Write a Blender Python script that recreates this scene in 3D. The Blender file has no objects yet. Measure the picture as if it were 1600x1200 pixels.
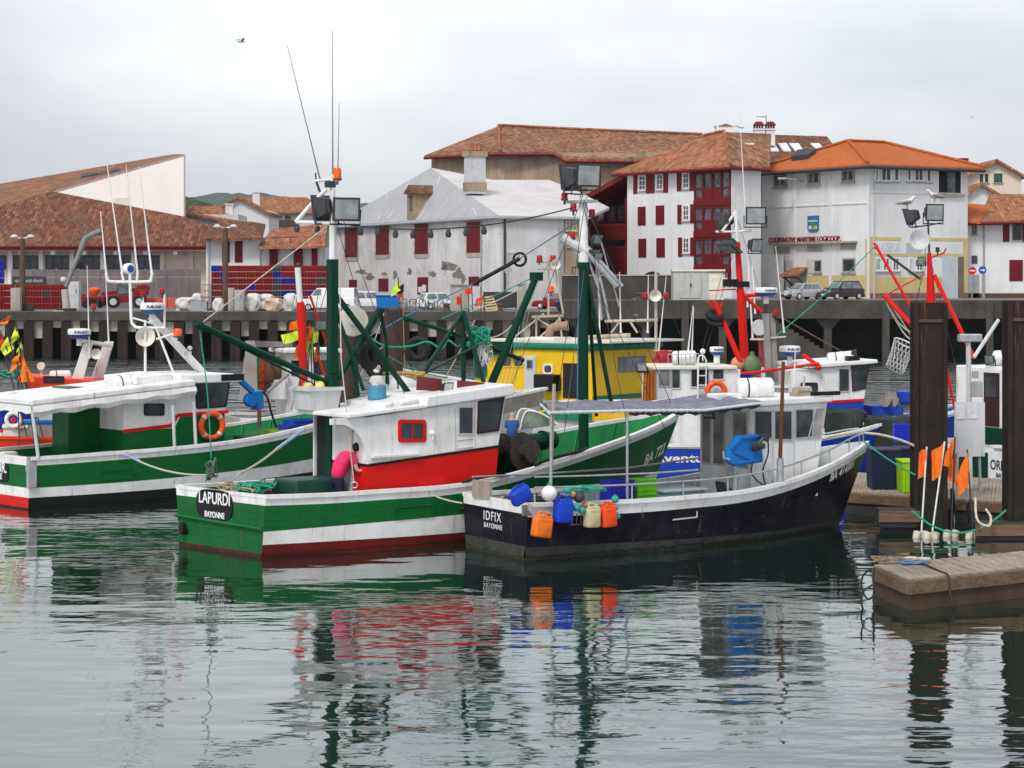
import bpy, bmesh, math, random
from mathutils import Vector as V, Matrix as Mx
SC = bpy.context.scene
COL = SC.collection
R = math.radians
# ---------------------------------------------------------------- camera
FPX, HZ, CH = 3400.0, 440.0, 6.3            # focal length in photo pixels, horizon row, eye height
cd = bpy.data.cameras.new('camera'); cam = bpy.data.objects.new('camera', cd); COL.objects.link(cam)
cam.location = (0, 0, CH); cam.rotation_euler = (R(90), 0, 0)
cd.sensor_width = 36; cd.lens = 36*FPX/1600; cd.shift_y = -(600-HZ)/1600
cd.clip_start = .5; cd.clip_end = 20000
SC.camera = cam
# ---------------------------------------------------------------- sky, sun, exposure
SUN_EL, SUN_AZ = R(52), R(205)               # compass style: 0 = +Y, clockwise
wd = bpy.data.worlds.new('World'); SC.world = wd; wd.use_nodes = True
nt = wd.node_tree; nt.nodes.clear()
def wn(t, **k):
    n = nt.nodes.new(t)
    for a, b in k.items(): setattr(n, a, b)
    return n
sky = wn('ShaderNodeTexSky', sky_type='NISHITA', sun_disc=False, sun_elevation=SUN_EL, sun_rotation=SUN_AZ)
sky.air_density = 1.0; sky.dust_density = 3.0; sky.ozone_density = 1.0
hs = wn('ShaderNodeHueSaturation'); hs.inputs['Saturation'].default_value = .22
tc = wn('ShaderNodeTexCoord'); mp = wn('ShaderNodeMapping'); mp.inputs['Scale'].default_value = (2.2, 2.2, 6.0)
mp.inputs['Location'].default_value = (.3, .1, .35)
ns = wn('ShaderNodeTexNoise'); ns.inputs['Scale'].default_value = 1.5; ns.inputs['Detail'].default_value = 5; ns.inputs['Roughness'].default_value = .5
cr = wn('ShaderNodeValToRGB')
cr.color_ramp.elements[0].position = .3; cr.color_ramp.elements[0].color = (.80, .845, .90, 1)
cr.color_ramp.elements[1].position = .7; cr.color_ramp.elements[1].color = (1.36, 1.36, 1.36, 1)
mu = wn('ShaderNodeMix', data_type='RGBA', blend_type='MULTIPLY'); mu.inputs[0].default_value = 1
mg = wn('ShaderNodeMix', data_type='RGBA', blend_type='MIX'); mg.inputs[0].default_value = .62
mg.inputs[7].default_value = (4.9, 5.05, 5.25, 1)     # the cloud layer evens the clear-sky gradient out
bg = wn('ShaderNodeBackground'); bg.inputs['Strength'].default_value = .10
wo = wn('ShaderNodeOutputWorld')
L = nt.links.new
L(sky.outputs[0], hs.inputs['Color']); L(hs.outputs[0], mg.inputs[6]); L(mg.outputs[2], mu.inputs[6])
L(tc.outputs['Generated'], mp.inputs[0]); L(mp.outputs[0], ns.inputs['Vector']); L(ns.outputs['Fac'], cr.inputs[0]); L(cr.outputs[0], mu.inputs[7])
vd = wn('ShaderNodeVectorMath', operation='DOT_PRODUCT'); vd.inputs[1].default_value = (.02, .978, .207)      # thinner cloud ahead
c2 = wn('ShaderNodeValToRGB'); c2.color_ramp.interpolation = 'EASE'; c2.color_ramp.elements[0].position = .955; c2.color_ramp.elements[0].color = (.97,.98,.99,1); c2.color_ramp.elements[1].position = .999; c2.color_ramp.elements[1].color = (1.25,1.24,1.23,1)
m2 = wn('ShaderNodeMix', data_type='RGBA', blend_type='MULTIPLY'); m2.inputs[0].default_value = 1
L(tc.outputs['Generated'], vd.inputs[0]); L(vd.outputs['Value'], c2.inputs[0]); L(mu.outputs[2], m2.inputs[6]); L(c2.outputs[0], m2.inputs[7])
L(m2.outputs[2], bg.inputs['Color']); L(bg.outputs[0], wo.inputs[0])
sl = bpy.data.lights.new('sun', 'SUN'); so = bpy.data.objects.new('sun', sl); COL.objects.link(so)
sl.energy = 1.5; sl.angle = R(14); sl.color = (1, .96, .9)
sd = V((math.sin(SUN_AZ)*math.cos(SUN_EL), math.cos(SUN_AZ)*math.cos(SUN_EL), math.sin(SUN_EL)))
so.rotation_euler = sd.to_track_quat('Z', 'Y').to_euler()
SC.view_settings.view_transform = 'Standard'; SC.view_settings.look = 'None'
SC.view_settings.exposure = 0.62; SC.view_settings.gamma = 1
SC.render.film_transparent = False
SC.cycles.max_bounces = 6; SC.cycles.use_denoising = True
# ---------------------------------------------------------------- geometry helpers
CAM = V((0, 0, CH))
def ray(px, py): return V(((px-800)/FPX, 1.0, (HZ-py)/FPX))
def W(px, py, Y): return CAM + ray(px, py)*Y            # the point at distance Y seen there
def XY(px, Y): return V(((px-800)/FPX*Y, Y, 0))
def hit(px, py, p, n):                                   # on the plane through p with normal n
    r = ray(px, py); return CAM + r*((V(p)-CAM).dot(V(n))/r.dot(V(n)))
def onz(px, py, z): return hit(px, py, (0, 0, z), (0, 0, 1))
class MB:
    def __init__(s): s.v = []; s.f = []; s.m = []; s.cur = 0
    def face(s, pts):
        n = len(s.v); s.v += [V(p) for p in pts]; s.f.append(list(range(n, n+len(pts)))); s.m.append(s.cur)
        return s
    def poly(s, v, f):
        n = len(s.v); s.v += [V(p) for p in v]
        for q in f: s.f.append([n+i for i in q]); s.m.append(s.cur)
        return s
    def hexa(s, b, t):                                   # bottom quad, top quad (both ccw from above)
        return s.poly(list(b)+list(t), [(3,2,1,0),(4,5,6,7),(0,1,5,4),(1,2,6,5),(2,3,7,6),(3,0,4,7)])
    def box(s, x0, x1, y0, y1, z0, z1):
        return s.hexa([(x0,y0,z0),(x1,y0,z0),(x1,y1,z0),(x0,y1,z0)], [(x0,y0,z1),(x1,y0,z1),(x1,y1,z1),(x0,y1,z1)])
    def obox(s, c, sx, sy, sz, M=None):                  # box centred on c, rotated by M
        M = M or Mx.Identity(3); c = V(c)
        q = [c+M@V((a*sx/2, b*sy/2, d*sz/2)) for d in (-1,1) for a, b in ((-1,-1),(1,-1),(1,1),(-1,1))]
        return s.hexa(q[:4], q[4:])
    def prism(s, pts, d):                                # polygon swept by the vector d
        pts = [V(p) for p in pts]; d = V(d); n = len(pts)
        nrm = V((0,0,0))
        for i in range(n): nrm += pts[i].cross(pts[(i+1)%n])
        if nrm.dot(d) > 0: pts.reverse()
        v = pts+[p+d for p in pts]
        return s.poly(v, [tuple(range(n)), tuple(range(2*n-1, n-1, -1))]+[(i, i+n, (i+1)%n+n, (i+1)%n) for i in range(n)])
    def tube(s, pts, r, n=8, caps=True):
        pts = [V(p) for p in pts]; k = len(pts); rs = r if isinstance(r, (list, tuple)) else [r]*k
        v = []; up = None
        for i, p in enumerate(pts):
            t = (pts[min(i+1,k-1)]-pts[max(i-1,0)])
            t = t.normalized() if t.length > 1e-9 else V((0,0,1))
            if up is None: up = V((0,0,1)) if abs(t.z) < .9 else V((1,0,0))
            a = t.cross(up)
            if a.length < 1e-6: a = t.orthogonal()
            a.normalize(); b = a.cross(t).normalized(); up = b
            v += [p+(a*math.cos(2*math.pi*j/n)+b*math.sin(2*math.pi*j/n))*rs[i] for j in range(n)]
        f = [(i*n+j, i*n+(j+1)%n, (i+1)*n+(j+1)%n, (i+1)*n+j) for i in range(k-1) for j in range(n)]
        if caps: f += [tuple(range(n-1,-1,-1)), tuple(range((k-1)*n, k*n))]
        return s.poly(v, f)
    def bar(s, a, b, w, h=None, up=(0,0,1)):
        a = V(a); b = V(b); h = h or w; t = (b-a).normalized(); u = V(up)
        if abs(t.dot(u)) > .98: u = V((1,0,0))
        sd = t.cross(u).normalized(); u = sd.cross(t).normalized()
        q = lambda p: [p-sd*w/2-u*h/2, p+sd*w/2-u*h/2, p+sd*w/2+u*h/2, p-sd*w/2+u*h/2]
        return s.poly(q(a)+q(b), [(0,1,2,3),(7,6,5,4),(0,4,5,1),(1,5,6,2),(2,6,7,3),(3,7,4,0)])
    def lathe(s, prof, c=(0,0,0), ax=(0,0,1), n=16):     # prof = [(radius, height)]
        q = V(ax).normalized().to_track_quat('Z','Y').to_matrix(); c = V(c)
        v = [c+q@V((r*math.cos(2*math.pi*j/n), r*math.sin(2*math.pi*j/n), h)) for r, h in prof for j in range(n)]
        k = len(prof)
        f = [(i*n+j, i*n+(j+1)%n, (i+1)*n+(j+1)%n, (i+1)*n+j) for i in range(k-1) for j in range(n)]
        f += [tuple(range(n-1,-1,-1)), tuple(range((k-1)*n, k*n))]
        return s.poly(v, f)
    def ball(s, c, r, n=12, sq=(1,1,1)):
        m = n//2; c = V(c)
        prof = [(math.sin(math.pi*i/m), -math.cos(math.pi*i/m)) for i in range(m+1)]
        prof[0] = (.02, -1); prof[-1] = (.02, 1)
        v = [c+V((a*math.cos(2*math.pi*j/n)*sq[0], a*math.sin(2*math.pi*j/n)*sq[1], h*sq[2]))*r for a, h in prof for j in range(n)]
        k = m+1
        f = [(i*n+j, i*n+(j+1)%n, (i+1)*n+(j+1)%n, (i+1)*n+j) for i in range(k-1) for j in range(n)]
        f += [tuple(range(n-1,-1,-1)), tuple(range((k-1)*n, k*n))]
        return s.poly(v, f)
    def torus(s, c, r1, r2, ax=(0,0,1), n=24, k=10, a0=0, a1=2*math.pi):
        q = V(ax).normalized().to_track_quat('Z','Y').to_matrix(); c = V(c); full = abs(a1-a0-2*math.pi) < 1e-6
        pts = [c+q@V((r1*math.cos(a0+(a1-a0)*i/n), r1*math.sin(a0+(a1-a0)*i/n), 0)) for i in range(n+1)]
        return s.tube(pts, r2, k, caps=not full)
    def build(s, name, mats, parent=None, smooth=None, bevel=0, jit=0):
        me = bpy.data.meshes.new(name)
        me.from_pydata([tuple(p) for p in s.v], [], s.f)
        mats = mats if isinstance(mats, (list, tuple)) else [mats]
        for m in mats: me.materials.append(m)
        if len(mats) > 1: me.polygons.foreach_set('material_index', s.m)
        if bevel:
            bm = bmesh.new(); bm.from_mesh(me)
            bmesh.ops.remove_doubles(bm, verts=bm.verts, dist=1e-5)
            es = [e for e in bm.edges if len(e.link_faces) == 2 and e.calc_face_angle(0) > .5]
            try: bmesh.ops.bevel(bm, geom=es, offset=bevel, segments=2, profile=.5, affect='EDGES', clamp_overlap=True)
            except Exception: pass
            bm.to_mesh(me); bm.free()
        uv = me.uv_layers.new(name='UVMap').data
        vs = me.vertices
        for p in me.polygons:
            n = p.normal
            if abs(n.z) < .985:
                a = V((-n.y, n.x, 0)).normalized(); b = n.cross(a)
            else: a = V((1,0,0)); b = V((0,1,0))
            for li in p.loop_indices:
                co = vs[me.loops[li].vertex_index].co
                uv[li].uv = (co.dot(a), co.dot(b))
        if smooth:
            me.polygons.foreach_set('use_smooth', [True]*len(me.polygons))
            me.set_sharp_from_angle(angle=R(smooth if smooth is not True else 40))
        me.update()
        o = bpy.data.objects.new(name, me); COL.objects.link(o)
        if parent: o.parent = parent
        return o
def tag(o, label, cat, group=None, kind=None):
    if label: o['label'] = label
    if cat: o['category'] = cat
    if group: o['group'] = group
    if kind: o['kind'] = kind
    return o
def thing(name, label, cat, loc=(0,0,0), rz=0, group=None):
    o = bpy.data.objects.new(name, None); COL.objects.link(o)
    o.location = loc; o.rotation_euler = (0,0,rz); o.empty_display_size = .2
    return tag(o, label, cat, group)
def part_label(o, t): o['label'] = t; return o
def structure(o): o['kind'] = 'structure'; return o
def copy_tree(o, parent=None):
    c = o.copy(); COL.objects.link(c)
    if parent: c.parent = parent
    for ch in list(o.children): copy_tree(ch, c)
    return c
def lerp(a, b, t): return a+(b-a)*t
def interp(tab, x):
    if x <= tab[0][0]: return tab[0][1]
    for (a, b), (c, d) in zip(tab, tab[1:]):
        if x <= c: return b+(d-b)*(x-a)/(c-a)
    return tab[-1][1]
def smooth_curve(pts, k=6):                              # Catmull-Rom through the points
    pts = [V(p) for p in pts]; out = []
    for i in range(len(pts)-1):
        p0, p1, p2, p3 = pts[max(i-1,0)], pts[i], pts[i+1], pts[min(i+2,len(pts)-1)]
        for j in range(k):
            t = j/k
            out.append(.5*((2*p1)+(p2-p0)*t+(2*p0-5*p1+4*p2-p3)*t*t+(3*p1-p0-3*p2+p3)*t**3))
    return out+[pts[-1]]
def sag(a, b, d, k=12):
    a = V(a); b = V(b); return [a.lerp(b, i/k)-V((0,0,d*4*(i/k)*(1-i/k))) for i in range(k+1)]
def rrect(w, h, r, k=3):                                 # rounded rectangle outline round the origin
    o = []
    for cx, cy, a in ((w/2-r,h/2-r,0),(-w/2+r,h/2-r,90),(-w/2+r,-h/2+r,180),(w/2-r,-h/2+r,270)):
        o += [(cx+r*math.cos(R(a+90*i/k)), cy+r*math.sin(R(a+90*i/k))) for i in range(k+1)]
    return o
# ---------------------------------------------------------------- materials
MATS = {}
class NB:
    def __init__(s, name):
        s.m = bpy.data.materials.new(name); s.m.use_nodes = True; s.t = s.m.node_tree
        s.b = s.t.nodes['Principled BSDF']; s.tc = None
    def n(s, t, **k):
        o = s.t.nodes.new(t)
        for a, b in k.items(): setattr(o, a, b)
        return o
    def l(s, a, b): s.t.links.new(a, b)
    def co(s, kind='Object', scale=None):
        s.tc = s.tc or s.n('ShaderNodeTexCoord'); o = s.tc.outputs[kind]
        if scale:
            m = s.n('ShaderNodeMapping'); m.inputs['Scale'].default_value = scale; s.l(o, m.inputs[0]); o = m.outputs[0]
        return o
    def noise(s, scale, detail=4, rough=.55, vec=None):
        o = s.n('ShaderNodeTexNoise'); o.inputs['Scale'].default_value = scale; o.inputs['Detail'].default_value = detail
        o.inputs['Roughness'].default_value = rough; s.l(vec or s.co(), o.inputs['Vector']); return o.outputs['Fac']
    def ramp(s, fac, stops):
        o = s.n('ShaderNodeValToRGB'); e = o.color_ramp.elements
        while len(e) < len(stops): e.new(.5)
        for i, (p, c) in enumerate(stops): e[i].position = p; e[i].color = tuple(c)+(1,) if len(c) == 3 else c
        s.l(fac, o.inputs[0]); return o.outputs[0]
    def mix(s, fac, a, b, mode='MIX'):
        o = s.n('ShaderNodeMix', data_type='RGBA', blend_type=mode)
        for k, x in ((0, fac), (6, a), (7, b)):
            if hasattr(x, 'links'): s.l(x, o.inputs[k])
            elif k == 0: o.inputs[0].default_value = x
            else: o.inputs[k].default_value = tuple(x)+(1,)
        return o.outputs[2]
    def math(s, op, a, b=None):
        o = s.n('ShaderNodeMath', operation=op)
        for k, x in ((0, a), (1, b)):
            if x is None: continue
            if hasattr(x, 'links'): s.l(x, o.inputs[k])
            else: o.inputs[k].default_value = x
        return o.outputs[0]
    def bump(s, h, st=.3, dist=.05):
        o = s.n('ShaderNodeBump'); o.inputs['Strength'].default_value = st; o.inputs['Distance'].default_value = dist
        s.l(h, o.inputs['Height']); s.l(o.outputs[0], s.b.inputs['Normal']); return o
    def done(s, rough=.6, metal=0, col=None, spec=None):
        if col is not None:
            if hasattr(col, 'links'): s.l(col, s.b.inputs['Base Color'])
            else: s.b.inputs['Base Color'].default_value = tuple(col)+(1,)
        if hasattr(rough, 'links'): s.l(rough, s.b.inputs['Roughness'])
        else: s.b.inputs['Roughness'].default_value = rough
        s.b.inputs['Metallic'].default_value = metal
        if spec is not None: s.b.inputs['Specular IOR Level'].default_value = spec
        return s.m
def paint(name, c, rough=.45, dirt=None, amt=.35, scale=1.6, streak=True, metal=0, bump=.08, spec=.2, seam=0):
    """painted surface with blotchy wear and rain streaks that stay where they are"""
    if name in MATS: return MATS[name]
    b = NB(name); dirt = dirt or tuple(x*.5+.02 for x in c)
    f1 = b.noise(scale, 5, .6)
    d = b.ramp(f1, [(.46, (0,0,0)), (.78, (amt,)*3)])
    col = b.mix(d, c, dirt)
    if streak:
        f2 = b.noise(2.2, 4, .6, b.co('Object', (2.2, 2.2, .22)))
        col = b.mix(b.ramp(f2, [(.52, (0,0,0)), (.8, (amt*.9,)*3)]), col, dirt)
    f3 = b.noise(14, 3, .6)
    if streak:                                            # thin rust runs, chips and scuffs
        f4 = b.noise(1.0, 5, .7, b.co('Object', (9, 9, .55)))
        col = b.mix(b.ramp(f4, [(.60, (0,0,0)), (.68, (amt*1.1,)*3)]), col, tuple(lerp(x, y, .7) for x, y in zip(dirt, (.20,.085,.035))))
        f5 = b.noise(9, 6, .75, b.co('Object', (1, 1, 1.8)))
        col = b.mix(b.ramp(f5, [(.63, (0,0,0)), (.67, (amt*1.3,)*3)]), col, dirt)
    if seam:                                              # plank seams
        sz = b.n('ShaderNodeSeparateXYZ'); b.l(b.co(), sz.inputs[0]); fr = b.math('FRACT', b.math('DIVIDE', b.math('ADD', sz.outputs[2], b.math('MULTIPLY', f1, .02)), seam))
        g = b.ramp(fr, [(.0, (0,0,0)), (.07, (1,1,1))]); col = b.mix(b.ramp(fr, [(.02, (.5,)*3), (.06, (0,0,0))]), col, dirt)
        b.bump(b.math('ADD', g, b.math('MULTIPLY', f3, .5)), .35, .012)
    elif bump: b.bump(f3, bump, .02)
    MATS[name] = b.done(b.ramp(f1, [(.3, (rough*.8,)*3), (.75, (min(1,rough*1.35),)*3)]), metal, col, spec)
    return MATS[name]
def plain(name, c, rough=.5, metal=0, var=.18, scale=6):
    if name in MATS: return MATS[name]
    b = NB(name); f = b.noise(scale, 4, .6)
    col = b.mix(b.ramp(f, [(.3, (0,0,0)), (.7, (1,1,1))]), tuple(x*(1-var) for x in c), tuple(min(1, x*(1+var)) for x in c))
    MATS[name] = b.done(rough, metal, col, .3); return MATS[name]
def tiles(name, cols, lichen=(.12,.10,.07), la=.6, pu=.34, pv=.55):
    b = NB(name); uv = b.co('UV')
    sx = b.n('ShaderNodeSeparateXYZ'); b.l(uv, sx.inputs[0])
    u = b.math('DIVIDE', sx.outputs[0], pu); v = b.math('DIVIDE', sx.outputs[1], pv)
    fu = b.math('FLOOR', u); fv = b.math('FLOOR', v)
    cx = b.n('ShaderNodeCombineXYZ'); b.l(fu, cx.inputs[0]); b.l(fv, cx.inputs[1])
    wn_ = b.n('ShaderNodeTexWhiteNoise'); b.l(cx.outputs[0], wn_.inputs['Vector'])
    k = len(cols); col = b.ramp(wn_.outputs['Value'], [(i/(k-1), c) for i, c in enumerate(cols)])
    big = b.noise(.35, 5, .65); med = b.noise(1.7, 4, .65)
    col = b.mix(b.ramp(big, [(.42, (0,0,0)), (.7, (la,)*3)]), col, lichen)
    col = b.mix(b.ramp(med, [(.5, (0,0,0)), (.75, (la*.8,)*3)]), col, tuple(x*1.6 for x in lichen))
    h = b.math('ADD', b.math('ABSOLUTE', b.math('SINE', b.math('MULTIPLY', u, math.pi))), b.math('FRACT', b.math('MULTIPLY', v, -1)))
    b.bump(h, .9, .09)
    MATS[name] = b.done(.9, 0, col, .2); return MATS[name]
def stained(name, c, stain, amt=.6, scale=.5, rough=.9, bump=.25, patch=None, pth=.62):
    """plaster or concrete: broad stains, runs and flaked patches"""
    b = NB(name)
    f = b.noise(scale, 6, .65); g = b.noise(.9, 5, .6, b.co('Object', (1.6, 1.6, .18)))
    col = b.mix(b.ramp(f, [(.40, (0,0,0)), (.68, (amt,)*3)]), c, stain)
    col = b.mix(b.ramp(g, [(.48, (0,0,0)), (.75, (amt*.8,)*3)]), col, stain)
    h = b.noise(7, 4, .6)
    if patch:
        p = b.noise(.34, 7, .72)
        col = b.mix(b.ramp(p, [(pth, (0,0,0)), (pth+.025, (1,1,1))]), col, patch)
    b.bump(h, bump, .05)
    MATS[name] = b.done(rough, 0, col, .3); return MATS[name]
def wood(name, c, d, axis='x', w=.14, rough=.8):
    b = NB(name); co = b.co('Object', {'x':(.6,6,6),'y':(6,.6,6),'z':(6,6,.6)}[axis])
    f = b.noise(2.2, 6, .65, co); g = b.noise(.8, 3)
    col = b.mix(b.ramp(f, [(.3, (0,0,0)), (.7, (1,1,1))]), c, d)
    col = b.mix(b.ramp(g, [(.45, (0,0,0)), (.75, (.6,)*3)]), col, tuple(x*.5 for x in d))
    b.bump(f, .4, .02); MATS[name] = b.done(rough, 0, col, .3); return MATS[name]
def glassy(name, c=(.02,.025,.03), rough=.06):
    b = NB(name); f = b.noise(1.3, 3, .6)
    col = b.mix(b.ramp(f, [(.4,(0,0,0)),(.65,(1,1,1))]), c, tuple(x*2.4+.01 for x in c))
    MATS[name] = b.done(rough, 0, col); return MATS[name]
M_ = dict
white = paint('white boat paint', (.78,.78,.78), .4, (.40,.34,.27), .48)
cream = paint('cream paint', (.72,.69,.60), .5, (.4,.3,.18), .45)
green = paint('green hull paint', (.006,.125,.028), .35, (.010,.06,.028), .5, spec=.13, seam=.17)
green2 = paint('green bulwark paint', (.012,.20,.055), .5, (.02,.10,.04), .4, spec=.13)
dgreen = paint('dark green mast paint', (.004,.042,.026), .4, (.02,.03,.02), .4, spec=.08)
red = paint('red paint', (.64,.012,.008), .38, (.36,.015,.01), .35, spec=.13)
ored = paint('orange red paint', (.72,.045,.012), .4, (.4,.05,.03), .35)
maroon_hull = paint('red antifouling', (.14,.010,.012), .5, (.05,.012,.012), .6, spec=.13)
navy = paint('navy hull paint', (.009,.008,.016), .3, (.035,.03,.04), .6, spec=.08, seam=.19)
waterline = paint('slimy waterline grey', (.052,.052,.05), .6, (.015,.02,.014), .9)
blackp = plain('black paint', (.007,.007,.008), .55)
blue = paint('blue paint', (.012,.06,.42), .4, (.02,.04,.2), .35)
sky_blue = paint('sky blue paint', (.008,.16,.50), .4, (.02,.07,.2), .35)
yellow = paint('yellow paint', (.80,.50,.008), .4, (.5,.28,.01), .4)
rust = paint('rusty steel', (.085,.058,.045), .8, (.20,.085,.04), .7, 2.5)
dsteel = paint('weathered pile steel', (.019,.015,.014), .85, (.065,.032,.022), .65, 1.0, bump=.3)
steel = plain('galvanised steel', (.42,.43,.44), .42, .5)
dgrey = plain('dark grey metal', (.05,.05,.055), .5, .2)
grey = paint('grey paint', (.36,.37,.38), .55, (.2,.15,.11), .5)
lgrey = paint('light grey paint', (.55,.56,.57), .5, (.3,.25,.2), .4)
maroon = paint('maroon shutter paint', (.145,.008,.014), .5, (.1,.012,.014), .35)
glass = glassy('dark window glass')
glass2 = glassy('house window glass', (.05,.055,.065), .1)
orange = plain('orange cloth', (.85,.19,.01), .75)
lime = plain('lime cloth', (.60,.78,.05), .75)
rope_g = plain('green rope', (.03,.30,.20), .9, 0, .3, 20)
rope_w = plain('pale rope', (.52,.47,.38), .9, 0, .3, 20)
rope_d = plain('dark rope', (.03,.028,.026), .9, 0, .3, 20)
rope_b = plain('blue rope', (.09,.19,.34), .9, 0, .3, 20)
rubber = plain('black rubber', (.014,.014,.014), .7)
lampglass = plain('floodlight glass', (.42,.45,.44), .12, .6, .3, 3)
plastic_o = plain('orange beacon plastic', (.85,.10,.004), .25)
plastic_r = plain('red lamp plastic', (.35,.01,.012), .3)
buoy_o = plain('orange jerrycan plastic', (.80,.17,.01), .5)
crate_red = plain('red crate plastic', (.25,.012,.012), .6)
crate_blue = plain('blue crate plastic', (.012,.022,.36), .55)
crate_grey = plain('grey crate plastic', (.07,.075,.08), .6)
lime_pl = plain('lime green plastic', (.30,.55,.006), .5)
roof_old = tiles('old roof tiles', [(.20,.07,.035),(.38,.16,.08),(.13,.05,.03),(.46,.25,.15),(.27,.10,.05)], (.10,.075,.045), .6)
roof_brown = tiles('brown roof tiles', [(.12,.042,.026),(.25,.09,.05),(.085,.038,.026),(.31,.14,.085)], (.095,.07,.045), .55)
roof_mid = tiles('terracotta roof tiles', [(.26,.085,.04),(.43,.16,.08),(.20,.07,.036),(.48,.23,.13)], (.20,.11,.06), .4)
roof_new = tiles('new orange roof tiles', [(.47,.12,.035),(.52,.15,.045),(.44,.11,.035)], (.36,.11,.045), .35)
plaster = stained('white plaster', (.74,.74,.745), (.50,.49,.48), .45, .22)
plaster_old = stained('flaking white plaster', (.68,.665,.67), (.42,.385,.37), .6, .3, patch=(.22,.18,.16), pth=.655)
plaster_grey = stained('grey white plaster', (.62,.60,.60), (.36,.33,.31), .7, .4)
plaster_cream = stained('cream plaster', (.74,.62,.50), (.52,.42,.34), .4, .3)
plaster_pink = stained('smooth pale plaster', (.84,.78,.74), (.74,.67,.62), .4, .2, bump=.08)
stone = stained('weathered stone render', (.42,.31,.22), (.17,.125,.09), .8, .35)
concrete = stained('quay concrete', (.078,.068,.060), (.035,.03,.026), .85, .5, patch=(.26,.25,.23), pth=.66)
concrete_l = stained('pale concrete', (.42,.38,.32), (.2,.17,.13), .7, .8)
concrete_d = stained('dark recess concrete', (.022,.021,.02), (.010,.011,.010), .8, .7)  # near-black tone for quay recesses; on facades it carries recess shade as colour
asphalt = stained('quay asphalt', (.16,.155,.16), (.12,.115,.115), .6, .25)
yplaster = stained('yellow plaster', (.60,.49,.22), (.46,.37,.2), .6, .6)
gfence = stained('grey panel fence', (.20,.165,.17), (.12,.10,.105), .7, .9)
tarp = stained('grey tarpaulin', (.40,.40,.425), (.30,.30,.32), .6, .6, rough=.5, bump=.5)
tarp_w = stained('white tarpaulin', (.62,.59,.59), (.42,.38,.37), .5, .35, rough=.5, bump=.5)
wood_p = wood('grey pontoon planks', (.40,.33,.26), (.23,.18,.14), 'y')
wood_b = wood('weathered pontoon beam', (.21,.13,.075), (.075,.05,.032), 'x')
wood_d = wood('dark wet timber', (.055,.048,.042), (.02,.018,.016), 'x')
skin = plain('skin', (.55,.30,.20), .6, 0, .1)
# ================================================================ water, quay ground, hills
def water_mat():
    b = NB('harbour water')
    sx = b.n('ShaderNodeSeparateXYZ'); b.l(b.co('Object'), sx.inputs[0])
    far = b.ramp(b.math('DIVIDE', sx.outputs[1], 200), [(.14, (.30,)*3), (.24, (.22,)*3), (.38, (.5,)*3), (.52, (2.2,)*3)])   # sheltered near the quay, wind ripples in the channel
    m1 = b.noise(.09, 3, .6, b.co('Object', (.6, 1, 1)))
    n1 = b.noise(.62, 2, .5, b.co('Object', (.55, 1.0, 1)))
    n2 = b.noise(1.9, 2, .5, b.co('Object', (.6, 1.1, 1)))
    n3 = b.noise(6.5, 3, .6, b.co('Object', (.7, 1.2, 1)))
    amp = b.ramp(m1, [(.40, (.18,)*3), (.60, (1,)*3)])
    h = b.math('ADD', b.math('MULTIPLY', n1, 1.05), b.math('MULTIPLY', b.math('MULTIPLY', n2, amp), .5))
    h = b.math('ADD', h, b.math('MULTIPLY', b.math('MULTIPLY', n3, amp), .035))
    bp_ = b.bump(b.math('MULTIPLY', h, far), 1.0, .15)
    out = b.t.nodes['Material Output']; nrm = bp_.outputs[0]
    gl = b.n('ShaderNodeBsdfGlossy'); gl.inputs['Color'].default_value = (.88,.91,.90,1); gl.inputs['Roughness'].default_value = .02; b.l(nrm, gl.inputs['Normal'])
    df = b.n('ShaderNodeBsdfDiffuse'); df.inputs['Color'].default_value = (.008,.022,.016,1)
    fr = b.n('ShaderNodeFresnel'); fr.inputs['IOR'].default_value = 1.33; b.l(nrm, fr.inputs['Normal'])
    k = b.math('MINIMUM', b.math('ADD', b.math('MULTIPLY', fr.outputs[0], .92), .23), 1.0)
    mx = b.n('ShaderNodeMixShader'); b.l(k, mx.inputs[0]); b.l(df.outputs[0], mx.inputs[1]); b.l(gl.outputs[0], mx.inputs[2]); b.l(mx.outputs[0], out.inputs['Surface'])
    return b.m
w = MB(); w.face([(-700,-60,0),(700,-60,0),(700,330,0),(-700,330,0)])
structure(w.build('water', water_mat()))
QY = 181.0                                                # distance of the quay face
ZL, ZR = 3.8, 4.75
xs = XY(878, QY).x
g = MB(); g.face([(-400,QY,ZL),(xs,QY,ZL),(xs,330,ZL),(-400,330,ZL)]); structure(g.build('quay_ground', asphalt))
g = MB(); g.face([(xs,QY,ZR),(400,QY,ZR),(400,330,ZR),(xs,330,ZR)]); g.face([(xs,QY,ZL),(xs,QY,ZR),(xs,330,ZR),(xs,330,ZL)]); structure(g.build('upper_quay_ground', asphalt))
g = MB(); g.face([(-2500,330,ZL),(2500,330,ZL),(2500,2600,9),(-2500,2600,9)]); structure(g.build('town_ground', plain('far ground', (.08,.10,.06), .9)))
random.seed(4)
def hills(name, pts, Y, mat, depth=500):
    m = MB(); tops = []
    for (a, b), (c, d) in zip(pts, pts[1:]):
        for i in range(8):
            t = i/8; tops.append((lerp(a,c,t), lerp(b,d,t)+random.uniform(-.9,.9)))
    tops.append(pts[-1])
    rows = []
    for k in range(7):
        t = k/6; row = []
        for px, py in tops:
            p = W(px, py, Y); zz = 3+(p.z-3)*math.sin(t*math.pi/2)
            row.append(V((p.x, Y-depth*(1-t), zz+random.uniform(-1,1)*(p.z*.03 if 0 < k < 6 else 0))))
        rows.append(row)
    n = len(tops); v = [p for r in rows for p in r]
    m.poly(v, [(k*n+i, k*n+i+1, (k+1)*n+i+1, (k+1)*n+i) for k in range(6) for i in range(n-1)])
    return structure(m.build(name, mat, smooth=True))
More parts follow.
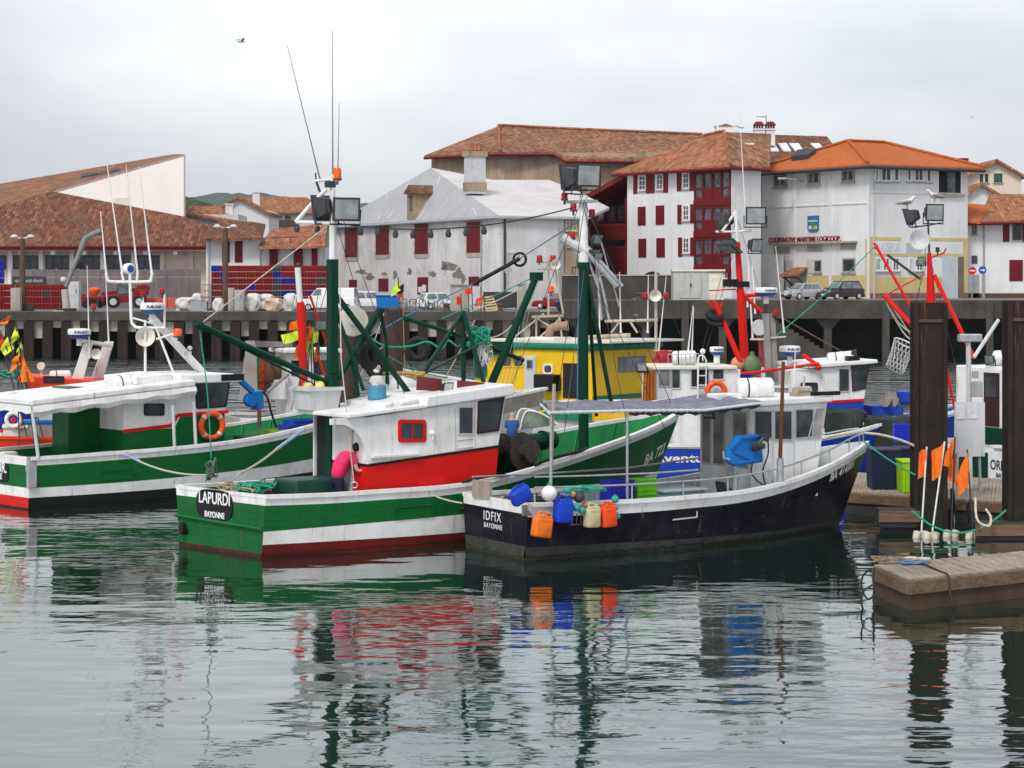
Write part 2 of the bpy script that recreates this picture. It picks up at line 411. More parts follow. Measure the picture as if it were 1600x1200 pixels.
hills('hills', [(-300,335),(120,322),(280,318),(330,313),(380,307),(430,308),(480,314),(620,325),(900,330),(1900,330)], 2500, plain('far hill slope', (.07,.095,.075), .95, 0, .3, .01), 900)
hills('wooded_hill', [(120,330),(270,309),(290,307),(310,313),(330,318),(345,330),(420,352)], 900, plain('hill woodland', (.05,.085,.035), .95, 0, .45, .06), 250)
# ---------------------------------------------------------------- quay walls
x0 = XY(-60, QY).x
q = thing('quay_wall', 'dark quay wall of steel piles under a stained concrete edge, below the crate stacks', 'quay wall', (xs-30, QY, 0))
def rel(o, root): o.location = -V(root.location); return o
m = MB(); m.box(x0-20, xs, QY-.15, QY+1.2, ZL-.75, ZL+.006); rel(m.build('edge_beam', concrete, q, bevel=.05), q)
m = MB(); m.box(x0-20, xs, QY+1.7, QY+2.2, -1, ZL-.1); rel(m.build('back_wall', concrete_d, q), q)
x = x0-10; i = 0; random.seed(8)
pile = None
while x < xs-.5:
    if pile is None:
        m = MB(); m.box(-.42,.42,-.12,-.04,-1,2.98); m.box(-.42,.42,.5,.58,-1,2.98); m.box(-.07,.07,-.04,.5,-1,2.98)
        pile = m.build('pile', dsteel, q); o = pile
        m = MB(); m.box(-.45,.45,.2,.6,1.55,3.0); pat = m.build('concrete_panel', concrete_l, q, bevel=.04); po = pat
    else: o = pile.copy(); COL.objects.link(o); po = pat.copy(); COL.objects.link(po)
    o.location = V((x, QY, 0))-q.location; po.location = V((x+.78, QY+random.uniform(0,.4), random.uniform(-.1,.9)))-q.location
    x += 1.56; i += 1
xr = XY(1700, QY).x
q2 = thing('quay_wall', 'tall concrete quay wall with dark arches and flared columns, below the parked cars', 'quay wall', ((xs+xr)/2, QY, 0))
m = MB(); m.box(xs, xr, QY-.2, QY+1.5, ZR-1.55, ZR+.006)
rel(m.build('edge_beam', concrete, q2, bevel=.06), q2)
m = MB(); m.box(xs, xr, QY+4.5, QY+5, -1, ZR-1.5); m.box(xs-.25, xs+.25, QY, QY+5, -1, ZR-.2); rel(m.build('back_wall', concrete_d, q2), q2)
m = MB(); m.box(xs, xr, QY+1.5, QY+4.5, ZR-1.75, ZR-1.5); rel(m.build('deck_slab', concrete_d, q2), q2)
for k, px in enumerate((905, 960, 1010, 1070, 1130, 1190, 1295, 1383, 1462, 1545, 1630)):
    X = XY(px, QY).x; m = MB()
    zt = ZR-1.5
    if k % 2 == 0: m.box(X-.32, X+.32, QY+.4, QY+1.2, -1, zt-.9); m.hexa([(X-.32,QY+.4,zt-.9),(X+.32,QY+.4,zt-.9),(X+.32,QY+1.2,zt-.9),(X-.32,QY+1.2,zt-.9)], [(X-1.1,QY+.2,zt),(X+1.1,QY+.2,zt),(X+1.1,QY+1.3,zt),(X-1.1,QY+1.3,zt)])
    else: m.box(X-.3, X+.3, QY-.45, QY-.22, -1, ZR-.1)
    rel(m.build('column', concrete, q2, bevel=.03), q2)
m = MB(); X = XY(1205, QY).x                                            # steps down to the water
for k in range(14): m.box(X+k*.42, X+(k+1)*.42+.004, QY-1.6, QY-.3, -.5, 3.1-k*.26)
rel(m.build('stairs', concrete, q2), q2)
m = MB(); m.bar((X-.5, QY-1.7, 4.0), (X+5.5, QY-1.7, .6), .12, .12); rel(m.build('handrail', rust, q2), q2)
w = thing('low_wall', 'low dark brown wall beside the pale metal cabinet, in front of the arch', 'wall', XY(930, 188)+V((0,0,ZR)))
m = MB(); a = XY(878,188); b = XY(1056,188); m.box(a.x, b.x, 188, 188.4, ZR, ZR+2.05); rel(m.build('wall_body', concrete, w, bevel=.03), w)
m = MB(); m.box(a.x, b.x, 187.92, 188.48, ZR+2.05, ZR+2.15); rel(m.build('coping', concrete_l, w), w)

# ---------------------------------------------------------------- air
hz = MB(); hz.box(-1900, 1900, -120, 2700, -8, 260)
hb = NB('haze'); hb.t.nodes.remove(hb.b); pv = hb.n('ShaderNodeVolumePrincipled'); pv.inputs['Color'].default_value = (.80,.85,.92,1); pv.inputs['Density'].default_value = .00005; pv.inputs['Anisotropy'].default_value = .2
hb.l(pv.outputs[0], hb.t.nodes['Material Output'].inputs['Volume'])
tag(hz.build('haze', hb.m), None, None, None, 'stuff')
# ================================================================ buildings
class Wall:
    """a vertical wall plane between two plan points; photo readings become points on the real wall"""
    def __init__(s, a, b):
        s.a = V((a[0],a[1],0)); s.b = V((b[0],b[1],0)); s.u = (s.b-s.a).normalized(); s.n = V((s.u.y,-s.u.x,0)); s.len = (s.b-s.a).length
    def at(s, px, py): p = hit(px, py, s.a, s.n); return ((p-s.a).dot(s.u), p.z)
    def P(s, u, z, d=0): p = s.a+s.u*u+s.n*d; return V((p.x,p.y,z))
    def rect(s, x0, y0, x1, y1):
        c = (x0+x1)/2; e = (y0+y1)/2
        return s.at(x0,e)[0], s.at(c,y1)[1], s.at(x1,e)[0], s.at(c,y0)[1]
    def slab(s, m, u0, z0, u1, z1, d0, d1):
        q = lambda z: [s.P(u0,z,d1), s.P(u1,z,d1), s.P(u1,z,d0), s.P(u0,z,d0)]
        return m.hexa(q(z0), q(z1))
    def shutter(s, r, par, name='shutter', mat=None, d=.06):
        u0,z0,u1,z1 = s.rect(*r); m = MB(); s.slab(m, u0,z0,u1,z1,-.01,d)
        k = max(3, int((z1-z0)/.28))
        for e in (u0+.03, u1-.13): s.slab(m, e, z0+.05, e+.1, z1-.05, d, d+.02)
        for i in range(k): zz = z0+.08+(z1-z0-.16)*i/k; s.slab(m, u0+.15, zz, u1-.15, zz+(z1-z0)/k*.55, d, d+.012)
        m.cur = 0; return inv(m.build(name, mat or maroon, par), par)
    def window(s, r, par, fm=None, gm=None, bars=(1,1), fw=.09, d=.04, sill=True, deep=.0):
        u0,z0,u1,z1 = s.rect(*r); m = MB()
        s.slab(m,u0,z0,u0+fw,z1,-.01,d); s.slab(m,u1-fw,z0,u1,z1,-.01,d)
        s.slab(m,u0+fw,z0,u1-fw,z0+fw,-.01,d); s.slab(m,u0+fw,z1-fw,u1-fw,z1,-.01,d)
        for i in range(1, bars[0]+1): c = lerp(u0,u1,i/(bars[0]+1)); s.slab(m,c-fw/3,z0+fw,c+fw/3,z1-fw,-.01,d-.008)
        for i in range(1, bars[1]+1): c = lerp(z0,z1,i/(bars[1]+1)); s.slab(m,u0+fw,c-fw/4,u1-fw,c+fw/4,-.01,d-.014)
        f = inv(m.build('window', fm or white, par), par)
        m = MB(); s.slab(m,u0+fw*.5,z0+fw*.5,u1-fw*.5,z1-fw*.5,-.02,.012); m.build('pane', gm or glass2, f)
        if sill: m = MB(); s.slab(m,u0-.1,z0-.1,u1+.1,z0-.003,-.01,d+.12); m.build('sill', concrete_l, f)
        return f
def inv(o, par): o.location = -V(par.location); return o            # geometry is in world metres
def roof_mesh(faces, th=.22):
    m = MB()
    for f in faces:
        f = [V(p) for p in f]; n = (f[1]-f[0]).cross(f[2]-f[0])
        if n.z < 0: f.reverse()
        m.prism([p-V((0,0,th)) for p in f], (0,0,th))
    return m
def plane3(a, b, c): a,b,c = V(a),V(b),V(c); n = (b-a).cross(c-a); return a, n
# ---- fish market hall, left
hm = thing('market_hall', 'long market hall with a broad tiled hip roof and a tall blank triangular wall', 'building', XY(150, 224)+V((0,0,ZL)))
E0, E1 = W(-220,386,220), W(337,386,220); AP = W(82,299,231)
pl = plane3(E0, E1, AP)
RR = lambda px, py: hit(px, py, *pl)
wt0, wt1 = RR(82,299), RR(287,338)
fr = [E0, E1, RR(346,358), wt1, wt0, RR(0,322), RR(-220,372)]
o = inv(roof_mesh([fr]).build('roof', roof_brown, hm), hm); part_label(o, 'lower brown tiled slope')
m = MB(); m.prism([p-V((0,0,.3)) for p in (E0, E1)]+[E1+V((0,-.1,-.02)), E0+V((0,-.1,-.02))], (0,0,.12)); inv(m.build('gutter', maroon, hm), hm)
gw = Wall(wt0, wt1); top = hit(281,241, gw.a, gw.n)
m = MB(); m.prism([wt0, wt1, V((wt1.x,wt1.y,top.z))], gw.n*-.4); inv(m.build('gable_wall', plaster_pink, hm), hm)
u0,z0,u1,z1 = gw.rect(177,309,205,321); m = MB()
for i in range(9): uu = lerp(u0,u1,i/9); gw.slab(m, uu, z0, uu+(u1-u0)/9*.6, z1, -.01, .06)
inv(m.build('vent_grille', cream, hm), hm)
top2 = V((wt1.x, wt1.y, top.z)); bk = W(270,241,262)
up = [wt0, top2, bk, W(0,287,262), W(-220,330,262), RR(-220,372), RR(0,322)]
upm = MB(); cen = [[wt0, top2, bk],[wt0, bk, W(0,287,262)],[wt0, W(0,287,262), RR(0,322)],[RR(0,322), W(0,287,262), W(-220,330,262)],[RR(0,322), W(-220,330,262), RR(-220,372)]]
o = inv(roof_mesh(cen, .25).build('roof', roof_old, hm), hm); part_label(o, 'upper tiled slope rising to the right')
m = MB(); 
for (px0,py0,px1,py1) in ((128,274,152,270),(156,270,186,264)):
    f = [W(px0,py0,248), W(px1,py1,248), W(px1+2,py1+3,246), W(px0-2,py0+5,246)]
    m.prism(f, (0,0,.18))
inv(m.build('skylight', dgrey, hm), hm)
hw = Wall(XY(-220,222), XY(322,222)); m = MB(); hw.slab(m, 0, ZL, hw.len, E0.z-.35, -12, 0); inv(m.build('wall', plaster_cream, hm), hm)
for a, b_ in ((20,60),(71,110),(117,158),(165,206),(214,251),(-30,10),(-80,-40)): hw.window((a,399,b_,421), hm, dgrey, glass, (2,0), .12, .05, False)
for px in (17,65,113,161,209,254,299):
    u, z = hw.at(px, 430); m = MB(); hw.slab(m, u-.22, ZL, u+.22, E0.z-.36, 0, .35); inv(m.build('pilaster', plaster_cream if px > 250 else plaster_pink, hm), hm)
for px in (38,87,136,185,231,277):
    u, z = hw.at(px, 388); m = MB(); hw.slab(m, u-.2, E0.z-.75, u+.2, E0.z-.36, 0, 1.6); inv(m.build('rafter_end', white, hm), hm)
fence = thing('panel_fence', 'grey metal panel fence in front of the market hall windows', 'fence', XY(165, 214)+V((0,0,ZL)))
fw_ = Wall(XY(18,214), XY(314,214)); ua, zt = fw_.at(100,421); k = 34
m = MB(); mid = fw_.at(165,433)[1]
for i in range(k):
    a = fw_.len*i/k; fw_.slab(m, a+.01, ZL, a+fw_.len/k-.01, mid-.02, 0, .05+.03*(i%2))
    fw_.slab(m, a+.01, mid+.02, a+fw_.len/k-.01, zt, .02, .07+.02*(i%2))
inv(m.build('panels', gfence, fence), fence)
m = MB()
for i in range(0, k+1, 4): a = fw_.len*i/k; m = MB(); fw_.slab(m, a-.06, ZL, a+.06, zt+.08, -.15, -.01); inv(m.build('post', steel, fence), fence)
def flat_text(s, size, mat, par, loc, ux, uz, name='lettering', ext=.02, align='LEFT', w=None, bold=0.0, sp=1.0):
    cu = bpy.data.curves.new('t', 'FONT'); cu.body = s; cu.size = size; cu.extrude = ext/2; cu.align_x = align; cu.offset = bold; cu.space_character = sp
    to = bpy.data.objects.new('t', cu); COL.objects.link(to)
    dg = bpy.context.evaluated_depsgraph_get(); me = bpy.data.meshes.new_from_object(to.evaluated_get(dg))
    bpy.data.objects.remove(to); me.name = name
    ux = V(ux).normalized(); uz = V(uz).normalized(); un = ux.cross(uz)
    sc = 1.0
    if w:
        xs_ = [v.co.x for v in me.vertices]; sc = w/(max(xs_)-min(xs_))
    me.transform(Mx.Translation(V(loc)) @ Mx(((ux.x,uz.x,un.x),(ux.y,uz.y,un.y),(ux.z,uz.z,un.z))).to_4x4() @ Mx.Diagonal((sc,1,1,1)))
    me.materials.clear(); me.materials.append(mat)
    o = bpy.data.objects.new(name, me); COL.objects.link(o); o.parent = par; return o
sg = thing('fence_sign', 'dark sign board on the grey panel fence behind the red crates', 'sign', XY(45, 213.7)+V((0,0,ZL)))
u0,z0,u1,z1 = fw_.rect(20,432,72,444); m = MB(); fw_.slab(m,u0,z0,u1,z1,.11,.15); inv(m.build('board', dgrey, sg), sg)
t_ = flat_text('quai pascal elissalt', .5, lgrey, sg, fw_.P(u0+.25, z0+.2, .16), fw_.u, (0,0,1), w=(u1-u0)*.84); inv(t_, sg)
# ---- small white house with maroon shutters beside the market
def simple_house(name, label, corners, eave_py, mat_w, base=ZL, cat='house'):
    pass
h2 = thing('shuttered_house', 'low white house with maroon shutters and tiled roofs behind the tall crate stack', 'house', XY(400, 212)+V((0,0,ZL)))
w2 = Wall(XY(322,212), XY(506,212)); m = MB(); z2 = w2.at(360,371)[1]; z3 = w2.at(450,386)[1]
um = w2.at(406,400)[0]
w2.slab(m, 0, ZL, um, z2, -9, 0); w2.slab(m, um, ZL, w2.len, z3, -9, -.35); inv(m.build('wall', plaster, h2), h2)
e0, e1 = W(314,373,210.6), W(410,371,210.6); r0, r1 = W(345,346,217), W(392,346,217)
b0, b1 = W(330,350,226), W(415,350,226)
inv(roof_mesh([[e0,e1,r1,r0],[e1,b1,r1],[e0,r0,b0],[r0,r1,b1,b0]]).build('roof', roof_brown, h2), h2)
e0, e1 = W(402,386,210.8), W(508,384,210.8); r0, r1 = W(425,358,218), W(512,349,218)
o = inv(roof_mesh([[e0,e1,r1,r0]]).build('roof', roof_mid, h2), h2); part_label(o, 'lower orange tiled roof with a rail')
m = MB()
for i in range(5): p = e0.lerp(e1, .04+.22*i)+V((0,.6,.2)); m.tube([p, p+V((0,0,.75))], .035, 6)
m.tube([e0.lerp(e1,.04)+V((0,.6,.9)), e0.lerp(e1,.92)+V((0,.6,.9))], .035, 6); inv(m.build('roof_rail', rust, h2), h2)
for r in ((347,377,359,410),(367,377,379,410),(421,389,434,420),(459,388,473,420),(487,388,496,420)): w2.shutter(r, h2)
m = MB(); w2.slab(m, .2, ZL, .35, z2, 0, .15); inv(m.build('drainpipe', steel, h2), h2)
# ---- houses beyond
def back_house(label, Y, wall, roof_px, roof_mat, wm=plaster, extras=None, depth=9, name='distant_house', base=ZL):
    """wall=(px0,py0,px1) front wall with its top row; roof_px=eave0,eave1,ridge1,ridge0"""
    h = thing(name, label, 'house', XY((wall[0]+wall[2])/2, Y)+V((0,0,base)))
    ww = Wall(XY(wall[0],Y), XY(wall[2],Y)); z = ww.at((wall[0]+wall[2])/2, wall[1])[1]
    m = MB(); ww.slab(m, 0, base, ww.len, z, -depth, 0); inv(m.build('wall', wm, h), h)
    a, b, c, d = roof_px
    a = W(*a, Y-.8); b = W(*b, Y-.8); c = W(*c, Y+depth*.5); d = W(*d, Y+depth*.5)
    bl, br = V((a.x, Y+depth+.8, a.z)), V((b.x, Y+depth+.8, b.z))
    inv(roof_mesh([[a,b,c,d],[d,c,br,bl],[b,br,c],[a,d,bl]]).build('roof', roof_mat, h), h)
    if extras: extras(h, ww)
    return h
def gable_house(label, Y, wall, peak, roof_mat, wm=plaster, extras=None, depth=12, over=6, base=ZL, name='distant_house'):
    h = thing(name, label, 'house', XY((wall[0]+wall[2])/2, Y)+V((0,0,base)))
    ww = Wall(XY(wall[0],Y), XY(wall[2],Y)); z = ww.at((wall[0]+wall[2])/2, wall[1])[1]; pk = W(*peak, Y)
    m = MB(); m.prism([ww.P(0,base),ww.P(ww.len,base),ww.P(ww.len,z),V((pk.x,Y,pk.z-.15)),ww.P(0,z)], (0,depth,0)); inv(m.build('wall', wm, h), h)
    o = over*.06; L_ = V((ww.a.x-o, Y-.6, z-o*.6)); R_ = V((ww.b.x+o, Y-.6, z-o*.6)); P_ = V((pk.x, Y-.6, pk.z+.1)); D = V((0,depth+1,0))
    inv(roof_mesh([[L_,P_,P_+D,L_+D],[P_,R_,R_+D,P_+D]], .3).build('roof', roof_mat, h), h)
    if extras: extras(h, ww)
    return h
def ex1(h, ww):
    for r in ((427,336,437,350),(445,336,455,350)): ww.window(r, h, cream, glass2)
    m = MB(); u0,z0,u1,z1 = ww.rect(418,344,468,352); ww.slab(m,u0,z0,u1,z1,.6,.7); ww.slab(m,u0,z0-.15,u1,z0,0,.7); inv(m.build('balcony', rust, h), h)
back_house('wide distant house with a balcony under a brown roof, above the crate stack', 290, (385,330,492), ((366,331),(500,331),(480,308),(372,308)), roof_mid, plaster, ex1, 14)
def chim(h, px, py0, py1, Y, w=.9, mat=plaster, name='chimney'):
    p = W(px, py1, Y); t = W(px, py0, Y); m = MB(); m.box(p.x-w/2,p.x+w/2,Y,Y+w,p.z-1,t.z); m.box(p.x-w/2-.1,p.x+w/2+.1,Y-.1,Y+w+.1,t.z,t.z+.15)
    return inv(m.build(name, mat, h), h)
gable_house('distant gabled house just right of the tall blank triangular wall', 275, (332,330,420), (372,307), roof_mid, plaster, lambda h, w: chim(h, 400, 301, 318, 280))
back_house('distant house with a low tiled roof and white chimney beside the wooded hill', 262, (292,335,372), ((286,333),(376,348),(340,322),(296,322)), roof_mid, plaster, lambda h, w: chim(h, 358, 320, 332, 264))
# ---- long white house under a tarpaulin
th = thing('tarped_house', 'big white flaking house with maroon shutters and a roof covered by tarpaulins', 'house', XY(783, 200)+V((0,0,ZL)))
c0 = XY(783,200); dirL = V((-.447,.894,0)); dirR = V((.894,.447,0))
wa = Wall(c0+dirL*40.5, c0); wb = Wall(c0, c0+dirR*20); wb = Wall(c0, wb.P(wb.at(909,400)[0],0))
ze = wa.at(782,337)[1]
m = MB(); m.prism([wa.P(0,2), c0+V((0,0,2)), wb.P(wb.len,2), wb.P(wb.len,2)+dirL*40.5], (0,0,ze-2)); inv(m.build('wall', plaster_old, th), th)
ov = .45
ea, ec, eb = wa.P(-.5,ze,ov), c0+V((0,0,ze))+wa.n*ov+wb.n*ov, wb.P(wb.len+.4,ze,ov)
ap = W(673,262,222)
pf = plane3(ea, ec, ap); ps = plane3(ec, eb, ap)
S = lambda px, py: hit(px, py, *ps)
inv(roof_mesh([[ea, ec, ap]], .25).build('tarpaulin', tarp, th), th)
sidep = [ec, eb, S(952,324), S(905,300), S(858,281), S(770,281), ap]
o = inv(roof_mesh([sidep], .25).build('tarpaulin', tarp_w, th), th); part_label(o, 'white side of the tarpaulin roof')
m = MB()
for pa, pb in (((640,283),(605,344)),((688,276),(655,343)),((712,290),(745,338)),((605,303),(590,345))):
    A = hit(*pa, *pf); B = hit(*pb, *pf); m = MB(); m.tube([A+V((0,-.05,.06)), A.lerp(B,.5)+V((.3,-.05,.08)), B+V((0,-.05,.06))], .06, 5); inv(m.build('tarpaulin_fold', tarp_w, th), th)

m = MB(); m.tube([ea-V((0,0,.2)), ec-V((0,0,.2)), eb-V((0,0,.2))], .13, 6); inv(m.build('gutter', grey, th), th)
# dormer on the tarpaulin
d0 = hit(645,340,*pf); dm = MB(); un = wa.u; nn = wa.n
dp = lambda a, z, d: V((d0.x,d0.y,0))+un*a+nn*d+V((0,0,z))
zz0, zz1 = d0.z-.2, W(645,303,d0.y).z
dm.prism([dp(-.95,zz0,.2),dp(.95,zz0,.2),dp(.95,zz1,.2),dp(-.95,zz1,.2)], -nn*4)
dmo = inv(dm.build('dormer', stone, th), th)
m = MB(); pk = W(645,289,d0.y).z
m.prism([dp(-1.3,zz1,.5),dp(1.3,zz1,.5),dp(0,pk,.5)], -nn*5); m.build('roof', roof_brown, dmo)
m = MB(); m.prism([dp(-.35,zz0+.9,.2),dp(.35,zz0+.9,.2),dp(.35,zz1-.2,.2),dp(-.35,zz1-.2,.2)], nn*.04); m.build('pane', glass, dmo)
for cx, cy0, cy1, Yc in ((742,245,290,209),):
    p = W(cx,cy1,Yc); t = W(cx,cy0,Yc); m = MB(); w_ = .85
    m.obox((p.x,p.y,(p.z+t.z)/2-.4), w_*2, w_*1.5, t.z-p.z+.8, Mx.Rotation(R(27),3,'Z')); ch = inv(m.build('chimney', lgrey, th), th)
    m = MB(); m.obox((p.x,p.y,t.z+.25), w_*2.3, w_*1.8, .5, Mx.Rotation(R(27),3,'Z')); m.build('crown', stone, ch); m = MB(); m.obox((p.x,p.y,p.z-.1), w_*2.2, w_*1.7, .8, Mx.Rotation(R(27),3,'Z')); m.build('band', stone, ch)
    m = MB()
    for k in (-.9,-.3,.3,.9): m.lathe([(.2,0),(.28,.1),(.16,.7)], (p.x+k*.5,p.y,t.z+.5), n=8)
    m.build('chimney_pot', roof_mid, ch)
surround = stained('pale stone surround', (.46,.40,.35), (.3,.25,.2), .6, 1.2)
for r in ((540,357,559,402),(588,353,608,398),(649,350,669,397),(730,347,751,395)):
    u0,z0,u1,z1 = wa.rect(*r); m = MB()
    wa.slab(m, u0-.32,z0-.3,u0-.01,z1+.3,-.01,.03); wa.slab(m, u1+.01,z0-.3,u1+.32,z1+.3,-.01,.03); wa.slab(m,u0-.005,z1+.01,u1+.005,z1+.3,-.01,.03); wa.slab(m,u0-.005,z0-.42,u1+.005,z0-.01,-.01,.05)
    for q_ in range(7): zq = z0+(z1-z0)*q_/7; wa.slab(m, u0-.48+.16*(q_%2), zq, u0-.33, zq+.35, -.01,.02); wa.slab(m, u1+.33, zq, u1+.48-.16*(q_%2), zq+.35, -.01,.02)
    sh = wa.shutter(r, th); sf = inv(m.build('window_surround', surround, th), th)
for r in ((546,437,558,448),(592,435,607,455),(653,433,669,460),(733,432,749,446)): wa.shutter(r, th)
random.seed(11)
for k_,(cx,cy,rx,ry) in enumerate(((703,418,13,9),(716,428,9,10),(694,413,7,8),(676,428,8,5),(565,425,10,5),(578,432,8,6),(617,430,5,8),(640,425,4,7),(724,436,5,9),(600,428,6,3))):
    pu, pz = wa.at(cx, cy); su = (wa.at(cx+rx,cy)[0]-pu); sz = abs(wa.at(cx,cy-ry)[1]-pz); m = MB()
    m.prism([wa.P(pu+su*math.cos(i/15*6.283)*random.uniform(.45,1.15), pz+sz*math.sin(i/15*6.283)*random.uniform(.45,1.15), 0) for i in range(15)], wa.n*.012); inv(m.build('bare_patch', stained('bare masonry %d' % (k_%3), (.27,.22,.19), (.14,.11,.10), .8, 1.2), th), th)
u0,z0,u1,z1 = wa.rect(655,445,667,457); m = MB(); wa.slab(m,u0,z0,(u0+u1)/2-.05,z1-.2,.09,.1); wa.slab(m,(u0+u1)/2+.05,z0+.1,u1,z1,.09,.1); inv(m.build('paper_notice', white, th), th)
m = MB(); wa.slab(m, wa.at(752,400)[0], 3.9, wa.at(753.5,400)[0], ze, 0, .12); inv(m.build('drainpipe', grey, th), th)
m = MB(); wb.slab(m, .25, 3.9, .42, ze, 0, .14); inv(m.build('drainpipe', dgrey, th), th)
u0 = wb.at(872,400)[0]
m = MB(); wb.slab(m, u0, 4, u0+.35, ze-1, 0, .35); inv(m.build('drainpipe', grey, th), th)
m = MB(); wb.slab(m, u0+.6, 4, wb.len-.2, ze-.1, -.01, .02); inv(m.build('bare_wall_strip', stone, th), th)
wb.window((884,345,901,361), th, cream, glass2, (2,1)); wb.window((893,417,905,434), th, rust, glass, (0,0)); wb.window((886,378,900,386), th, rust, glass, (1,0))
m = MB(); u0,z0,u1,z1 = wb.rect(790,396,812,410); wb.slab(m,u0,z0,u1,z1,-.01,.01); wb.slab(m,u0,z1,u1,z1+.08,0,.04); wb.slab(m,u0-.08,z0,u0,z1+.08,0,.04); inv(m.build('blocked_window', plaster_grey, th), th)
# ---- long stone building behind
sb = thing('stone_building', 'long rendered stone building with a weathered tile roof behind the tarpaulin roof', 'building', XY(850, 245)+V((0,0,ZL)))
YS = 240
wA = Wall(XY(674,YS+9), XY(780,YS)); wB = Wall(XY(780,YS), XY(872,YS)); wC = Wall(XY(872,YS-1), XY(1110,YS-1))
m = MB(); zt = W(780,238,YS).z
m.prism([wA.P(0,6), wA.P(wA.len,6), wC.P(0,6), wC.P(wC.len,6), wC.P(wC.len,6)+V((0,22,0)), wA.P(0,6)+V((0,14,0))], (0,0,zt-6-.1)); inv(m.build('wall', stone, sb), sb)
eL, eM, eN, eO, eP = W(663,243,YS+8), W(781,237,YS-1.5), W(864,237,YS-1.5), W(884,248,YS-2.5), W(1120,250,YS-2.5)
rA, rB = W(779,197,YS+14), W(1098,211,YS+14)
inv(roof_mesh([[eL,eM,rA],[eM,eN,W(864,201.5,YS+14),rA],[eN,eO,W(890,202.5,YS+14),W(864,201.5,YS+14)],[eO,eP,W(1120,212,YS+14),W(890,202.5,YS+14)]], .3).build('roof', roof_old, sb), sb)
m = MB(); d_ = V((0,-.06,-.32)); m.tube([eL+d_,eM+d_,eN+d_,eO+d_,eP+d_], .16, 6); inv(m.build('eaves', maroon, sb), sb)
m = MB(); m.tube([rA+V((0,0,.1)), W(890,202.5,YS+14)+V((0,0,.1)), rB+V((0,0,.1))], .2, 6); m.tube([rA+V((0,0,.1)), eM+V((0,0,.1))], .18, 6); inv(m.build('ridge_tiles', roof_mid, sb), sb)
u0,z0,u1,z1 = wB.rect(782,248,822,290); m = MB(); wB.slab(m,u0,z0,u1,z1,-.01,.08); inv(m.build('wall_patch', concrete_l, sb), sb)
# ---- white apartment house with red timber
ah = thing('apartment_house', 'tall white house with maroon shutters, a glazed timber bay and red balconies', 'building', XY(1145, 200)+V((0,0,ZR)))
c1 = XY(1144,200); dl = V((-.62,.785,0)); dr = V((.785,.62,0))
fa = Wall(c1+dl*16, c1); fl = fa.at(980,400)[0]; fa = Wall(fa.P(fl,0), c1); fb = Wall(c1, c1+dr*16); fb = Wall(c1, fb.P(fb.at(1189,400)[0],0))
zE = fa.at(1142,259)[1]
m = MB(); m.prism([fa.P(0,ZR), c1+V((0,0,ZR)), fb.P(fb.len,ZR), fb.P(fb.len,ZR)+dl*fa.len], (0,0,zE-ZR)); inv(m.build('wall', plaster, ah), ah)
ov = .9
ea2, ec2, eb2 = fa.P(-1.2,zE,ov), c1+V((0,0,zE))+fa.n*ov+fb.n*ov*.7, fb.P(fb.len+.5,zE,ov*.7)
apx = W(1131,206,208.5); pf2 = plane3(ea2, ec2, apx); ps2 = plane3(ec2, eb2, apx)
inv(roof_mesh([[ea2, ec2, apx, hit(1100,213,*pf2)]], .3).build('roof', roof_mid, ah), ah)
o = inv(roof_mesh([[ec2, eb2, hit(1205,209,*ps2), apx]], .3).build('roof', roof_old, ah), ah)
m = MB(); m.tube([ea2-V((0,0,.3)), ec2-V((0,0,.3)), eb2-V((0,0,.3))], .16, 6); inv(m.build('eaves', maroon, ah), ah)
m = MB(); m.tube([ec2+V((0,0,.1)), apx+V((0,0,.1))], .16, 6); m.tube([apx+V((0,0,.1)), hit(1100,213,*pf2)+V((0,0,.1))], .16, 6); inv(m.build('ridge_tiles', roof_mid, ah), ah)
for r in ((990,274,996,303),(1010,273,1023,302),(1037,271,1044,301),(1058,268,1065,299),(1078,267,1085,298),
          (997,323,1009,352),(1025,321,1038,351),(1059,320,1065,350),(1079,319,1085,349),
          (998,373,1010,402),(1026,372,1039,402),(1060,371,1066,401),(1079,371,1085,400)): fa.shutter(r, ah)
for r in ((998,274,1009,298),(1026,272,1036,297),(1067,270,1077,295),(1067,320,1077,345),(1067,371,1077,396)): fa.window(r, ah, white, glass2, (1,2), .12)
by0, by1 = fa.at(1086,340)[0], fa.at(1143,340)[0]-.05
m = MB()
zz = [fa.at(1115,y)[1] for y in (417,370,361,321,312,267)]
def bays(z0, z1, par):
    m = MB(); W_ = by1-by0
    for k in range(5): a = by0+W_*k/4; fa.slab(m, a-.13 if k else a, z0, a+.13 if k < 4 else a, z1, -.01, .16)
    for zb, h_ in ((z0,.25),(z1-.25,.25),(lerp(z0,z1,.38),.14)): fa.slab(m, by0, zb, by1, zb+h_, -.01, .14)
    fa.slab(m, by0+W_/4, z0, by0+W_*3/4, lerp(z0,z1,.38), -.01, .12)
    f = inv(m.build('window', maroon, par), par)
    m = MB(); fa.slab(m, by0, z0, by1, z1, -.02, .03); m.build('pane', glass2, f)
bays(zz[0],zz[1],ah); bays(zz[2],zz[3],ah); bays(zz[4],zz[5],ah)
m = MB()
for a, b_ in ((zz[1],zz[2]),(zz[3],zz[4]),(zz[0]-.5,zz[0])): m = MB(); fa.slab(m, by0-.02, a, by1+.02, b_, -.01, .22); inv(m.build('bay_beam', maroon, ah), ah)

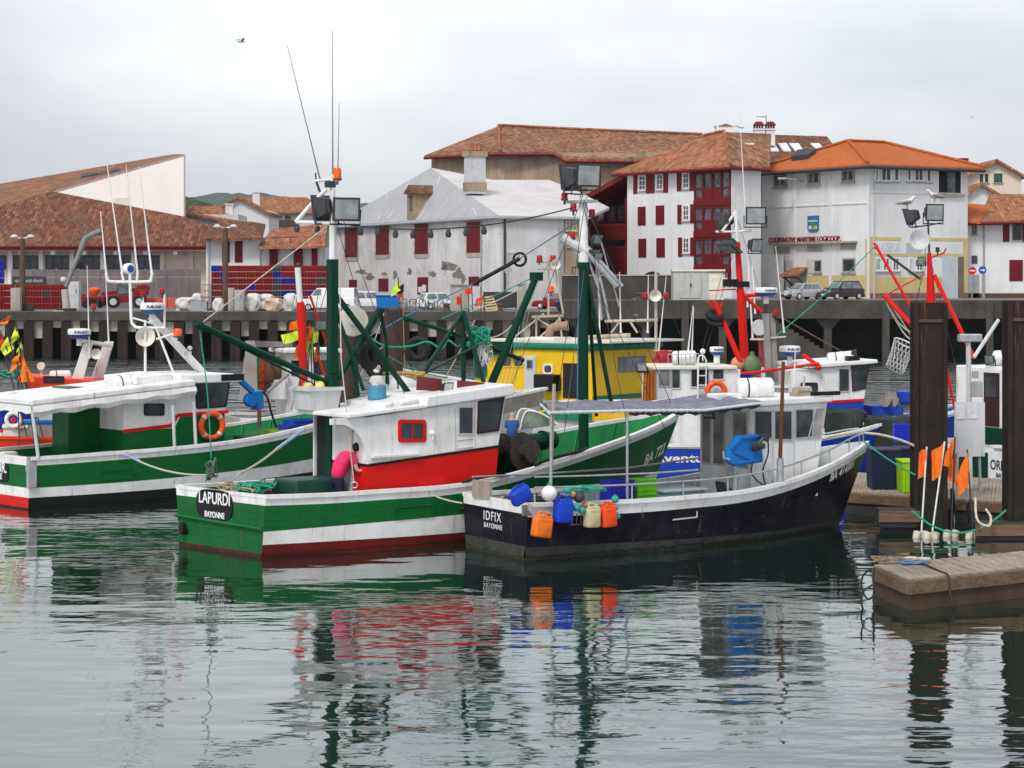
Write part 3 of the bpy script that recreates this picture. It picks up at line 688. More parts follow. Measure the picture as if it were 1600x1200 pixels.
u0,z0,u1,z1 = fa.rect(994,424,1046,470); m = MB(); r_ = (u1-u0)/2; cz = z1-r_
m.prism([fa.P(u0,ZR,.0),fa.P(u1,ZR,0)]+[fa.P((u0+u1)/2+r_*math.cos(math.pi*i/14), cz+r_*math.sin(math.pi*i/14),0) for i in range(15)], fa.n*.03); inv(m.build('arch_doorway', concrete_d, ah), ah)  # flat dark panel, the shade inside the arch put into its colour
fa.window((1128,422,1137,436), ah, white, glass2, (1,1)); fa.shutter((1137,421,1143,448), ah); fa.shutter((1120,436,1134,448), ah)
for cx, cy0, cy1, Yc in ((1169,226,252,207),):
    chim(ah, cx, cy0, cy1, Yc, 1.0)
# balconies, the recessed red timber block to the left
bbk = thing('timber_balconies', 'recessed block of dark red timber balconies under a sloping roof edge', 'building', XY(950, 214)+V((0,0,ZR)))
bw = Wall(XY(918,216.5), fa.P(-.02,0)); zt_l = W(920,303,216.5).z; zt_r = W(980,272,212).z
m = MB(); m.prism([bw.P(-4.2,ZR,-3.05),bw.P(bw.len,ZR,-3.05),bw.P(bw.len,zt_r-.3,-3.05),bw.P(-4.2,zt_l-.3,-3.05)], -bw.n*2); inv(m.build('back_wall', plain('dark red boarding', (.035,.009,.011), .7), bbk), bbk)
m = MB(); m.prism([bw.P(-.6,zt_l-.9,.5),bw.P(bw.len,zt_r-.5,.5),bw.P(bw.len,zt_r,.5),bw.P(-.6,zt_l-.4,.5)], -bw.n*7); inv(m.build('roof', maroon, bbk), bbk)
for py in (350,385,412,446):
    z1 = bw.at(950,py)[1]; m = MB(); bw.slab(m, 0, z1-.28, bw.len, z1, -3, .1); o = inv(m.build('balcony', maroon, bbk), bbk)
    m = MB(); z2 = z1+.05
    if py < 440:
        zb = z1-1.5
        for i in range(26): a = bw.len*i/26; bw.slab(m, a, z1-1.6, a+bw.len/26*.7, z1-.3, .0, .06)
        m.build('railing', maroon, o)
for r in ((934,327,945,346),(951,322,963,347),(965,320,977,347)): 
    ww = Wall(bw.P(0,0,-3.0), bw.P(bw.len,0,-3.0)); ww.window(r, bbk, maroon, glass2, (0,0), .14, .06, False)
m = MB()
for a in (.15, bw.len-.2): m = MB(); bw.slab(m, a-.14, ZR, a+.14, zt_l-.6, -.3, 0); inv(m.build('post', maroon, bbk), bbk)
# roof behind with skylights and chimneys
rb = thing('tiled_house', 'house behind with a long tiled roof, skylights and two capped chimneys', 'house', XY(1240, 226)+V((0,0,ZR)))
e0, e1, r1, r0 = W(1150,262,222), W(1330,262,222), W(1292,213,236), W(1128,208,236)
pr = plane3(e0,e1,r0); m = MB(); m.box(e0.x+1, e1.x-1, 223, 245, ZR, e0.z-.2); inv(m.build('wall', plaster_grey, rb), rb)
inv(roof_mesh([[e0,e1,hit(1292,213,*pr),hit(1128,208,*pr)]], .3).build('roof', roof_brown, rb), rb)
for a, b_ in ((1196,1214),(1215,1233),(1233,1252),(1266,1284)):
    y0, y1 = (226,237) if a < 1260 else (226,234)
    m = MB(); q_ = [hit(a+0,y0,*pr),hit(b_-4,y0,*pr),hit(b_+3,y1,*pr),hit(a+9,y1,*pr)]; m.prism([p+V((0,0,.02)) for p in q_], (0,0,.15)); inv(m.build('skylight', paint('skylight glass', (.75,.77,.8), .2), rb), rb)
for cx, y0, y1 in ((1186,203,228),(1204,203,212)):
    c = chim(rb, cx, y0, y1, 229, .95); p = W(cx, y0, 229); m = MB()
    for k in range(4): m.box(p.x-.5+k*.27, p.x-.36+k*.27, 229.1, 229.8, p.z+.16, p.z+.5)
    m.hexa([(p.x-.6,228.9,p.z+.5),(p.x+.6,228.9,p.z+.5),(p.x+.6,230,p.z+.5),(p.x-.6,230,p.z+.5)],[(p.x-.3,229.2,p.z+.9),(p.x+.3,229.2,p.z+.9),(p.x+.3,229.7,p.z+.9),(p.x-.3,229.7,p.z+.9)]); m.build('chimney_cap', maroon, c)
m = MB(); a = W(1197,180,231); m.tube([W(1197,205,231), a], .04, 5); m.tube([W(1182,182,231), W(1198,183,231)], .03, 5)
for k in range(4): p = W(1184+k*3.5,182.3,231); m.tube([p-V((0,.4,0)), p+V((0,.4,0))], .02, 4)
inv(m.build('aerial', dgrey, rb), rb)
def bell(h):
    pass
pg = thing('small_gabled_turret', 'pale stepped roof turret above the terracotta roof of the apartment house', 'building', W(1135, 208, 240))
p = W(1135,210,240); m = MB(); m.box(p.x-1.2,p.x+1.2,239,241,p.z-2,W(1135,198,240).z); m.hexa([(p.x-1.3,239,W(1135,198,240).z),(p.x-.6,239,W(1135,198,240).z),(p.x-.6,241,W(1135,198,240).z),(p.x-1.3,241,W(1135,198,240).z)],[(p.x-1.3,239,W(1135,196,240).z),(p.x-.7,239,W(1135,196,240).z),(p.x-.7,241,W(1135,196,240).z),(p.x-1.3,241,W(1135,196,240).z)])
m.prism([(p.x+.4,239,W(0,198,240).z),(p.x+1.9,239,W(0,200,240).z),(p.x+1.1,239,W(0,193,240).z)], (0,2,0)); inv(m.build('wall', plaster_pink, pg), pg)
m = MB(); m.prism([(p.x-1.0,238.9,W(0,198,240).z),(p.x+.6,238.9,W(0,198,240).z),(p.x-.2,238.9,W(0,194,240).z)], (0,2.2,0)); inv(m.build('roof', roof_mid, pg), pg)
# ---- cooperative building
cb = thing('harbour_office', 'boxy white building with an orange hip roof, yellow base and red roof sign letters', 'building', XY(1358, 198)+V((0,0,ZR)))
c2 = XY(1358,198); dl2 = V((-.51,.86,0)).normalized(); dr2 = V((.86,.51,0)).normalized()
ka = Wall(c2+dl2*20, c2); u_ = ka.at(1188,400)[0]; ka = Wall(ka.P(u_,0), c2)
kb = Wall(c2, c2+dr2*20); kl = kb.at(1512,400)[0]; kb = Wall(c2, kb.P(kl,0))
zC = ka.at(1357,257)[1]
m = MB(); m.prism([ka.P(0,ZR),c2+V((0,0,ZR)),kb.P(kb.len,ZR),kb.P(kb.len,ZR)+dl2*ka.len], (0,0,zC-ZR)); inv(m.build('wall', plaster, cb), cb)
ov = 1.0
ea3, ec3, eb3 = ka.P(-1,zC,ov), c2+V((0,0,zC))+ka.n*ov+kb.n*ov, kb.P(kb.len+1.2,zC,ov)
ap3 = W(1325,221,205); pA = plane3(ea3, ec3, ap3); ap4 = W(1382,223.5,205+5)
inv(roof_mesh([[ea3,ec3,ap3],[ec3,eb3,ap4,ap3]], .3).build('roof', roof_new, cb), cb)
m = MB(); m.tube([ea3-V((0,0,.3)), ec3-V((0,0,.3)), eb3-V((0,0,.3))], .17, 6); inv(m.build('gutter', dgrey, cb), cb)
m = MB(); m.tube([ec3+V((0,0,.1)), ap3+V((0,0,.1)), ap4+V((0,0,.1)), eb3+V((0,0,.1))], .16, 6); m.tube([ap3+V((0,0,.1)), ea3+V((0,0,.1))], .16, 6); inv(m.build('ridge_tiles', roof_new, cb), cb)
m = MB(); q_ = [hit(1238,244,*pA),hit(1260,241,*pA),hit(1272,240,*pA),hit(1248,252,*pA)]
q_ = [hit(1236,252,*pA),hit(1262,249,*pA),hit(1275,240,*pA),hit(1246,241,*pA)]; m.prism([p+V((0,0,.02)) for p in q_], (0,0,.45)); inv(m.build('skylight', dgrey, cb), cb)
for r in ((1209,271,1230,293),(1262,267,1282,289),(1316,264,1336,285)): ka.window(r, cb, concrete_l, glass2, (1,0), .22, .12)
for r in ((1367,262,1373,284),(1376,262,1393,284),(1396,262,1405,284),(1417,262,1424,284),(1428,263,1443,284),(1447,264,1455,285)): kb.window(r, cb, white, glass, (1 if r[2]-r[0] > 10 else 0,0), .16, .06)
m = MB(); u0,z0,u1,z1 = kb.rect(1467,263,1501,302); kb.slab(m,u0,z0,u1,z1,-.01,.012); o = inv(m.build('loggia', concrete_d, cb), cb); m = MB(); kb.slab(m,u0+1.0,z0,u0+2.0,z1-.3,.0,.04); m.build('pane', glass2, o)  # loggia is a flat panel with its recess shade put into the colour
m = MB(); kb.slab(m,u0-.2,z0-.3,u1+.3,z0,-.01,.25); m.build('sill', concrete_l, o)
m = MB()
for i in (1,2,3): a = ka.len*i/3-.2; ka.slab(m, a, ZR, a+.3, zC, -.01, .10)
ka.slab(m, 0, ka.at(1270,322)[1], ka.len, ka.at(1270,322)[1]+.12, -.01, .07); inv(m.build('wall_bands', plaster, cb), cb)
u0,z0,u1,z1 = kb.rect(1358,300,1512,303); m = MB(); kb.slab(m, 0, z0, kb.len, z1, -.01,.06); inv(m.build('wall_bands', plaster, cb), cb)
m = MB(); u0,z0,u1,z1 = ka.rect(1205,378,1340,381); ka.slab(m,u0,z0,u1,z1,-.01,.5); o = inv(m.build('sign_ledge', concrete_l, cb), cb)
flat_text('COOPERATIVE MARITIME LOGICOOP.', .66, plain('red sign letters', (.22,.01,.015), .5), o, ka.P(u0+.1,z1+.03,.4), ka.u, (0,0,1), w=(u1-u0)*.84, ext=.08, bold=.012)
pl_ = thing('wall_plaque', 'small blue coat of arms plaque on the white wall above the red sign letters', 'plaque', XY(1271, 203)+V((0,0,ZR)))
u0,z0,u1,z1 = ka.rect(1263,337,1280,362); m = MB(); ka.slab(m,u0,z0+.15,u1,z1,.0,.10); ka.slab(m,u0+.2,z0,u1-.2,z0+.15,0,.1); inv(m.build('board', plain('plaque blue', (.03,.16,.30), .5), pl_), pl_)
for (a0,b0_,a1,b1_,cc) in ((.1,.62,.9,.72,(.5,.6,.6)),(.12,.16,.42,.38,(.5,.16,.05)),(.56,.14,.9,.38,(.45,.42,.1)),(.2,.44,.8,.56,(.08,.22,.12))):
    m = MB(); ka.slab(m, lerp(u0,u1,a0), lerp(z0,z1,b0_), lerp(u0,u1,a1), lerp(z0,z1,b1_), .1, .13); inv(m.build('emblem', plain('emblem %.2f' % cc[0], cc), pl_), pl_)
ym = fw = yplaster
u0,z0,u1,z1 = ka.rect(1265,430,1358,475); m = MB(); ka.slab(m, ka.at(1263,440)[0], ZR, ka.len+.03, z1, -.01, .03); ka.slab(m, ka.len-.55, z1, ka.len+.03, ka.at(1356,373)[1], -.01, .03); inv(m.build('yellow_base', yplaster, cb), cb)
zy1 = kb.at(1440,371)[1]; zy0 = kb.at(1440,376)[1]; zz1 = kb.at(1440,396)[1]; zz0 = kb.at(1440,401)[1]; zb = kb.at(1400,433)[1]
m = MB(); kb.slab(m, .0, ZR+.5, kb.at(1482,440)[0], zb, -.01, .03); kb.slab(m, 0, zb, .5, zy1, -.01, .03); kb.slab(m, .5, zy0, kb.at(1408,373)[0], zy1, -.01, .03); kb.slab(m, kb.at(1452,373)[0], zy0, kb.len-.6, zy1, -.01, .03); kb.slab(m, .5, zz0, kb.len-.6, zz1, -.01, .03); kb.slab(m, kb.len-.6, ZR+.5, kb.len+.02, zy1, -.01, .03)
inv(m.build('yellow_bands', yplaster, cb), cb)
m = MB(); kb.slab(m, 0, ZR, kb.len, ZR+.5, -.01, .05); inv(m.build('base_course', paint('faded red base', (.22,.06,.06), .7, (.35,.3,.28), .7), cb), cb)
flat_text('VASSEUR', 1.15, plain('faded letters', (.50,.52,.53), .8), cb, kb.P(kb.at(1370,391)[0], kb.at(1388,393)[1], .01)-V(cb.location), kb.u, (0,0,1), w=kb.at(1406,391)[0]-kb.at(1370,391)[0], ext=.02)
m = MB(); uc = kb.at(1428,384)[0]; zc = kb.at(1428,389)[1]
m.prism([kb.P(uc-1.3+.2*math.sin(i), zc+.55*math.sin(i*1.05)+.2*math.cos(i*2), .01) if 0 else kb.P(uc+1.2*math.cos(i/10*2*math.pi)*(1-.25*(i%2)), zc+.9*math.sin(i/10*2*math.pi)*(1-.25*(i%2)), -.005) for i in range(10)], kb.n*.02); inv(m.build('faded_emblem', plain('faded grey green', (.42,.47,.46), .8), cb), cb)
for r in ((1367,402,1376,424),(1379,402,1390,424),(1394,402,1405,424),(1420,402,1427,424),(1431,402,1442,424)): kb.window(r, cb, white, glass2, (1,0), .14, .06)
u0,z0,u1,z1 = kb.rect(1472,401,1496,459); m = MB(); kb.slab(m,u0,ZR,u1,z1,.02,.08); inv(m.build('door', paint('pale grey door', (.55,.58,.62), .5), cb), cb)
m = MB(); kb.slab(m,u1,ZR,u1+.7,z1,.02,.10); inv(m.build('shutter', stained('brown wood', (.22,.17,.13), (.1,.08,.06)), cb), cb)
u0,z0,u1,z1 = ka.rect(1200,407,1241,470); m = MB(); ka.slab(m,u0,ZR,u1,z1,-.01,.05)
for i in range(14): zq = lerp(ZR, z1, i/14); ka.slab(m,u0+.1,zq,u1-.1,zq+.06,.05,.08)
inv(m.build('roller_door', lgrey, cb), cb)
ka.window((1272,406,1284,426), cb, concrete_l, glass, (0,0), .14); ka.window((1316,403,1337,426), cb, concrete_l, glass, (0,0), .16)
m = MB(); u0,z0,u1,z1 = ka.rect(1261,405,1271,427); ka.slab(m,u0,z0,u1,z1,-.01,.06); inv(m.build('shutter', lgrey, cb), cb)
m = MB()
for r in ((1210,386,1234,396),(1262,383,1286,393),(1314,380,1338,390)): u0,z0,u1,z1 = ka.rect(*r); m = MB(); ka.slab(m,u0,z0,u1,z1,-.01,.05); inv(m.build('wall_panel', concrete_l, cb), cb)
m = MB(); ka.slab(m, .1, ZR, .25, zC, 0, .14); inv(m.build('drainpipe', grey, cb), cb)
m = MB(); kb.slab(m, .45, ZR, .58, zC, 0, .12); inv(m.build('drainpipe', lgrey, cb), cb)
m = MB(); p = ka.P(ka.at(1256,284)[0], ka.at(1256,284)[1], 0); m.tube([p, p+ka.n*.5+V((-.3,0,.2)), p+ka.n*1.0+V((-.9,0,.3))], .06, 6); m.obox(p+ka.n*1.1+V((-1.2,0,.3)), .8,.35,.2); inv(m.build('wall_lamp', grey, cb), cb)
# little tiled porch
po = thing('tiled_porch', 'little red tiled porch roof over the doorway behind the silver car', 'porch', XY(1253, 204)+V((0,0,ZR)))
u0,z0,u1,z1 = ka.rect(1238,424,1268,432); m = MB(); m.prism([ka.P(u0,z0,1.6),ka.P(u1,z0,1.6),ka.P(u1-.5,z1+.25,0),ka.P(u0+.5,z1+.25,0)], (0,0,.15)); inv(m.build('roof', roof_mid, po), po)
m = MB()
for e in (u0+.5,u1-.5): m.bar(ka.P(e,z0-1.2,0), ka.P(e,z0-.02,1.4), .14)
m.bar(ka.P(u0+.3,z0-.1,1.4),ka.P(u1-.3,z0-.1,1.4),.14); m.box; inv(m.build('brackets', rust, po), po)
# annex between the apartment house and the office
ax = thing('link_building', 'plain grey white wall block between the apartment house and the boxy office', 'building', XY(1165, 209)+V((0,0,ZR)))
w5 = Wall(XY(1146,208), XY(1192,208)); m = MB(); w5.slab(m, 0, ZR, w5.len+2, w5.at(1170,398)[1], -5, 0); inv(m.build('wall', plaster_grey, ax), ax)
m = MB(); w5.slab(m, 0, w5.at(1170,425)[1], w5.len, w5.at(1170,425)[1]+.1, 0, .06); inv(m.build('ledge', concrete_l, ax), ax)
# ---- houses to the right
def exr(h, ww):
    for r, gm in (((1531,272,1536,285),glass),((1539,272,1544,285),glass),((1553,271,1566,285),plain('green shutter', (.03,.12,.08)))): ww.window(r, h, dgrey, gm, (0,0), .1)
gable_house('cream gabled house with a green shutter, far right behind the orange roof', 232, (1512,272,1596), (1556,250), roof_mid, plaster_cream, exr, 14, base=ZR)
def exr3(h, ww):
    m = MB(); p = W(1506,247,226); m.box(p.x-.5,p.x+.5,226,227,p.z-1.5,p.z); c = inv(m.build('chimney', maroon, h), h)
gable_house('small gabled house tucked between the cream gable and the near right house', 220, (1512,300,1556), (1531,287), roof_mid, plaster, exr3, 12, base=ZR)
rh = thing('right_house', 'white house with maroon shutters and a brown tiled roof at the right edge', 'house', XY(1570, 206)+V((0,0,ZR)))
w6 = Wall(XY(1508,206), XY(1700,206)); zt6 = w6.at(1560,345)[1]
m = MB(); w6.slab(m, 0, ZR, w6.len, zt6, -10, 0); inv(m.build('wall', plaster, rh), rh)
e0, e1, r1, r0 = W(1505,345,204.8), W(1710,341,204.8), W(1720,303,212), W(1546,303,212)
inv(roof_mesh([[W(1530,345,204.8),e1,r1,r0]], .3).build('roof', roof_mid, rh), rh)
o = inv(roof_mesh([[e0,W(1532,345,204.6),W(1546,320,209),W(1512,318,209)]], .3).build('roof', roof_new, rh), rh); part_label(o, 'small bright orange lean-to roof')
m = MB(); m.tube([e0-V((0,0,.3)), e1-V((0,0,.3))], .17, 6); inv(m.build('eaves', maroon, rh), rh)
for r in ((1567,347,1577,378),(1597,346,1607,378),(1577,406,1598,439)): w6.shutter(r, rh)
w6.window((1582,347,1596,375), rh, dgrey, glass, (2,3)); w6.window((1518,350,1527,367), rh, concrete_l, glass)
m = MB(); u0,z0,u1,z1 = w6.rect(1518,399,1527,412)
for i in range(6): zq = lerp(z0,z1,i/6); w6.slab(m,u0,zq,u1,zq+.1,-.01,.06)
inv(m.build('vent_grille', dgrey, rh), rh)
m = MB(); w6.slab(m, 0, ZR, w6.len, ZR+.45, -.01,.05); inv(m.build('base_course', rust, rh), rh)
m = MB(); uu = w6.at(1537,400)[0]; w6.slab(m, uu-.08, ZR, uu+.08, zt6, 0, .15); inv(m.build('drainpipe', grey, rh), rh)
m = MB(); uu = w6.at(1524,400)[0]; w6.slab(m, uu-.35, ZR, uu+.35, ZR+2.2, -.01, .05); inv(m.build('door', grey, rh), rh)
# ================================================================ boats
BOATS = 'fishing boats moored in the harbour'
class Boat:
    def __init__(s, name, label, xy, deg, cat='fishing boat', group=BOATS):
        s.root = thing(name, label, cat, (xy[0], xy[1], 0), R(deg), group)
        s.M = Mx.Translation((xy[0], xy[1], 0)) @ Mx.Rotation(R(deg), 4, 'Z'); s.I = s.M.inverted(); s.deg = deg
        s.c = s.I @ CAM
    def _r(s, px, py): return s.I.to_3x3() @ ray(px, py)
    def on(s, k, px, py, v): r = s._r(px, py); return s.c + r*((v-s.c[k])/r[k])
    def oy(s, px, py, y): return s.on(1, px, py, y)
    def ox(s, px, py, x): return s.on(0, px, py, x)
    def oz(s, px, py, z): return s.on(2, px, py, z)
    def near(s, px, py, p):                       # seen at (px,py), at the distance of the local point p
        return s.I @ W(px, py, (s.M @ V(p)).y)
    def W(s, px, py, Y): return s.I @ W(px, py, Y)
    def pt(s, name, mb, mat, parent=None, **k): return mb.build(name, mat, parent or s.root, **k)
    def hull(s, L, Lw, bs, bw, sheer_px=None, sheer=None, bands=(), tbands=None, skew=0, deck=.55, inner=None, capm=None, n=30, cap=(.16,.09), dmat=None, rake=.25, strake=None):
        s.L, s.Lw, s.bs, s.bw, s.skew = L, Lw, bs, bw, skew
        if sheer_px:
            tab = [(p.x, p.y) for p in smooth_curve([(a,b,0) for a, b in sheer_px], 5)]
            raw = []
            for i in range(n+1):
                u = i/n; w = s.M @ V((u*L+s.skx(u,-interp(bs,u)), -interp(bs,u), 0)); px = 800+FPX*w.x/w.y
                raw.append(CH-(interp(tab, px)-HZ)*w.y/FPX)
            for _ in range(3): raw = [raw[0]]+[(raw[i-1]+2*raw[i]+raw[i+1])/4 for i in range(1,n)]+[raw[-1]]
            s.sh = [(i/n, z) for i, z in enumerate(raw)]
        else: s.sh = [(p.x, p.y) for p in smooth_curve([(a,b,0) for a, b in sheer], 5)]
        s.bsc = [(p.x, p.y) for p in smooth_curve([(a,b,0) for a, b in bs], 6)]; s.bwc = [(p.x, p.y) for p in smooth_curve([(a,b,0) for a, b in bw], 6)]
        # bands: top to bottom [(material, z_bottom(u, zs))]
        lev = [lambda u, zs: zs]; mats = []
        for m, f in bands:
            g = lev[-1]; lev.append((lambda g, f: lambda u, zs: (g(u,zs)+f(u,zs))/2)(g, f)); lev.append(f); mats += [m, m]
        ml = []; 
        for m in mats+[x for x, _ in (tbands or [])]:
            if m not in ml: ml.append(m)
        mb = MB(); nl = len(lev)
        for sd in (-1, 1):
            v = [s.P(i/n, f(i/n, s.zs(i/n)), sd) for i in range(n+1) for f in lev]; b0 = len(mb.v); mb.v += v
            for i in range(n):
                for k in range(nl-1):
                    q = [b0+i*nl+k, b0+(i+1)*nl+k, b0+(i+1)*nl+k+1, b0+i*nl+k+1]
                    mb.f.append(q if sd > 0 else q[::-1]); mb.m.append(ml.index(mats[k]))
        tb = tbands or bands; zt = [s.zs(0)]+[f(0, s.zs(0)) for _, f in tb]
        for k, (m, f) in enumerate(tb):
            a, b = zt[k], zt[k+1]; mb.cur = ml.index(m)
            mb.face([s.P(0,a,1), s.P(0,b,1), s.P(0,b,-1), s.P(0,a,-1)])
        mb.cur = 0
        h = s.pt('hull', mb, ml, smooth=35)
        # inside of the bulwark, deck, cap rail
        t = .09; m = MB()
        for sd in (-1, 1):
            a = [s.P(i/n*.985, s.zs(i/n*.985), sd, t) for i in range(n+1)]; b = [s.P(i/n*.985, min(deck, a[i].z-.05), sd, t) for i in range(n+1)]
            for i in range(n): q = [a[i], a[i+1], b[i+1], b[i]]; m.face(q[::-1] if sd > 0 else q)
        m.face([s.P(0,s.zs(0),1,t)+V((t,0,0)), s.P(0,s.zs(0),-1,t)+V((t,0,0)), V((s.P(0,0,-1).x+t,-bs[0][1]*.9,deck)), V((s.P(0,0,1).x+t,bs[0][1]*.9,deck))])
        if inner:
            for i in range(3, n-2, 2):
                for sd in (-1, 1):
                    u = i/n; p = s.P(u, s.zs(u)-.08, sd, t+.02); q = s.P(u, deck, sd, t+.02); m.bar(p, q, .06, .07)
        s.pt('bulwark', m, inner or bands[0][0])
        m = MB(); ps = []
        for i in range(n+1): ps.append(s.P(i/n*.985, deck, -1, t-.02))
        for i in range(n, -1, -1): ps.append(s.P(i/n*.985, deck, 1, t-.02))
        m.face([V((p.x,p.y,deck)) for p in ps]); s.pt('deck', m, dmat or grey)
        m = MB(); w_, hh = cap
        rim = [s.P(i/n, s.zs(i/n), -1, .03) for i in range(n+1)]+[s.P(i/n, s.zs(i/n), 1, .03) for i in range(n, -1, -1)]
        k = len(rim); out = []; inn = []
        for i, p in enumerate(rim):
            c = V((p.x, 0, p.z)); d = (p-V((min(p.x, L*.9),0,p.z))); d = d.normalized() if d.length > .01 else V((1,0,0))
            out.append(p+d*.07); inn.append(p-d*(w_-.07))
        for i in range(k):
            j = (i+1)%k
            if (rim[i]-rim[j]).length < 1e-4: continue
            up = V((0,0,hh/2)); A, B, C_, D = out[i], out[j], inn[j], inn[i]
            m.face([D+up,C_+up,B+up,A+up]); m.face([A-up,B-up,C_-up,D-up]); m.face([A+up,B+up,B-up,A-up]); m.face([C_+up,D+up,D-up,C_-up])
        s.pt('gunwale', m, capm or white)
        if strake:
            z0, z1, sm = strake; m = MB()
            for sd in (-1, 1): m.tube([s.P(i/n, lerp(z0,z1,i/n), sd)+V((0,sd*.03,0)) for i in range(n)], .045, 6)
            m.tube([s.P(0, z0, 1)+V((-.03,0,0)), s.P(0, z0-.0, 0)+V((-.03,0,-.0)), s.P(0, z0, -1)+V((-.03,0,0))], .045, 6)
            s.pt('rubbing_strake', m, sm)
        return h
    def skx(s, u, y): return s.skew*y*(1-u)**3
    def zs(s, u): return interp(s.sh, u)
    def P(s, u, z, sd, inset=0):
        zs = s.zs(u); zb = s.zs(1)
        f = max(0, min(1, z/zs)); b = lerp(interp(s.bwc,u), interp(s.bsc,u), f**.8)
        if z < 0: b *= max(.3, 1+z*.5)
        b = max(0, b-inset); st = s.Lw+(s.L-s.Lw)*max(-.25, min(1, z/zb))
        return V((u*st+s.skx(u, sd*b)-inset*(.6 if u > .95 else 0), sd*b, z))
    def SX(s, x, z, sd=-1):                        # hull surface at local x
        u = x/(s.Lw+(s.L-s.Lw)*max(0,min(1,z/s.zs(1)))); return s.P(min(.999,max(0,u)), z, sd)
    def hull_text(s, txt, x0, z0, x1, z1, size, mat, slope=True, name='lettering', bold=.01):
        cu = bpy.data.curves.new('t','FONT'); cu.body = txt; cu.size = size; cu.offset = bold; cu.resolution_u = 2
        to = bpy.data.objects.new('t', cu); COL.objects.link(to); dg = bpy.context.evaluated_depsgraph_get()
        me = bpy.data.meshes.new_from_object(to.evaluated_get(dg)); bpy.data.objects.remove(to)
        bm = bmesh.new(); bm.from_mesh(me); bmesh.ops.subdivide_edges(bm, edges=bm.edges[:], cuts=1); bm.to_mesh(me); bm.free()
        w_ = max(v.co.x for v in me.vertices)
        for v in me.vertices:
            t = v.co.x/w_; x = lerp(x0,x1,t); z = lerp(z0,z1,t)+v.co.y
            p = s.SX(x, z); q = s.SX(x+.05, z); r_ = s.SX(x, z+.05); nn = (q-p).cross(r_-p).normalized()
            v.co = p+nn*.012
        me.materials.clear(); me.materials.append(mat); o = bpy.data.objects.new(name, me); COL.objects.link(o); o.parent = s.root; return o
def prof(mb, pts, y0, y1):                          # side profile [(x,z)] swept across the boat
    return mb.prism([(x,y0,z) for x, z in pts], (0,y1-y0,0))
def win_y(bt, r, y, fm, gm=None, par=None, fw=.05, rad=.06, d=.03, name='window', bars=0, quad=None, sgn=-1):
    """window on a fore-and-aft wall at local y, from its photo rectangle or quad"""
    q = quad or [(r[0],r[3]),(r[2],r[3]),(r[2],r[1]),(r[0],r[1])]
    P = [bt.oy(px,py,y) for px, py in q]; c = sum(P, V())/4
    def ring(off):
        o = []
        for i in range(4):
            p, a, b = P[i], P[i-1], P[(i+1)%4]; da = (a-p).normalized(); db = (b-p).normalized(); p = p-(da+db)*off
            for k in range(4): t = k/3; o.append((p+da*rad*(1-t)**2+db*rad*t**2))
        return o
    A, B = ring(fw), ring(0); k = len(A); D = V((0,sgn*d,0)); m = MB()
    for i in range(k):
        j = (i+1)%k; m.face([A[i]+D,A[j]+D,B[j]+D,B[i]+D]); m.face([A[i],A[j],A[j]+D,A[i]+D]); m.face([B[j],B[i],B[i]+D,B[j]+D])
    for b_ in range(bars): e = (b_+1)/(bars+1); m.bar(P[0].lerp(P[1],e)+D*.8, P[3].lerp(P[2],e)+D*.8, .035, .02)
    w = bt.pt(name, m, fm, par); m = MB(); m.prism([p+V((0,sgn*.004,0)) for p in B], (0,sgn*.01,0)); bt.pt('pane', m, gm or glass, w); return w
def floodlight(bt, c, aim, size=.5, par=None, mat=None, name='floodlight'):
    """c and aim in boat coordinates"""
    c = V(c); z = V(aim).normalized(); x = z.cross(V((0,0,1))).normalized(); y = x.cross(z)*1.0
    y = -y if y.z < 0 else y; s = size
    F = lambda a, b, d: c+x*a*s+y*b*s+z*d*s
    m = MB()
    m.hexa([F(-.5,-.42,.0),F(.5,-.42,.0),F(.5,.42,.0),F(-.5,.42,.0)], [F(-.32,-.25,-.42),F(.32,-.25,-.42),F(.32,.25,-.42),F(-.32,.25,-.42)])
    m.hexa([F(-.54,-.46,.05),F(.54,-.46,.05),F(.54,.46,.05),F(-.54,.46,.05)], [F(-.54,-.46,.0),F(.54,-.46,.0),F(.54,.46,.0),F(-.54,.46,.0)])
    for i in range(6): e = -.28+.11*i; m.hexa([F(e,-.3,-.42),F(e+.035,-.3,-.42),F(e+.035,.3,-.42),F(e,.3,-.42)], [F(e,-.2,-.56),F(e+.035,-.2,-.56),F(e+.035,.2,-.56),F(e,.2,-.56)])
    h = bt.pt(name, m, mat or dgrey, par)
    m = MB(); m.hexa([F(-.46,-.38,.055),F(.46,-.38,.055),F(.46,.38,.055),F(-.46,.38,.055)], [F(-.46,-.38,.065),F(.46,-.38,.065),F(.46,.38,.065),F(-.46,.38,.065)]); bt.pt('lens', m, lampglass, h)
    m = MB(); m.tube([F(-.6,.0,-.1),F(-.6,-.6,-.1),F(.6,-.6,-.1),F(.6,.0,-.1)], .025, 5); bt.pt('bracket', m, dgrey, h); return h
radar_blue = paint('radar base blue', (.02,.09,.33), .4)
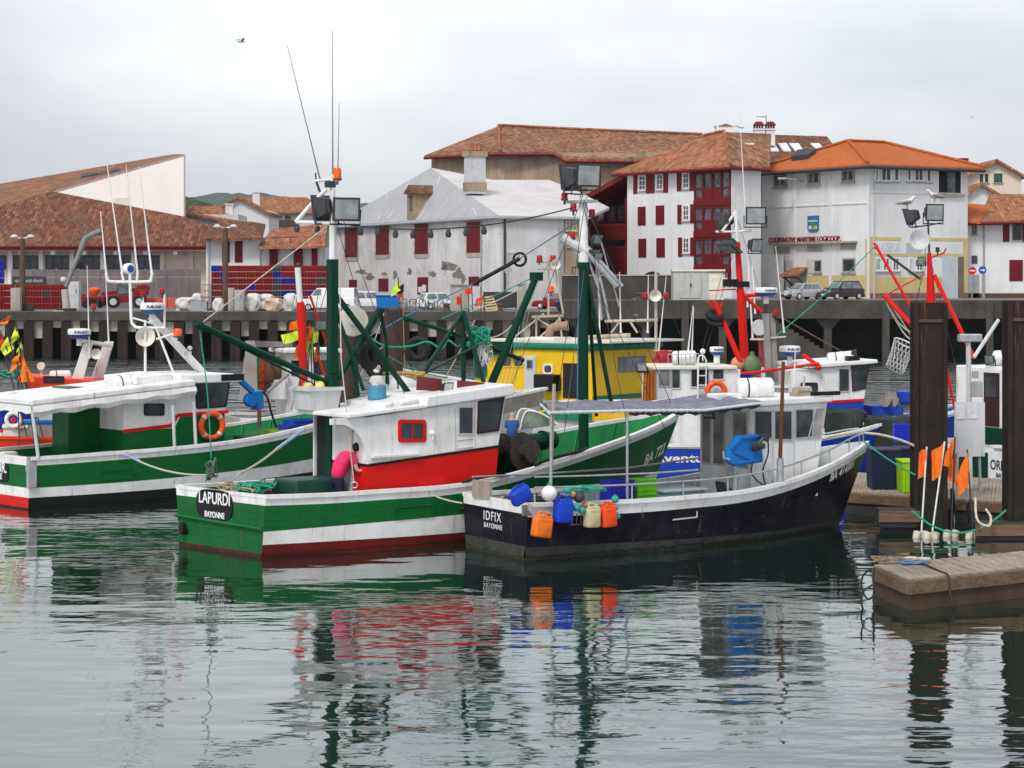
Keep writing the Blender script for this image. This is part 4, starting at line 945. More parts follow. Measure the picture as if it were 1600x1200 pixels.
def radar(bt, c, r=.33, h=.3, par=None, txt=True):
    c = V(c); m = MB(); m.lathe([(r*.98,h*.42),(r,h*.5),(r,h*.86),(r*.93,h),(r*.5,h*1.04)], c, n=24); o = bt.pt('radar', m, white, par, smooth=40)
    m = MB(); m.lathe([(r*.55,0),(r*.7,h*.08),(r*.97,h*.36),(r*.98,h*.42)], c, n=24); bt.pt('base', m, radar_blue, o, smooth=40)
    m = MB(); m.lathe([(.1,-.25),(.1,0)], c, n=8); bt.pt('pedestal', m, white, o)
    if txt:
        # lettering wraps the drum on the side towards the open water
        cu = bpy.data.curves.new('t','FONT'); cu.body = 'FURUNO'; cu.size = h*.34; cu.offset = .004; to = bpy.data.objects.new('t', cu); COL.objects.link(to)
        me = bpy.data.meshes.new_from_object(to.evaluated_get(bpy.context.evaluated_depsgraph_get())); bpy.data.objects.remove(to)
        w_ = max(v.co.x for v in me.vertices); a0 = -bt.deg-70
        for v in me.vertices:
            a = R(a0)+(v.co.x-w_/2)/r; v.co = c+V((math.cos(a)*(r+.012), math.sin(a)*(r+.012), h*.56+v.co.y))
        me.materials.clear(); me.materials.append(plain('navy lettering', (.01,.03,.15), .5)); t = bpy.data.objects.new('lettering', me); COL.objects.link(t); t.parent = o
    return o
def canister(bt, a, b, r, par=None, name='liferaft_canister'):
    a, b = V(a), V(b); L_ = (b-a).length; m = MB(); pr = [(r*.7,0),(r*.95,.04),(r,.1),(r,L_*.47),(r*1.05,L_*.48),(r*1.05,L_*.52),(r,L_*.53),(r,L_-.1),(r*.95,L_-.04),(r*.7,L_)]
    m.lathe(pr, a, b-a, 18); o = bt.pt(name, m, white, par, smooth=50); m = MB()
    for t in (.25,.72): m = MB(); m.lathe([(r*1.02,0),(r*1.02,.04)], a.lerp(b,t), b-a, 18); bt.pt('strap', m, dgrey, o); m = MB(); m.obox(a.lerp(b,.5)-V((0,0,r*.95)), L_*.8, r*1.2, r*.3, (b-a).to_track_quat('X','Z').to_matrix()); bt.pt('cradle', m, steel, o); return o
def horn(bt, c, aim, s=.3, par=None):
    m = MB(); m.lathe([(.04,-.6),(.07,-.5),(.08,-.35),(.12,-.15),(.28,0),(.30,.01),(.26,-.02),(.06,-.2)], (0,0,0), (0,0,1), 14)
    q = V(aim).normalized().to_track_quat('Z','Y').to_matrix(); m.v = [V(c)+q@(p*s*1.6) for p in m.v]; return bt.pt('loudhailer', m, cream, par, smooth=50)
def whip(bt, a, b, par=None, r=.018, mat=None): m = MB(); a, b = V(a), V(b); m.tube([a, a.lerp(b,.02), a.lerp(b,.35), b], [r*1.8, r*1.3, r*.9, r*.45], 6); return bt.pt('antenna', m, mat or white, par)
def lamp(bt, c, mat, r=.09, h=.2, par=None, name='signal_lamp'):
    m = MB(); m.lathe([(r,0),(r,h*.8),(r*.7,h)], c, n=12); o = bt.pt(name, m, mat, par, smooth=40); m = MB(); m.lathe([(r*1.15,-.04),(r*1.15,0)], c, n=12); m.lathe([(.03,-.15),(.03,-.04)], c, n=6); bt.pt('socket', m, dgrey, o); return o
steel_d = plain('dull grey whip', (.16,.16,.17), .5)
# ---------------------------------------------------------------- green boat with the red cabin side
LP = Boat('fishing_boat', 'green fishing boat with a red and white wheelhouse, dark oval nameplate on its stern', (-6.82, 50.75), 36)
K = lambda z: (lambda u, zs: z)
LP.hull(14.04, 12.7, [(0,1.74),(.15,1.92),(.35,2.08),(.55,2.06),(.72,1.80),(.86,1.22),(.95,.55),(1,.04)],
    [(0,1.60),(.15,1.82),(.35,1.95),(.55,1.75),(.7,1.35),(.85,.7),(.95,.22),(1,.0)],
    [(400,777),(418,776.5),(500,774),(541,772),(619,766),(680,763),(715,760),(782,750),(855,730),(917,710),(980,687),(1030,666),(1050,653),(1066,643)],
    bands=[(white, lambda u,zs: zs-.2), (green, lambda u,zs: .60+.25*u+.9*max(0,u-.6)), (white, lambda u,zs: .30-.10*u+.9*max(0,u-.55)), (maroon_hull, K(.0)), (maroon_hull, K(-.6))],
    tbands=[(white, lambda u,zs: zs-.2), (green, K(.10)), (maroon_hull, K(-.6))], skew=-.133, deck=.62, inner=green2, dmat=paint('green deck', (.01,.10,.04), .7, (.05,.05,.04), .6), rake=.3)
m = MB(); a, b = LP.P(0,.72,1), LP.P(0,.66,-1); m.tube([a.lerp(b,i/10)+V((-.03,0,.10*math.sin(math.pi*i/10)*0)) for i in range(11)], .05, 6); LP.pt('rubbing_strake', m, green)
def transom_frame(bt, px0, py0, px1, py1, z=1):
    a, b = bt.P(0,z,1), bt.P(0,z,-1); p = (a+b)/2; ux = (b-a).normalized(); n = ux.cross(V((0,0,1)))
    if n.x > 0: n = -n
    q = lambda px, py: (lambda r: bt.c+r*((p-bt.c).dot(n)/r.dot(n)))(bt._r(px,py))
    return q, ux, n
q, ux, nn = transom_frame(LP, 0,0,0,0)
c = q(336,788.5); hw_ = abs((q(364,788)-q(308,788)).dot(ux))/2; hh = (q(336,765)-q(336,812)).z/2
m = MB(); pts = []
for i in range(28):
    a = 2*math.pi*i/28; ca, sa = math.cos(a), math.sin(a); pts.append(c+ux*hw_*math.copysign(abs(ca)**.6,ca)+V((0,0,hh*math.copysign(abs(sa)**.6,sa)))+nn*.005)
m.prism(pts, nn*.03); npl = LP.pt('nameplate', m, blackp)
lw = plain('white lettering', (.8,.8,.8), .6)
flat_text('LAPURDI', .38, lw, npl, c-ux*hw_*.86+V((0,0,.02))+nn*.037, ux, (0,0,1), w=hw_*1.72, ext=.004, bold=.006)
flat_text('BAYONNE', .19, lw, npl, c-ux*hw_*.52+V((0,0,-.30))+nn*.037, ux, (0,0,1), w=hw_*1.1, ext=.004, bold=.005)
m = MB(); p = q(288,823); m.lathe([(.11,0),(.11,.10),(.06,.11)], p, nn, 10); p = q(291,826); m.lathe([(.09,0),(.09,.16),(.03,.17)], p+V((0,0,-.05)), nn, 10); LP.pt('exhaust_outlet', m, blackp)
m = MB(); P0 = LP.oy(643,807,-2.05)                    # scupper flap
for x, z in ((0,0),): 
    a = [LP.SX(P0.x-.55,.98), LP.SX(P0.x+.55,1.0), LP.SX(P0.x+.55,.72), LP.SX(P0.x-.55,.70)]
    for i in range(4): m.bar(a[i]+V((0,-.012,0)), a[(i+1)%4]+V((0,-.012,0)), .03, .03)
LP.pt('freeing_port', m, green)
LP.hull_text('BA 722', 12.15, 1.45, 13.35, 1.72, .42, lw)
# wheelhouse: near wall plane y=-1.72
yc, yf = 1.72, .62                               # the wheelhouse stands to starboard, working alley to port
B1, B2 = LP.oy(574,772,-yc), LP.oy(770,755,-yc)
k1, k2 = LP.oy(574,728,-yc), LP.oy(779,698,-yc)
t1, t2 = LP.oy(574,652,-yc), LP.oy(791,618,-yc)
zb = .62
xA, xF0, xF1 = B1.x, B2.x, t2.x
red_l = MB(); prof(red_l, [(xA,zb),(xF0,zb),(k2.x,k2.z),(k1.x,k1.z)], -yc, yf); cabr = LP.pt('wheelhouse_base', red_l, red)
wm = MB(); prof(wm, [(xA,k1.z+.03),(k2.x,k2.z+.03),(t2.x,t2.z),(xA,t1.z)], -yc, yf); cab = LP.pt('wheelhouse', wm, white, bevel=.02)
m = MB(); prof(m, [(xA-.01,k1.z-.02),(k2.x+.01,k2.z-.02),(k2.x+.01,k2.z+.035),(xA-.01,k1.z+.035)], -yc-.012, yf+.012); LP.pt('black_stripe', m, blackp)
# curved wing wall aft of the wheelhouse
m = MB(); ps = [(xA-.004,t1.z),(xA-.004,k1.z+.1)]
for i in range(9):
    a = i/8*math.pi/2; ps.append((xA-.02-.75*(1-math.cos(a)), k1.z+.12+(t1.z-.12-k1.z-.14)*math.sin(a)))
ps.append((xA-1.0, t1.z-.14)); ps.append((xA-1.0, t1.z)); prof(m, ps, -yc, -yc+.06); LP.pt('wing_wall', m, white)
m = MB(); xS = LP.oy(494,700,yf-.03).x; prof(m, [(xS-.07,zb),(xS,zb),(xS,t1.z),(xS-.07,t1.z)], yf-.06, yf); LP.pt('aft_post', m, white)
m = MB(); xS = LP.oy(500,700,yf-.1).x; prof(m, [(xS,zb),(xA-.003,zb),(xA-.003,t1.z-.02),(xS,t1.z-.02)], yf-.12, yf-.07); LP.pt('shelter_shade', m, plain('shelter interior shade', (.010,.016,.013), .8))  # near-black sheet; the shelter's inner shade is put into its colour
m = MB(); m.box(xA-.05,xA-.002,.05,yf-.13,.63,t1.z-.03); LP.pt('doorway_shade', m, plain('shelter interior shade', ()))  # dark sheet on the bulkhead, doorway shade given as colour
m = MB(); m.box(xA-.06,xA-.002,-1.1,-.35,.75,t1.z-.25); LP.pt('door', m, lgrey, bevel=.02)
# roofs
ra = LP.oy(550,651,-yc-.12); rl = LP.ox(466,644,ra.x); zr = t1.z
m = MB(); prof(m, [(ra.x-.08,zr+.0),(LP.oy(662,637,-yc).x,LP.oy(662,637,-yc).z),(LP.oy(662,637,-yc).x,LP.oy(662,637,-yc).z+.09),(ra.x-.08,zr+.09)], -yc-.12, yf+.12); LP.pt('aft_roof', m, white, bevel=.02)
f0, f1 = LP.oy(660,637,-yc), LP.oy(806,614,-yc-.1); g0, g1 = LP.oy(664,619,-yc), LP.oy(801,600,-yc-.1)
m = MB(); prof(m, [(f0.x,f0.z+.005),(t2.x,t2.z+.004),(f1.x,f1.z),(g1.x,g1.z),(g0.x,g0.z)], -yc-.14, yf+.14); LP.pt('roof', m, white, bevel=.03)
m = MB(); h0, h1 = LP.oy(598,648,-1.5), LP.oy(660,640,-1.5); prof(m, [(h0.x,h0.z),(h1.x,h1.z),(h1.x,h1.z+.33),(h0.x+.05,h0.z+.26)], -1.5, .3); LP.pt('roof_hatch', m, white, bevel=.03)
m = MB(); a, b = LP.oy(627,630,-1.55), LP.oy(658,628,-1.55); m.tube([a, a+V((0,0,.02)), LP.oy(652,624,-1.55), LP.oy(657,630,-1.55), LP.oy(658,643,-1.55)], .03, 6); LP.pt('roof_rail', m, white)
# windows and doors
win_y(LP, (626,661,661,686), -yc, red, glass, fw=.08, rad=.09, bars=1)
win_y(LP, (717,637,738,677), -yc, lgrey, glass, fw=.03, rad=.02)
win_y(LP, None, -yc, plain('brown window frame', (.05,.015,.012), .5), glass, fw=.045, rad=.03, quad=[(747,675),(777,671),(785,623),(749,629)])
m = MB(); d0, d1 = LP.oy(712,634,-yc), LP.oy(741,715,-yc)
for pa, pb in (((711,638),(711,702)),((742,632),(742,698))): m.bar(LP.oy(*pa,-yc-.004), LP.oy(*pb,-yc-.004), .02, .02)
pa, pb = LP.oy(714,688,-yc-.003), LP.oy(739,685,-yc-.003); m.bar(pa, pb, .03,.012); m.bar(pa-V((0,0,.2)), pb-V((0,0,.2)), .03,.012); LP.pt('door', m, lgrey)
m = MB(); m.bar(LP.oy(581,714,-yc-.05), LP.oy(655,709,-yc-.05), .12, .05); LP.pt('grab_ledge', m, white)
m = MB(); p = LP.oy(676,677,-yc-.03); m.ball(p, .07, 8); m.tube([p, p-V((0,.02,.15))], .025, 5); LP.pt('porthole_lamp', m, white)
m = MB(); a, b = LP.oy(653,757,-yc), LP.oy(705,752,-yc); m.hexa([(a.x,-yc-.1,a.z-.25),(b.x,-yc-.1,b.z-.25),(b.x,-yc+.02,b.z-.25),(a.x,-yc+.02,a.z-.25)],[(a.x,-yc-.05,a.z+.12),(b.x-.25,-yc-.05,b.z+.12),(b.x-.25,-yc+.02,b.z+.12),(a.x,-yc+.02,a.z+.12)]); LP.pt('side_locker', m, red)
# front windows (face +x, slanted)
for y0 in (-1.6,-.5):
    m = MB(); fx = lambda z: lerp(k2.x,t2.x,(z-k2.z)/(t2.z-k2.z))+.012
    za, zb_ = k2.z+.45, t2.z-.2; m.prism([(fx(za),y0,za),(fx(za),y0+.95,za),(fx(zb_),y0+.95,zb_),(fx(zb_),y0,zb_)], (.02,0,0)); LP.pt('window', m, glass)
# masts
mx = 3.07
def pm(px, py, off=0): return LP.near(px, py, (mx,off,0))
m = MB(); b0 = V((mx,0,.6)); t0 = pm(519,405); m.bar(b0, V((mx,0,pm(519,585).z)), .28, .28, (1,0,0)); m.bar(V((mx,0,pm(519,585).z)), V((mx,0,t0.z)), .22,.22,(1,0,0)); mast = LP.pt('mast', m, dgreen, bevel=.02)
m = MB(); m.tube([V((mx,0,t0.z-.1)), V((mx,0,pm(520,275).z))], [.085,.06], 10); LP.pt('upper_pole', m, white, mast)
m = MB(); a = pm(519,349); m.tube([a, pm(462,347)], .05, 7); m.tube([pm(462,347), pm(489,316), pm(510,296)], .05, 7); m.tube([pm(492,283), pm(524,280), pm(530,284)], .04, 6); LP.pt('crosstree', m, white, mast)
floodlight(LP, pm(541,327,-.35), LP.I.to_3x3()@V((.35,-1,-.12)), .62, mast)
floodlight(LP, pm(505,325,.25), LP.I.to_3x3()@V((-.75,.6,-.15)), .68, mast)
lamp(LP, pm(527,279), plastic_o, .10, .26, mast, 'beacon')
whip(LP, pm(500,280), pm(449,72), mast, .014, steel_d); whip(LP, pm(520,272), pm(519.5,48), mast, .015, steel_d); whip(LP, pm(528,264), pm(530,160), mast, .011, steel_d)
m = MB(); m.tube([pm(500,300),pm(494,283)], .03, 6); m.tube([pm(494,283), pm(493,270)], .02, 5); m.obox(pm(516,288), .2,.2,.15); LP.pt('antenna_bracket', m, dgrey, mast)
for px, py in ((464,357),(496,357)):
    m = MB(); a = pm(px,py-10); m.tube([a, a-V((0,0,.1))], .015, 5); m.lathe([(.05,-.25),(.075,-.16),(.05,-.1)], a, n=10); LP.pt('hanging_bulb', m, dgrey, mast, smooth=True)
# stays and derricks from the first mast
m = MB(); m.tube([pm(526,462), LP.near(655,636,(6.2,-.9,0))], .075, 8); m.tube([pm(520,470), LP.near(568,610,(4.2,-.6,0))], .045, 6); LP.pt('mast_strut', m, dgreen, mast)
m = MB(); d = LP.near(311,508,(-1.4,.9,0)); m.tube([pm(512,598), d], .075, 8); m.tube([pm(512,604)-V((0,0,.12)), d-V((0,0,.02))], .028, 6); m.ball(d, .12, 8); LP.pt('derrick', m, dgreen, mast)
# gallows with the net hauler
g_ = [LP.near(594,482,(5.2,-.3,0)), LP.near(530,590,(3.6,-.5,0)), LP.near(604,540,(5.2,.3,0))]
m = MB(); m.bar(g_[0], g_[1], .12, .1); m.bar(g_[0]+V((.12,.0,0)), g_[1]+V((.12,.3,-.05)), .05,.05); m.tube([g_[0], g_[2], LP.near(605,600,(5.4,.2,0))], .05, 6); m.tube([LP.near(550,560,(4,-.4,0)), LP.near(560,620,(4.1,-.4,0))],.05,6); LP.pt('gallows', m, dgreen)
hx = LP.near(575,556,(4.9,0,0)); m = MB(); m.torus(hx, .26, .13, (.5,-.9,.2), 20, 8); m.torus(hx+V((0,.2,.15)), .3, .1, (.5,-.9,.2), 20, 8); LP.pt('net_hauler', m, rubber, smooth=True)
m = MB(); hq = LP.near(552,502,(4.6,.3,0)); ax_ = LP.I.to_3x3()@V((.15,-1,0)); m.lathe([(.36,0),(.37,.03),(.12,.05),(.10,.12),(.03,.13)], hq, ax_, 20); m.lathe([(.37,-.12),(.38,-.1),(.36,0)], hq, ax_, 20); LP.pt('hauler_sheave', m, cream, smooth=40)
# second mast on the foredeck
sx = 10.75
def p2(px, py, off=0): return LP.near(px, py, (sx,off,0))
tw = p2(912,411).z
m = MB(); m.tube([V((sx,0,.6)), V((sx,0,tw))], [.14,.12], 12); m.lathe([(.17,tw-.12),(.17,tw+.02)], (sx,0,0), n=12); m.lathe([(.17,1.75),(.17,1.95)], (sx,0,0), n=12); fm_ = LP.pt('mast', m, dgreen, smooth=40)
m = MB(); m.tube([V((sx,0,tw)), V((sx,0,p2(910,305).z))], [.13,.10], 12); LP.pt('upper_pole', m, white, fm_, smooth=40)
m = MB(); m.obox(p2(908,315), .35, .95, .07); m.tube([p2(893,302),p2(893,290)],.02,5); m.tube([p2(911,305),p2(911,295)],.03,5); m.tube([p2(880,298), p2(918,296)], .025, 5); LP.pt('lamp_platform', m, steel, fm_)
floodlight(LP, p2(919,274,-.2), LP.I.to_3x3()@V((.45,-1,-.1)), .66, fm_)
floodlight(LP, p2(889,278,.1), LP.I.to_3x3()@V((-.75,.5,-.1)), .72, fm_)
for px, py in ((882,309),(896,326),(925,335),(894,370)): lamp(LP, p2(px, py+2), plastic_r, .085, .17, fm_)
m = MB(); m.tube([p2(878,371), p2(915,393), p2(918,394)], [.14,.13,.13], 10); m.tube([p2(905,400), p2(880,372)], .03, 5); LP.pt('light_arm', m, lgrey, fm_)
m = MB(); m.tube([p2(914,415), LP.near(958,645,(12.6,-.7,0))], .06, 7); m.tube([p2(917,420), LP.near(932,650,(11.6,.5,0))], .05, 7); LP.pt('stay', m, dgreen, fm_)
m = MB(); m.tube([p2(905,400), p2(902,640)], .02, 6); LP.pt('halyard', m, rope_b, fm_)
m = MB(); m.lathe([(.17,.6),(.17,1.95),(.20,1.96),(.20,2.02)], LP.near(970,690,(12.0,-.55,0))*V((1,1,0)) if 0 else V((11.9,-.35,0)), n=12); LP.pt('mooring_bitt', m, dgreen, smooth=40)
# foredeck boom
m = MB(); bt0, bt1 = LP.near(769,596,(8.4,.2,0)), LP.near(838,432,(9.5,-.2,0)); m.tube([bt0-V((0,0,.9)), bt0, bt1], [.12,.11,.09], 10); m.obox(bt1, .25,.25,.22); LP.pt('boom', m, dgreen, smooth=40)
m = MB(); A = LP.near(724,487,(7.3,.3,0))
for px, py, y in ((724,605,.3),(660,585,-.4),(765,630,-.9)): m.tube([A, LP.near(px,py,(7.3,y,0))], .06, 7)
m.tube([LP.near(630,496,(6,.5,0)), LP.near(720,525,(7.3,.3,0)), LP.near(818,563,(9,.4,0))], .055, 7); m.tube([LP.near(660,585,(7.3,-.4,0)), LP.near(745,540,(7.3,-.2,0))], .04, 6); LP.pt('tripod_frame', m, dgreen)
# roof furniture
m = MB()
for pa, pb, pc, pd in (((652,600),(692,602),(690,592),(653,588)),((715,610),(761,606),(757,598),(716,594))):
    a, b, c_, d_ = [LP.oy(*p_, -1.0) for p_ in (pa,pb,pc,pd)]; m = MB(); m.prism([a-V((0,0,.15)),b-V((0,0,.15)),c_,d_], (0,.05,0)); LP.pt('dodger_board', m, paint('plum board paint', (.17,.03,.035), .5))
floodlight(LP, LP.oy(700,606,-1.2), LP.I.to_3x3()@V((.7,-.7,-.2)), .3)
# winch on the foredeck side
wc = LP.oy(800,705,-.9); m = MB(); ad = LP.I.to_3x3()@V((.6,-.8,.1))
m.lathe([(.44,-.35),(.46,-.3),(.16,-.25),(.16,.2),(.46,.25),(.48,.33),(.2,.36),(.2,.5),(.26,.62),(.3,.66)], wc, (.25,-.95,.05), 20); wi = LP.pt('winch', m, paint('worn winch steel', (.06,.05,.045), .5, (.14,.08,.05), .7), smooth=40)
m = MB(); m.lathe([(.2,.0),(.2,.9)], wc+V((.3,.15,.2)), (1,.2,0), 12); m.lathe([(.26,.9),(.2,1.2),(.24,1.3)], wc+V((.3,.15,.2)), (1,.2,0), 12); m.obox(wc+V((.2,.2,-.5)), .9,.6,.8); LP.pt('winch_motor', m, dgreen, wi)
m = MB(); m.obox(V((9.6,.3,.75)), 2.2, 1.6, .25); m.obox(V((11.4,.2,1.15)),.8,.6,.08); LP.pt('hatch_cover', m, paint('teal deck paint', (.02,.22,.17), .6), bevel=.04)
def scum(bt, mat, h=.10, t=0):                       # growth along the waterline, ragged upper edge
    random.seed(6); m = MB(); n = 90
    for sd in (-1, 1):
        a = [bt.P(i/n*.97, -.05, sd)+V((0,sd*.008,0)) for i in range(n+1)]; c = [bt.P(i/n*.97, h*random.uniform(.35,1.1), sd)+V((0,sd*.008,0)) for i in range(n+1)]
        for i in range(n): q = [a[i],a[i+1],c[i+1],c[i]]; m.face(q if sd < 0 else q[::-1])
    A, B = bt.P(0,-.05,1), bt.P(0,-.05,-1); C_ = [bt.P(0,h*random.uniform(.35,1.1),1).lerp(bt.P(0,h*random.uniform(.35,1.1),-1),i/20)+V((-.01,0,0)) for i in range(21)]
    m.face([A+V((-.01,0,0))]+[B+V((-.01,0,0))]+C_[::-1]); bt.pt('waterline_growth', m, mat)
weedm = stained('waterline weed', (.018,.022,.012), (.04,.035,.018), .7, 5)
scum(LP, weedm)
# ---------------------------------------------------------------- navy boat
ID = Boat('fishing_boat', 'navy blue fishing boat with a white wheelhouse and a tarpaulin canopy over its deck', (-.40, 50.3), 33)
ID.hull(11.5, 10.5, [(0,1.50),(.2,1.68),(.4,1.76),(.6,1.68),(.75,1.38),(.88,.86),(.96,.36),(1,.04)],
    [(0,1.38),(.2,1.52),(.4,1.52),(.6,1.28),(.75,.92),(.88,.45),(.96,.13),(1,0)],
    [(800,789),(833,789),(900,787),(967,784),(1000,783),(1090,776),(1187,766),(1267,744),(1320,719),(1345,700),(1360,690)],
    bands=[(white, lambda u,zs: zs-.28+.04*u), (navy, lambda u,zs: .30-.16*u), (waterline, K(.0)), (waterline, K(-.5))],
    tbands=[(white, lambda u,zs: zs-.22), (navy, K(.32)), (waterline, K(-.5))], skew=.05, deck=.6, inner=lgrey, dmat=paint('pale deck paint', (.45,.46,.46), .6, (.2,.16,.12), .6))
q, ux, nn = transom_frame(ID, 0,0,0,0)
def tt(bt, s_, x0, x1, ytop, ybot):
    a = q(x0, ybot); b = q(x1, ybot); t = q(x0, ytop); w_ = abs((b-a).dot(ux)); o = flat_text(s_, (t-a).z*1.36, lw, bt.root, a+nn*.015, ux, (0,0,1), w=w_, ext=.006, bold=.0, sp=1.22); return o
tt(ID, 'IDFIX', 756, 783, 796, 811); tt(ID, 'BAYONNE', 757, 785, 815, 823)
m = MB()
for i in range(7): p = ID.SX(1.15+i*.11, .86); m.bar(p+V((0,-.012,-.1)), p+V((0,-.012,.16)), .02,.02)
p, r_ = ID.SX(1.1,.76), ID.SX(1.9,.76); m.bar(p+V((0,-.012,0)), r_+V((0,-.012,0)), .025,.025); m.bar(p+V((0,-.012,.27)), r_+V((0,-.012,.27)), .025,.025); ID.pt('drain_grille', m, paint('faded grey trim', (.13,.13,.14), .6))
m = MB(); p, r_ = ID.SX(3.9,.72), ID.SX(4.6,.74); m.bar(p+V((0,-.012,0)), r_+V((0,-.012,0)), .03,.03); m.bar(r_+V((0,-.012,0)), r_+V((0,-.012,.22)), .03,.03); ID.pt('discharge_flap', m, lgrey)
ID.hull_text('BA 414301', 9.35, 1.28, 10.6, 1.55, .30, lw)
plyw = stained('worn grey plywood', (.36,.31,.27), (.2,.12,.07), .7, 1.5); p0_, p1_ = ID.P(0, ID.zs(0)-.1, 1), ID.P(0, ID.zs(0)-.1, -1)
m = MB(); m.obox(p0_.lerp(p1_,.3)+V((.0,0,.28)), .08,.75,.4); ID.pt('stern_board', m, plyw)
m = MB(); m.obox(p0_.lerp(p1_,.97)+V((.35,-.06,-.02)), .95,.06,.24); ID.pt('quarter_board', m, plyw)
scum(ID, weedm, .12)
# wheelhouse
ya = 1.02
cA = ID.oy(1174,760,-ya); cF = ID.oy(1290,700,-ya); zt1 = ID.oy(1174,636,-ya).z; zt2 = ID.oy(1296,628,-ya).z
xa = cA.x; xf = ID.oy(1278,700,-ya).x; xft = ID.oy(1293,640,-ya).x
m = MB(); print('IDFIX cabin', xa, xf, ID.P(xf/11.2, .9, -1)); prof(m, [(xa,.6),(lerp(xa,xf,.5),.6),(lerp(xa,xf,.55),.95),(xf,.95),(xf,1.6),(xft,zt2),(xa,zt1)], -ya, ya); ID.pt('wheelhouse', m, white, bevel=.02)
m = MB(); r0 = ID.oy(1160,634,-ya-.1); r1 = ID.oy(1301,624,-ya-.1); prof(m, [(xa-.12,zt1+.005),(r1.x,zt2+.005),(r1.x+.02,zt2+.15),(xa-.12,zt1+.17)], -ya-.1, ya+.1); ID.pt('roof', m, white, bevel=.03)
m = MB(); a = ID.ox(1283,623,r1.x+.03); m.obox((r1.x-.2,-ya-.06,zt2+.22), .9,.1,.1); ID.pt('roof_trim', m, blackp)
wf = paint('window alloy', (.42,.42,.43), .4)
for r in ((1179,643,1205,684),(1210,643,1236,686)): win_y(ID, r, -ya, wf, glass, fw=.03, rad=.02)
win_y(ID, None, -ya, wf, glass, fw=.03, rad=.02, quad=[(1243,684),(1268,682),(1270,640),(1243,641)])
win_y(ID, None, -ya, wf, glassy('pale window glass', (.16,.15,.15)), fw=.03, rad=.02, quad=[(1263,684),(1281,682),(1287,639),(1275,640)])
m = MB()
for px in (1207,1240): m.bar(ID.oy(px,640,-ya-.003), ID.oy(px,755,-ya-.003), .035, .02)
ID.pt('door', m, lgrey)
# aft bulkhead windows
for y0, y1 in ((.92,.55),(.47,.0),(-.32,-.9)):
    m = MB(); z0, z1 = 1.72, zt1-.13; m.prism([(xa-.004,y0,z0),(xa-.004,y1,z0),(xa-.004,y1,z1),(xa-.004,y0,z1)], (-.02,0,0)); f = ID.pt('window', m, wf); m = MB(); m.prism([(xa-.025,y0-.05,z0+.05),(xa-.025,y1+.05,z0+.05),(xa-.025,y1+.05,z1-.05),(xa-.025,y0-.05,z1-.05)], (-.008,0,0)); ID.pt('pane', m, glassy('hazy window glass', (.13,.11,.10), .2), f)
m = MB(); m.box(xa-.03,xa-.004,-.36,-.04,.65,zt1-.1); ID.pt('door', m, lgrey)
# tarpaulin canopy over the aft deck
navy_t = paint('blue grey tarpaulin', (.14,.14,.19), .7, (.33,.33,.38), .75, 2.5, True)
yy = 1.5; zc = [ID.oy(857,645,-yy), ID.oy(980,642,-yy), ID.oy(1100,641,-yy), ID.oy(1188,630,-yy)]
random.seed(3); nx, ny = 40, 16; v = []; sag_ = []
for i in range(nx+1):
    t = i/nx; x = lerp(zc[0].x, zc[3].x+.1, t); zz = interp([(p.x,p.z) for p in zc], x)
    for j in range(ny+1):
        s_ = j/ny; y = lerp(-yy, yy*.95, s_); x = lerp(zc[0].x+1.75*s_, zc[3].x+.1, t); bulge = .10*math.sin(math.pi*s_)**.7 - .05*abs(math.sin(t*math.pi*4)) * math.sin(math.pi*s_) + .05*math.sin(9*t+7*s_)*math.sin(math.pi*s_)+random.uniform(-.02,.02)*(0<j<ny)
        v.append((x, y, zz+.03+bulge))
f = [(i*(ny+1)+j, (i+1)*(ny+1)+j, (i+1)*(ny+1)+j+1, i*(ny+1)+j+1) for i in range(nx) for j in range(ny)]
m = MB(); m.poly(v, f); ID.pt('canopy', m, navy_t, smooth=True)
m = MB(); e = [V((p.x,-yy-.02,p.z)) for p in zc]; m.tube(e, .035, 7); m.tube([V((p.x,yy*.95,p.z)) for p in zc[1:]]+[], .035, 7); m.tube([e[0], V((zc[0].x+1.75,yy*.95,zc[0].z)), V((zc[1].x,yy*.95,zc[1].z))], .035, 7)
for i in range(26): p = e[0].lerp(e[1], i/13) if i < 13 else e[1].lerp(e[2], (i-13)/13); m.torus(p, .045, .008, (1,.1,0), 8, 4)
ID.pt('canopy_frame', m, paint('white tube with lashing', (.6,.6,.62), .4))
m = MB(); n = 30
for i in range(n): 
    a, b = lerp(zc[1].x,zc[3].x,i/n), lerp(zc[1].x,zc[3].x,(i+1)/n); za = interp([(p.x,p.z) for p in zc], a); zb2 = interp([(p.x,p.z) for p in zc], b)
    m.face([(a,-yy-.01,za-.03),(b,-yy-.01,zb2-.03),(b,-yy-.0,zb2-.10-.03*math.sin(i*1.9)),(a,-yy-.0,za-.10-.03*math.sin((i-1)*1.9))])
ID.pt('canopy_skirt', m, plain('dark tarpaulin', (.03,.03,.045), .8))
for px, y0, bot in ((861,645,792),(980,642,790)):
    m = MB(); a = ID.oy(px,y0,-yy); b = ID.oy(px-1,bot,-yy); m.tube([V((a.x,-yy,a.z)), V((a.x,-yy,max(1.2,b.z)))], .032, 8); ID.pt('canopy_post', m, steel)
m = MB(); a = ID.oy(870,500,-1.3); m.tube([ID.oy(859,790,-1.45), ID.oy(866,600,-1.45)], .04, 7); ID.pt('thin_post', m, paint('bare wooden pole', (.38,.33,.27), .7))
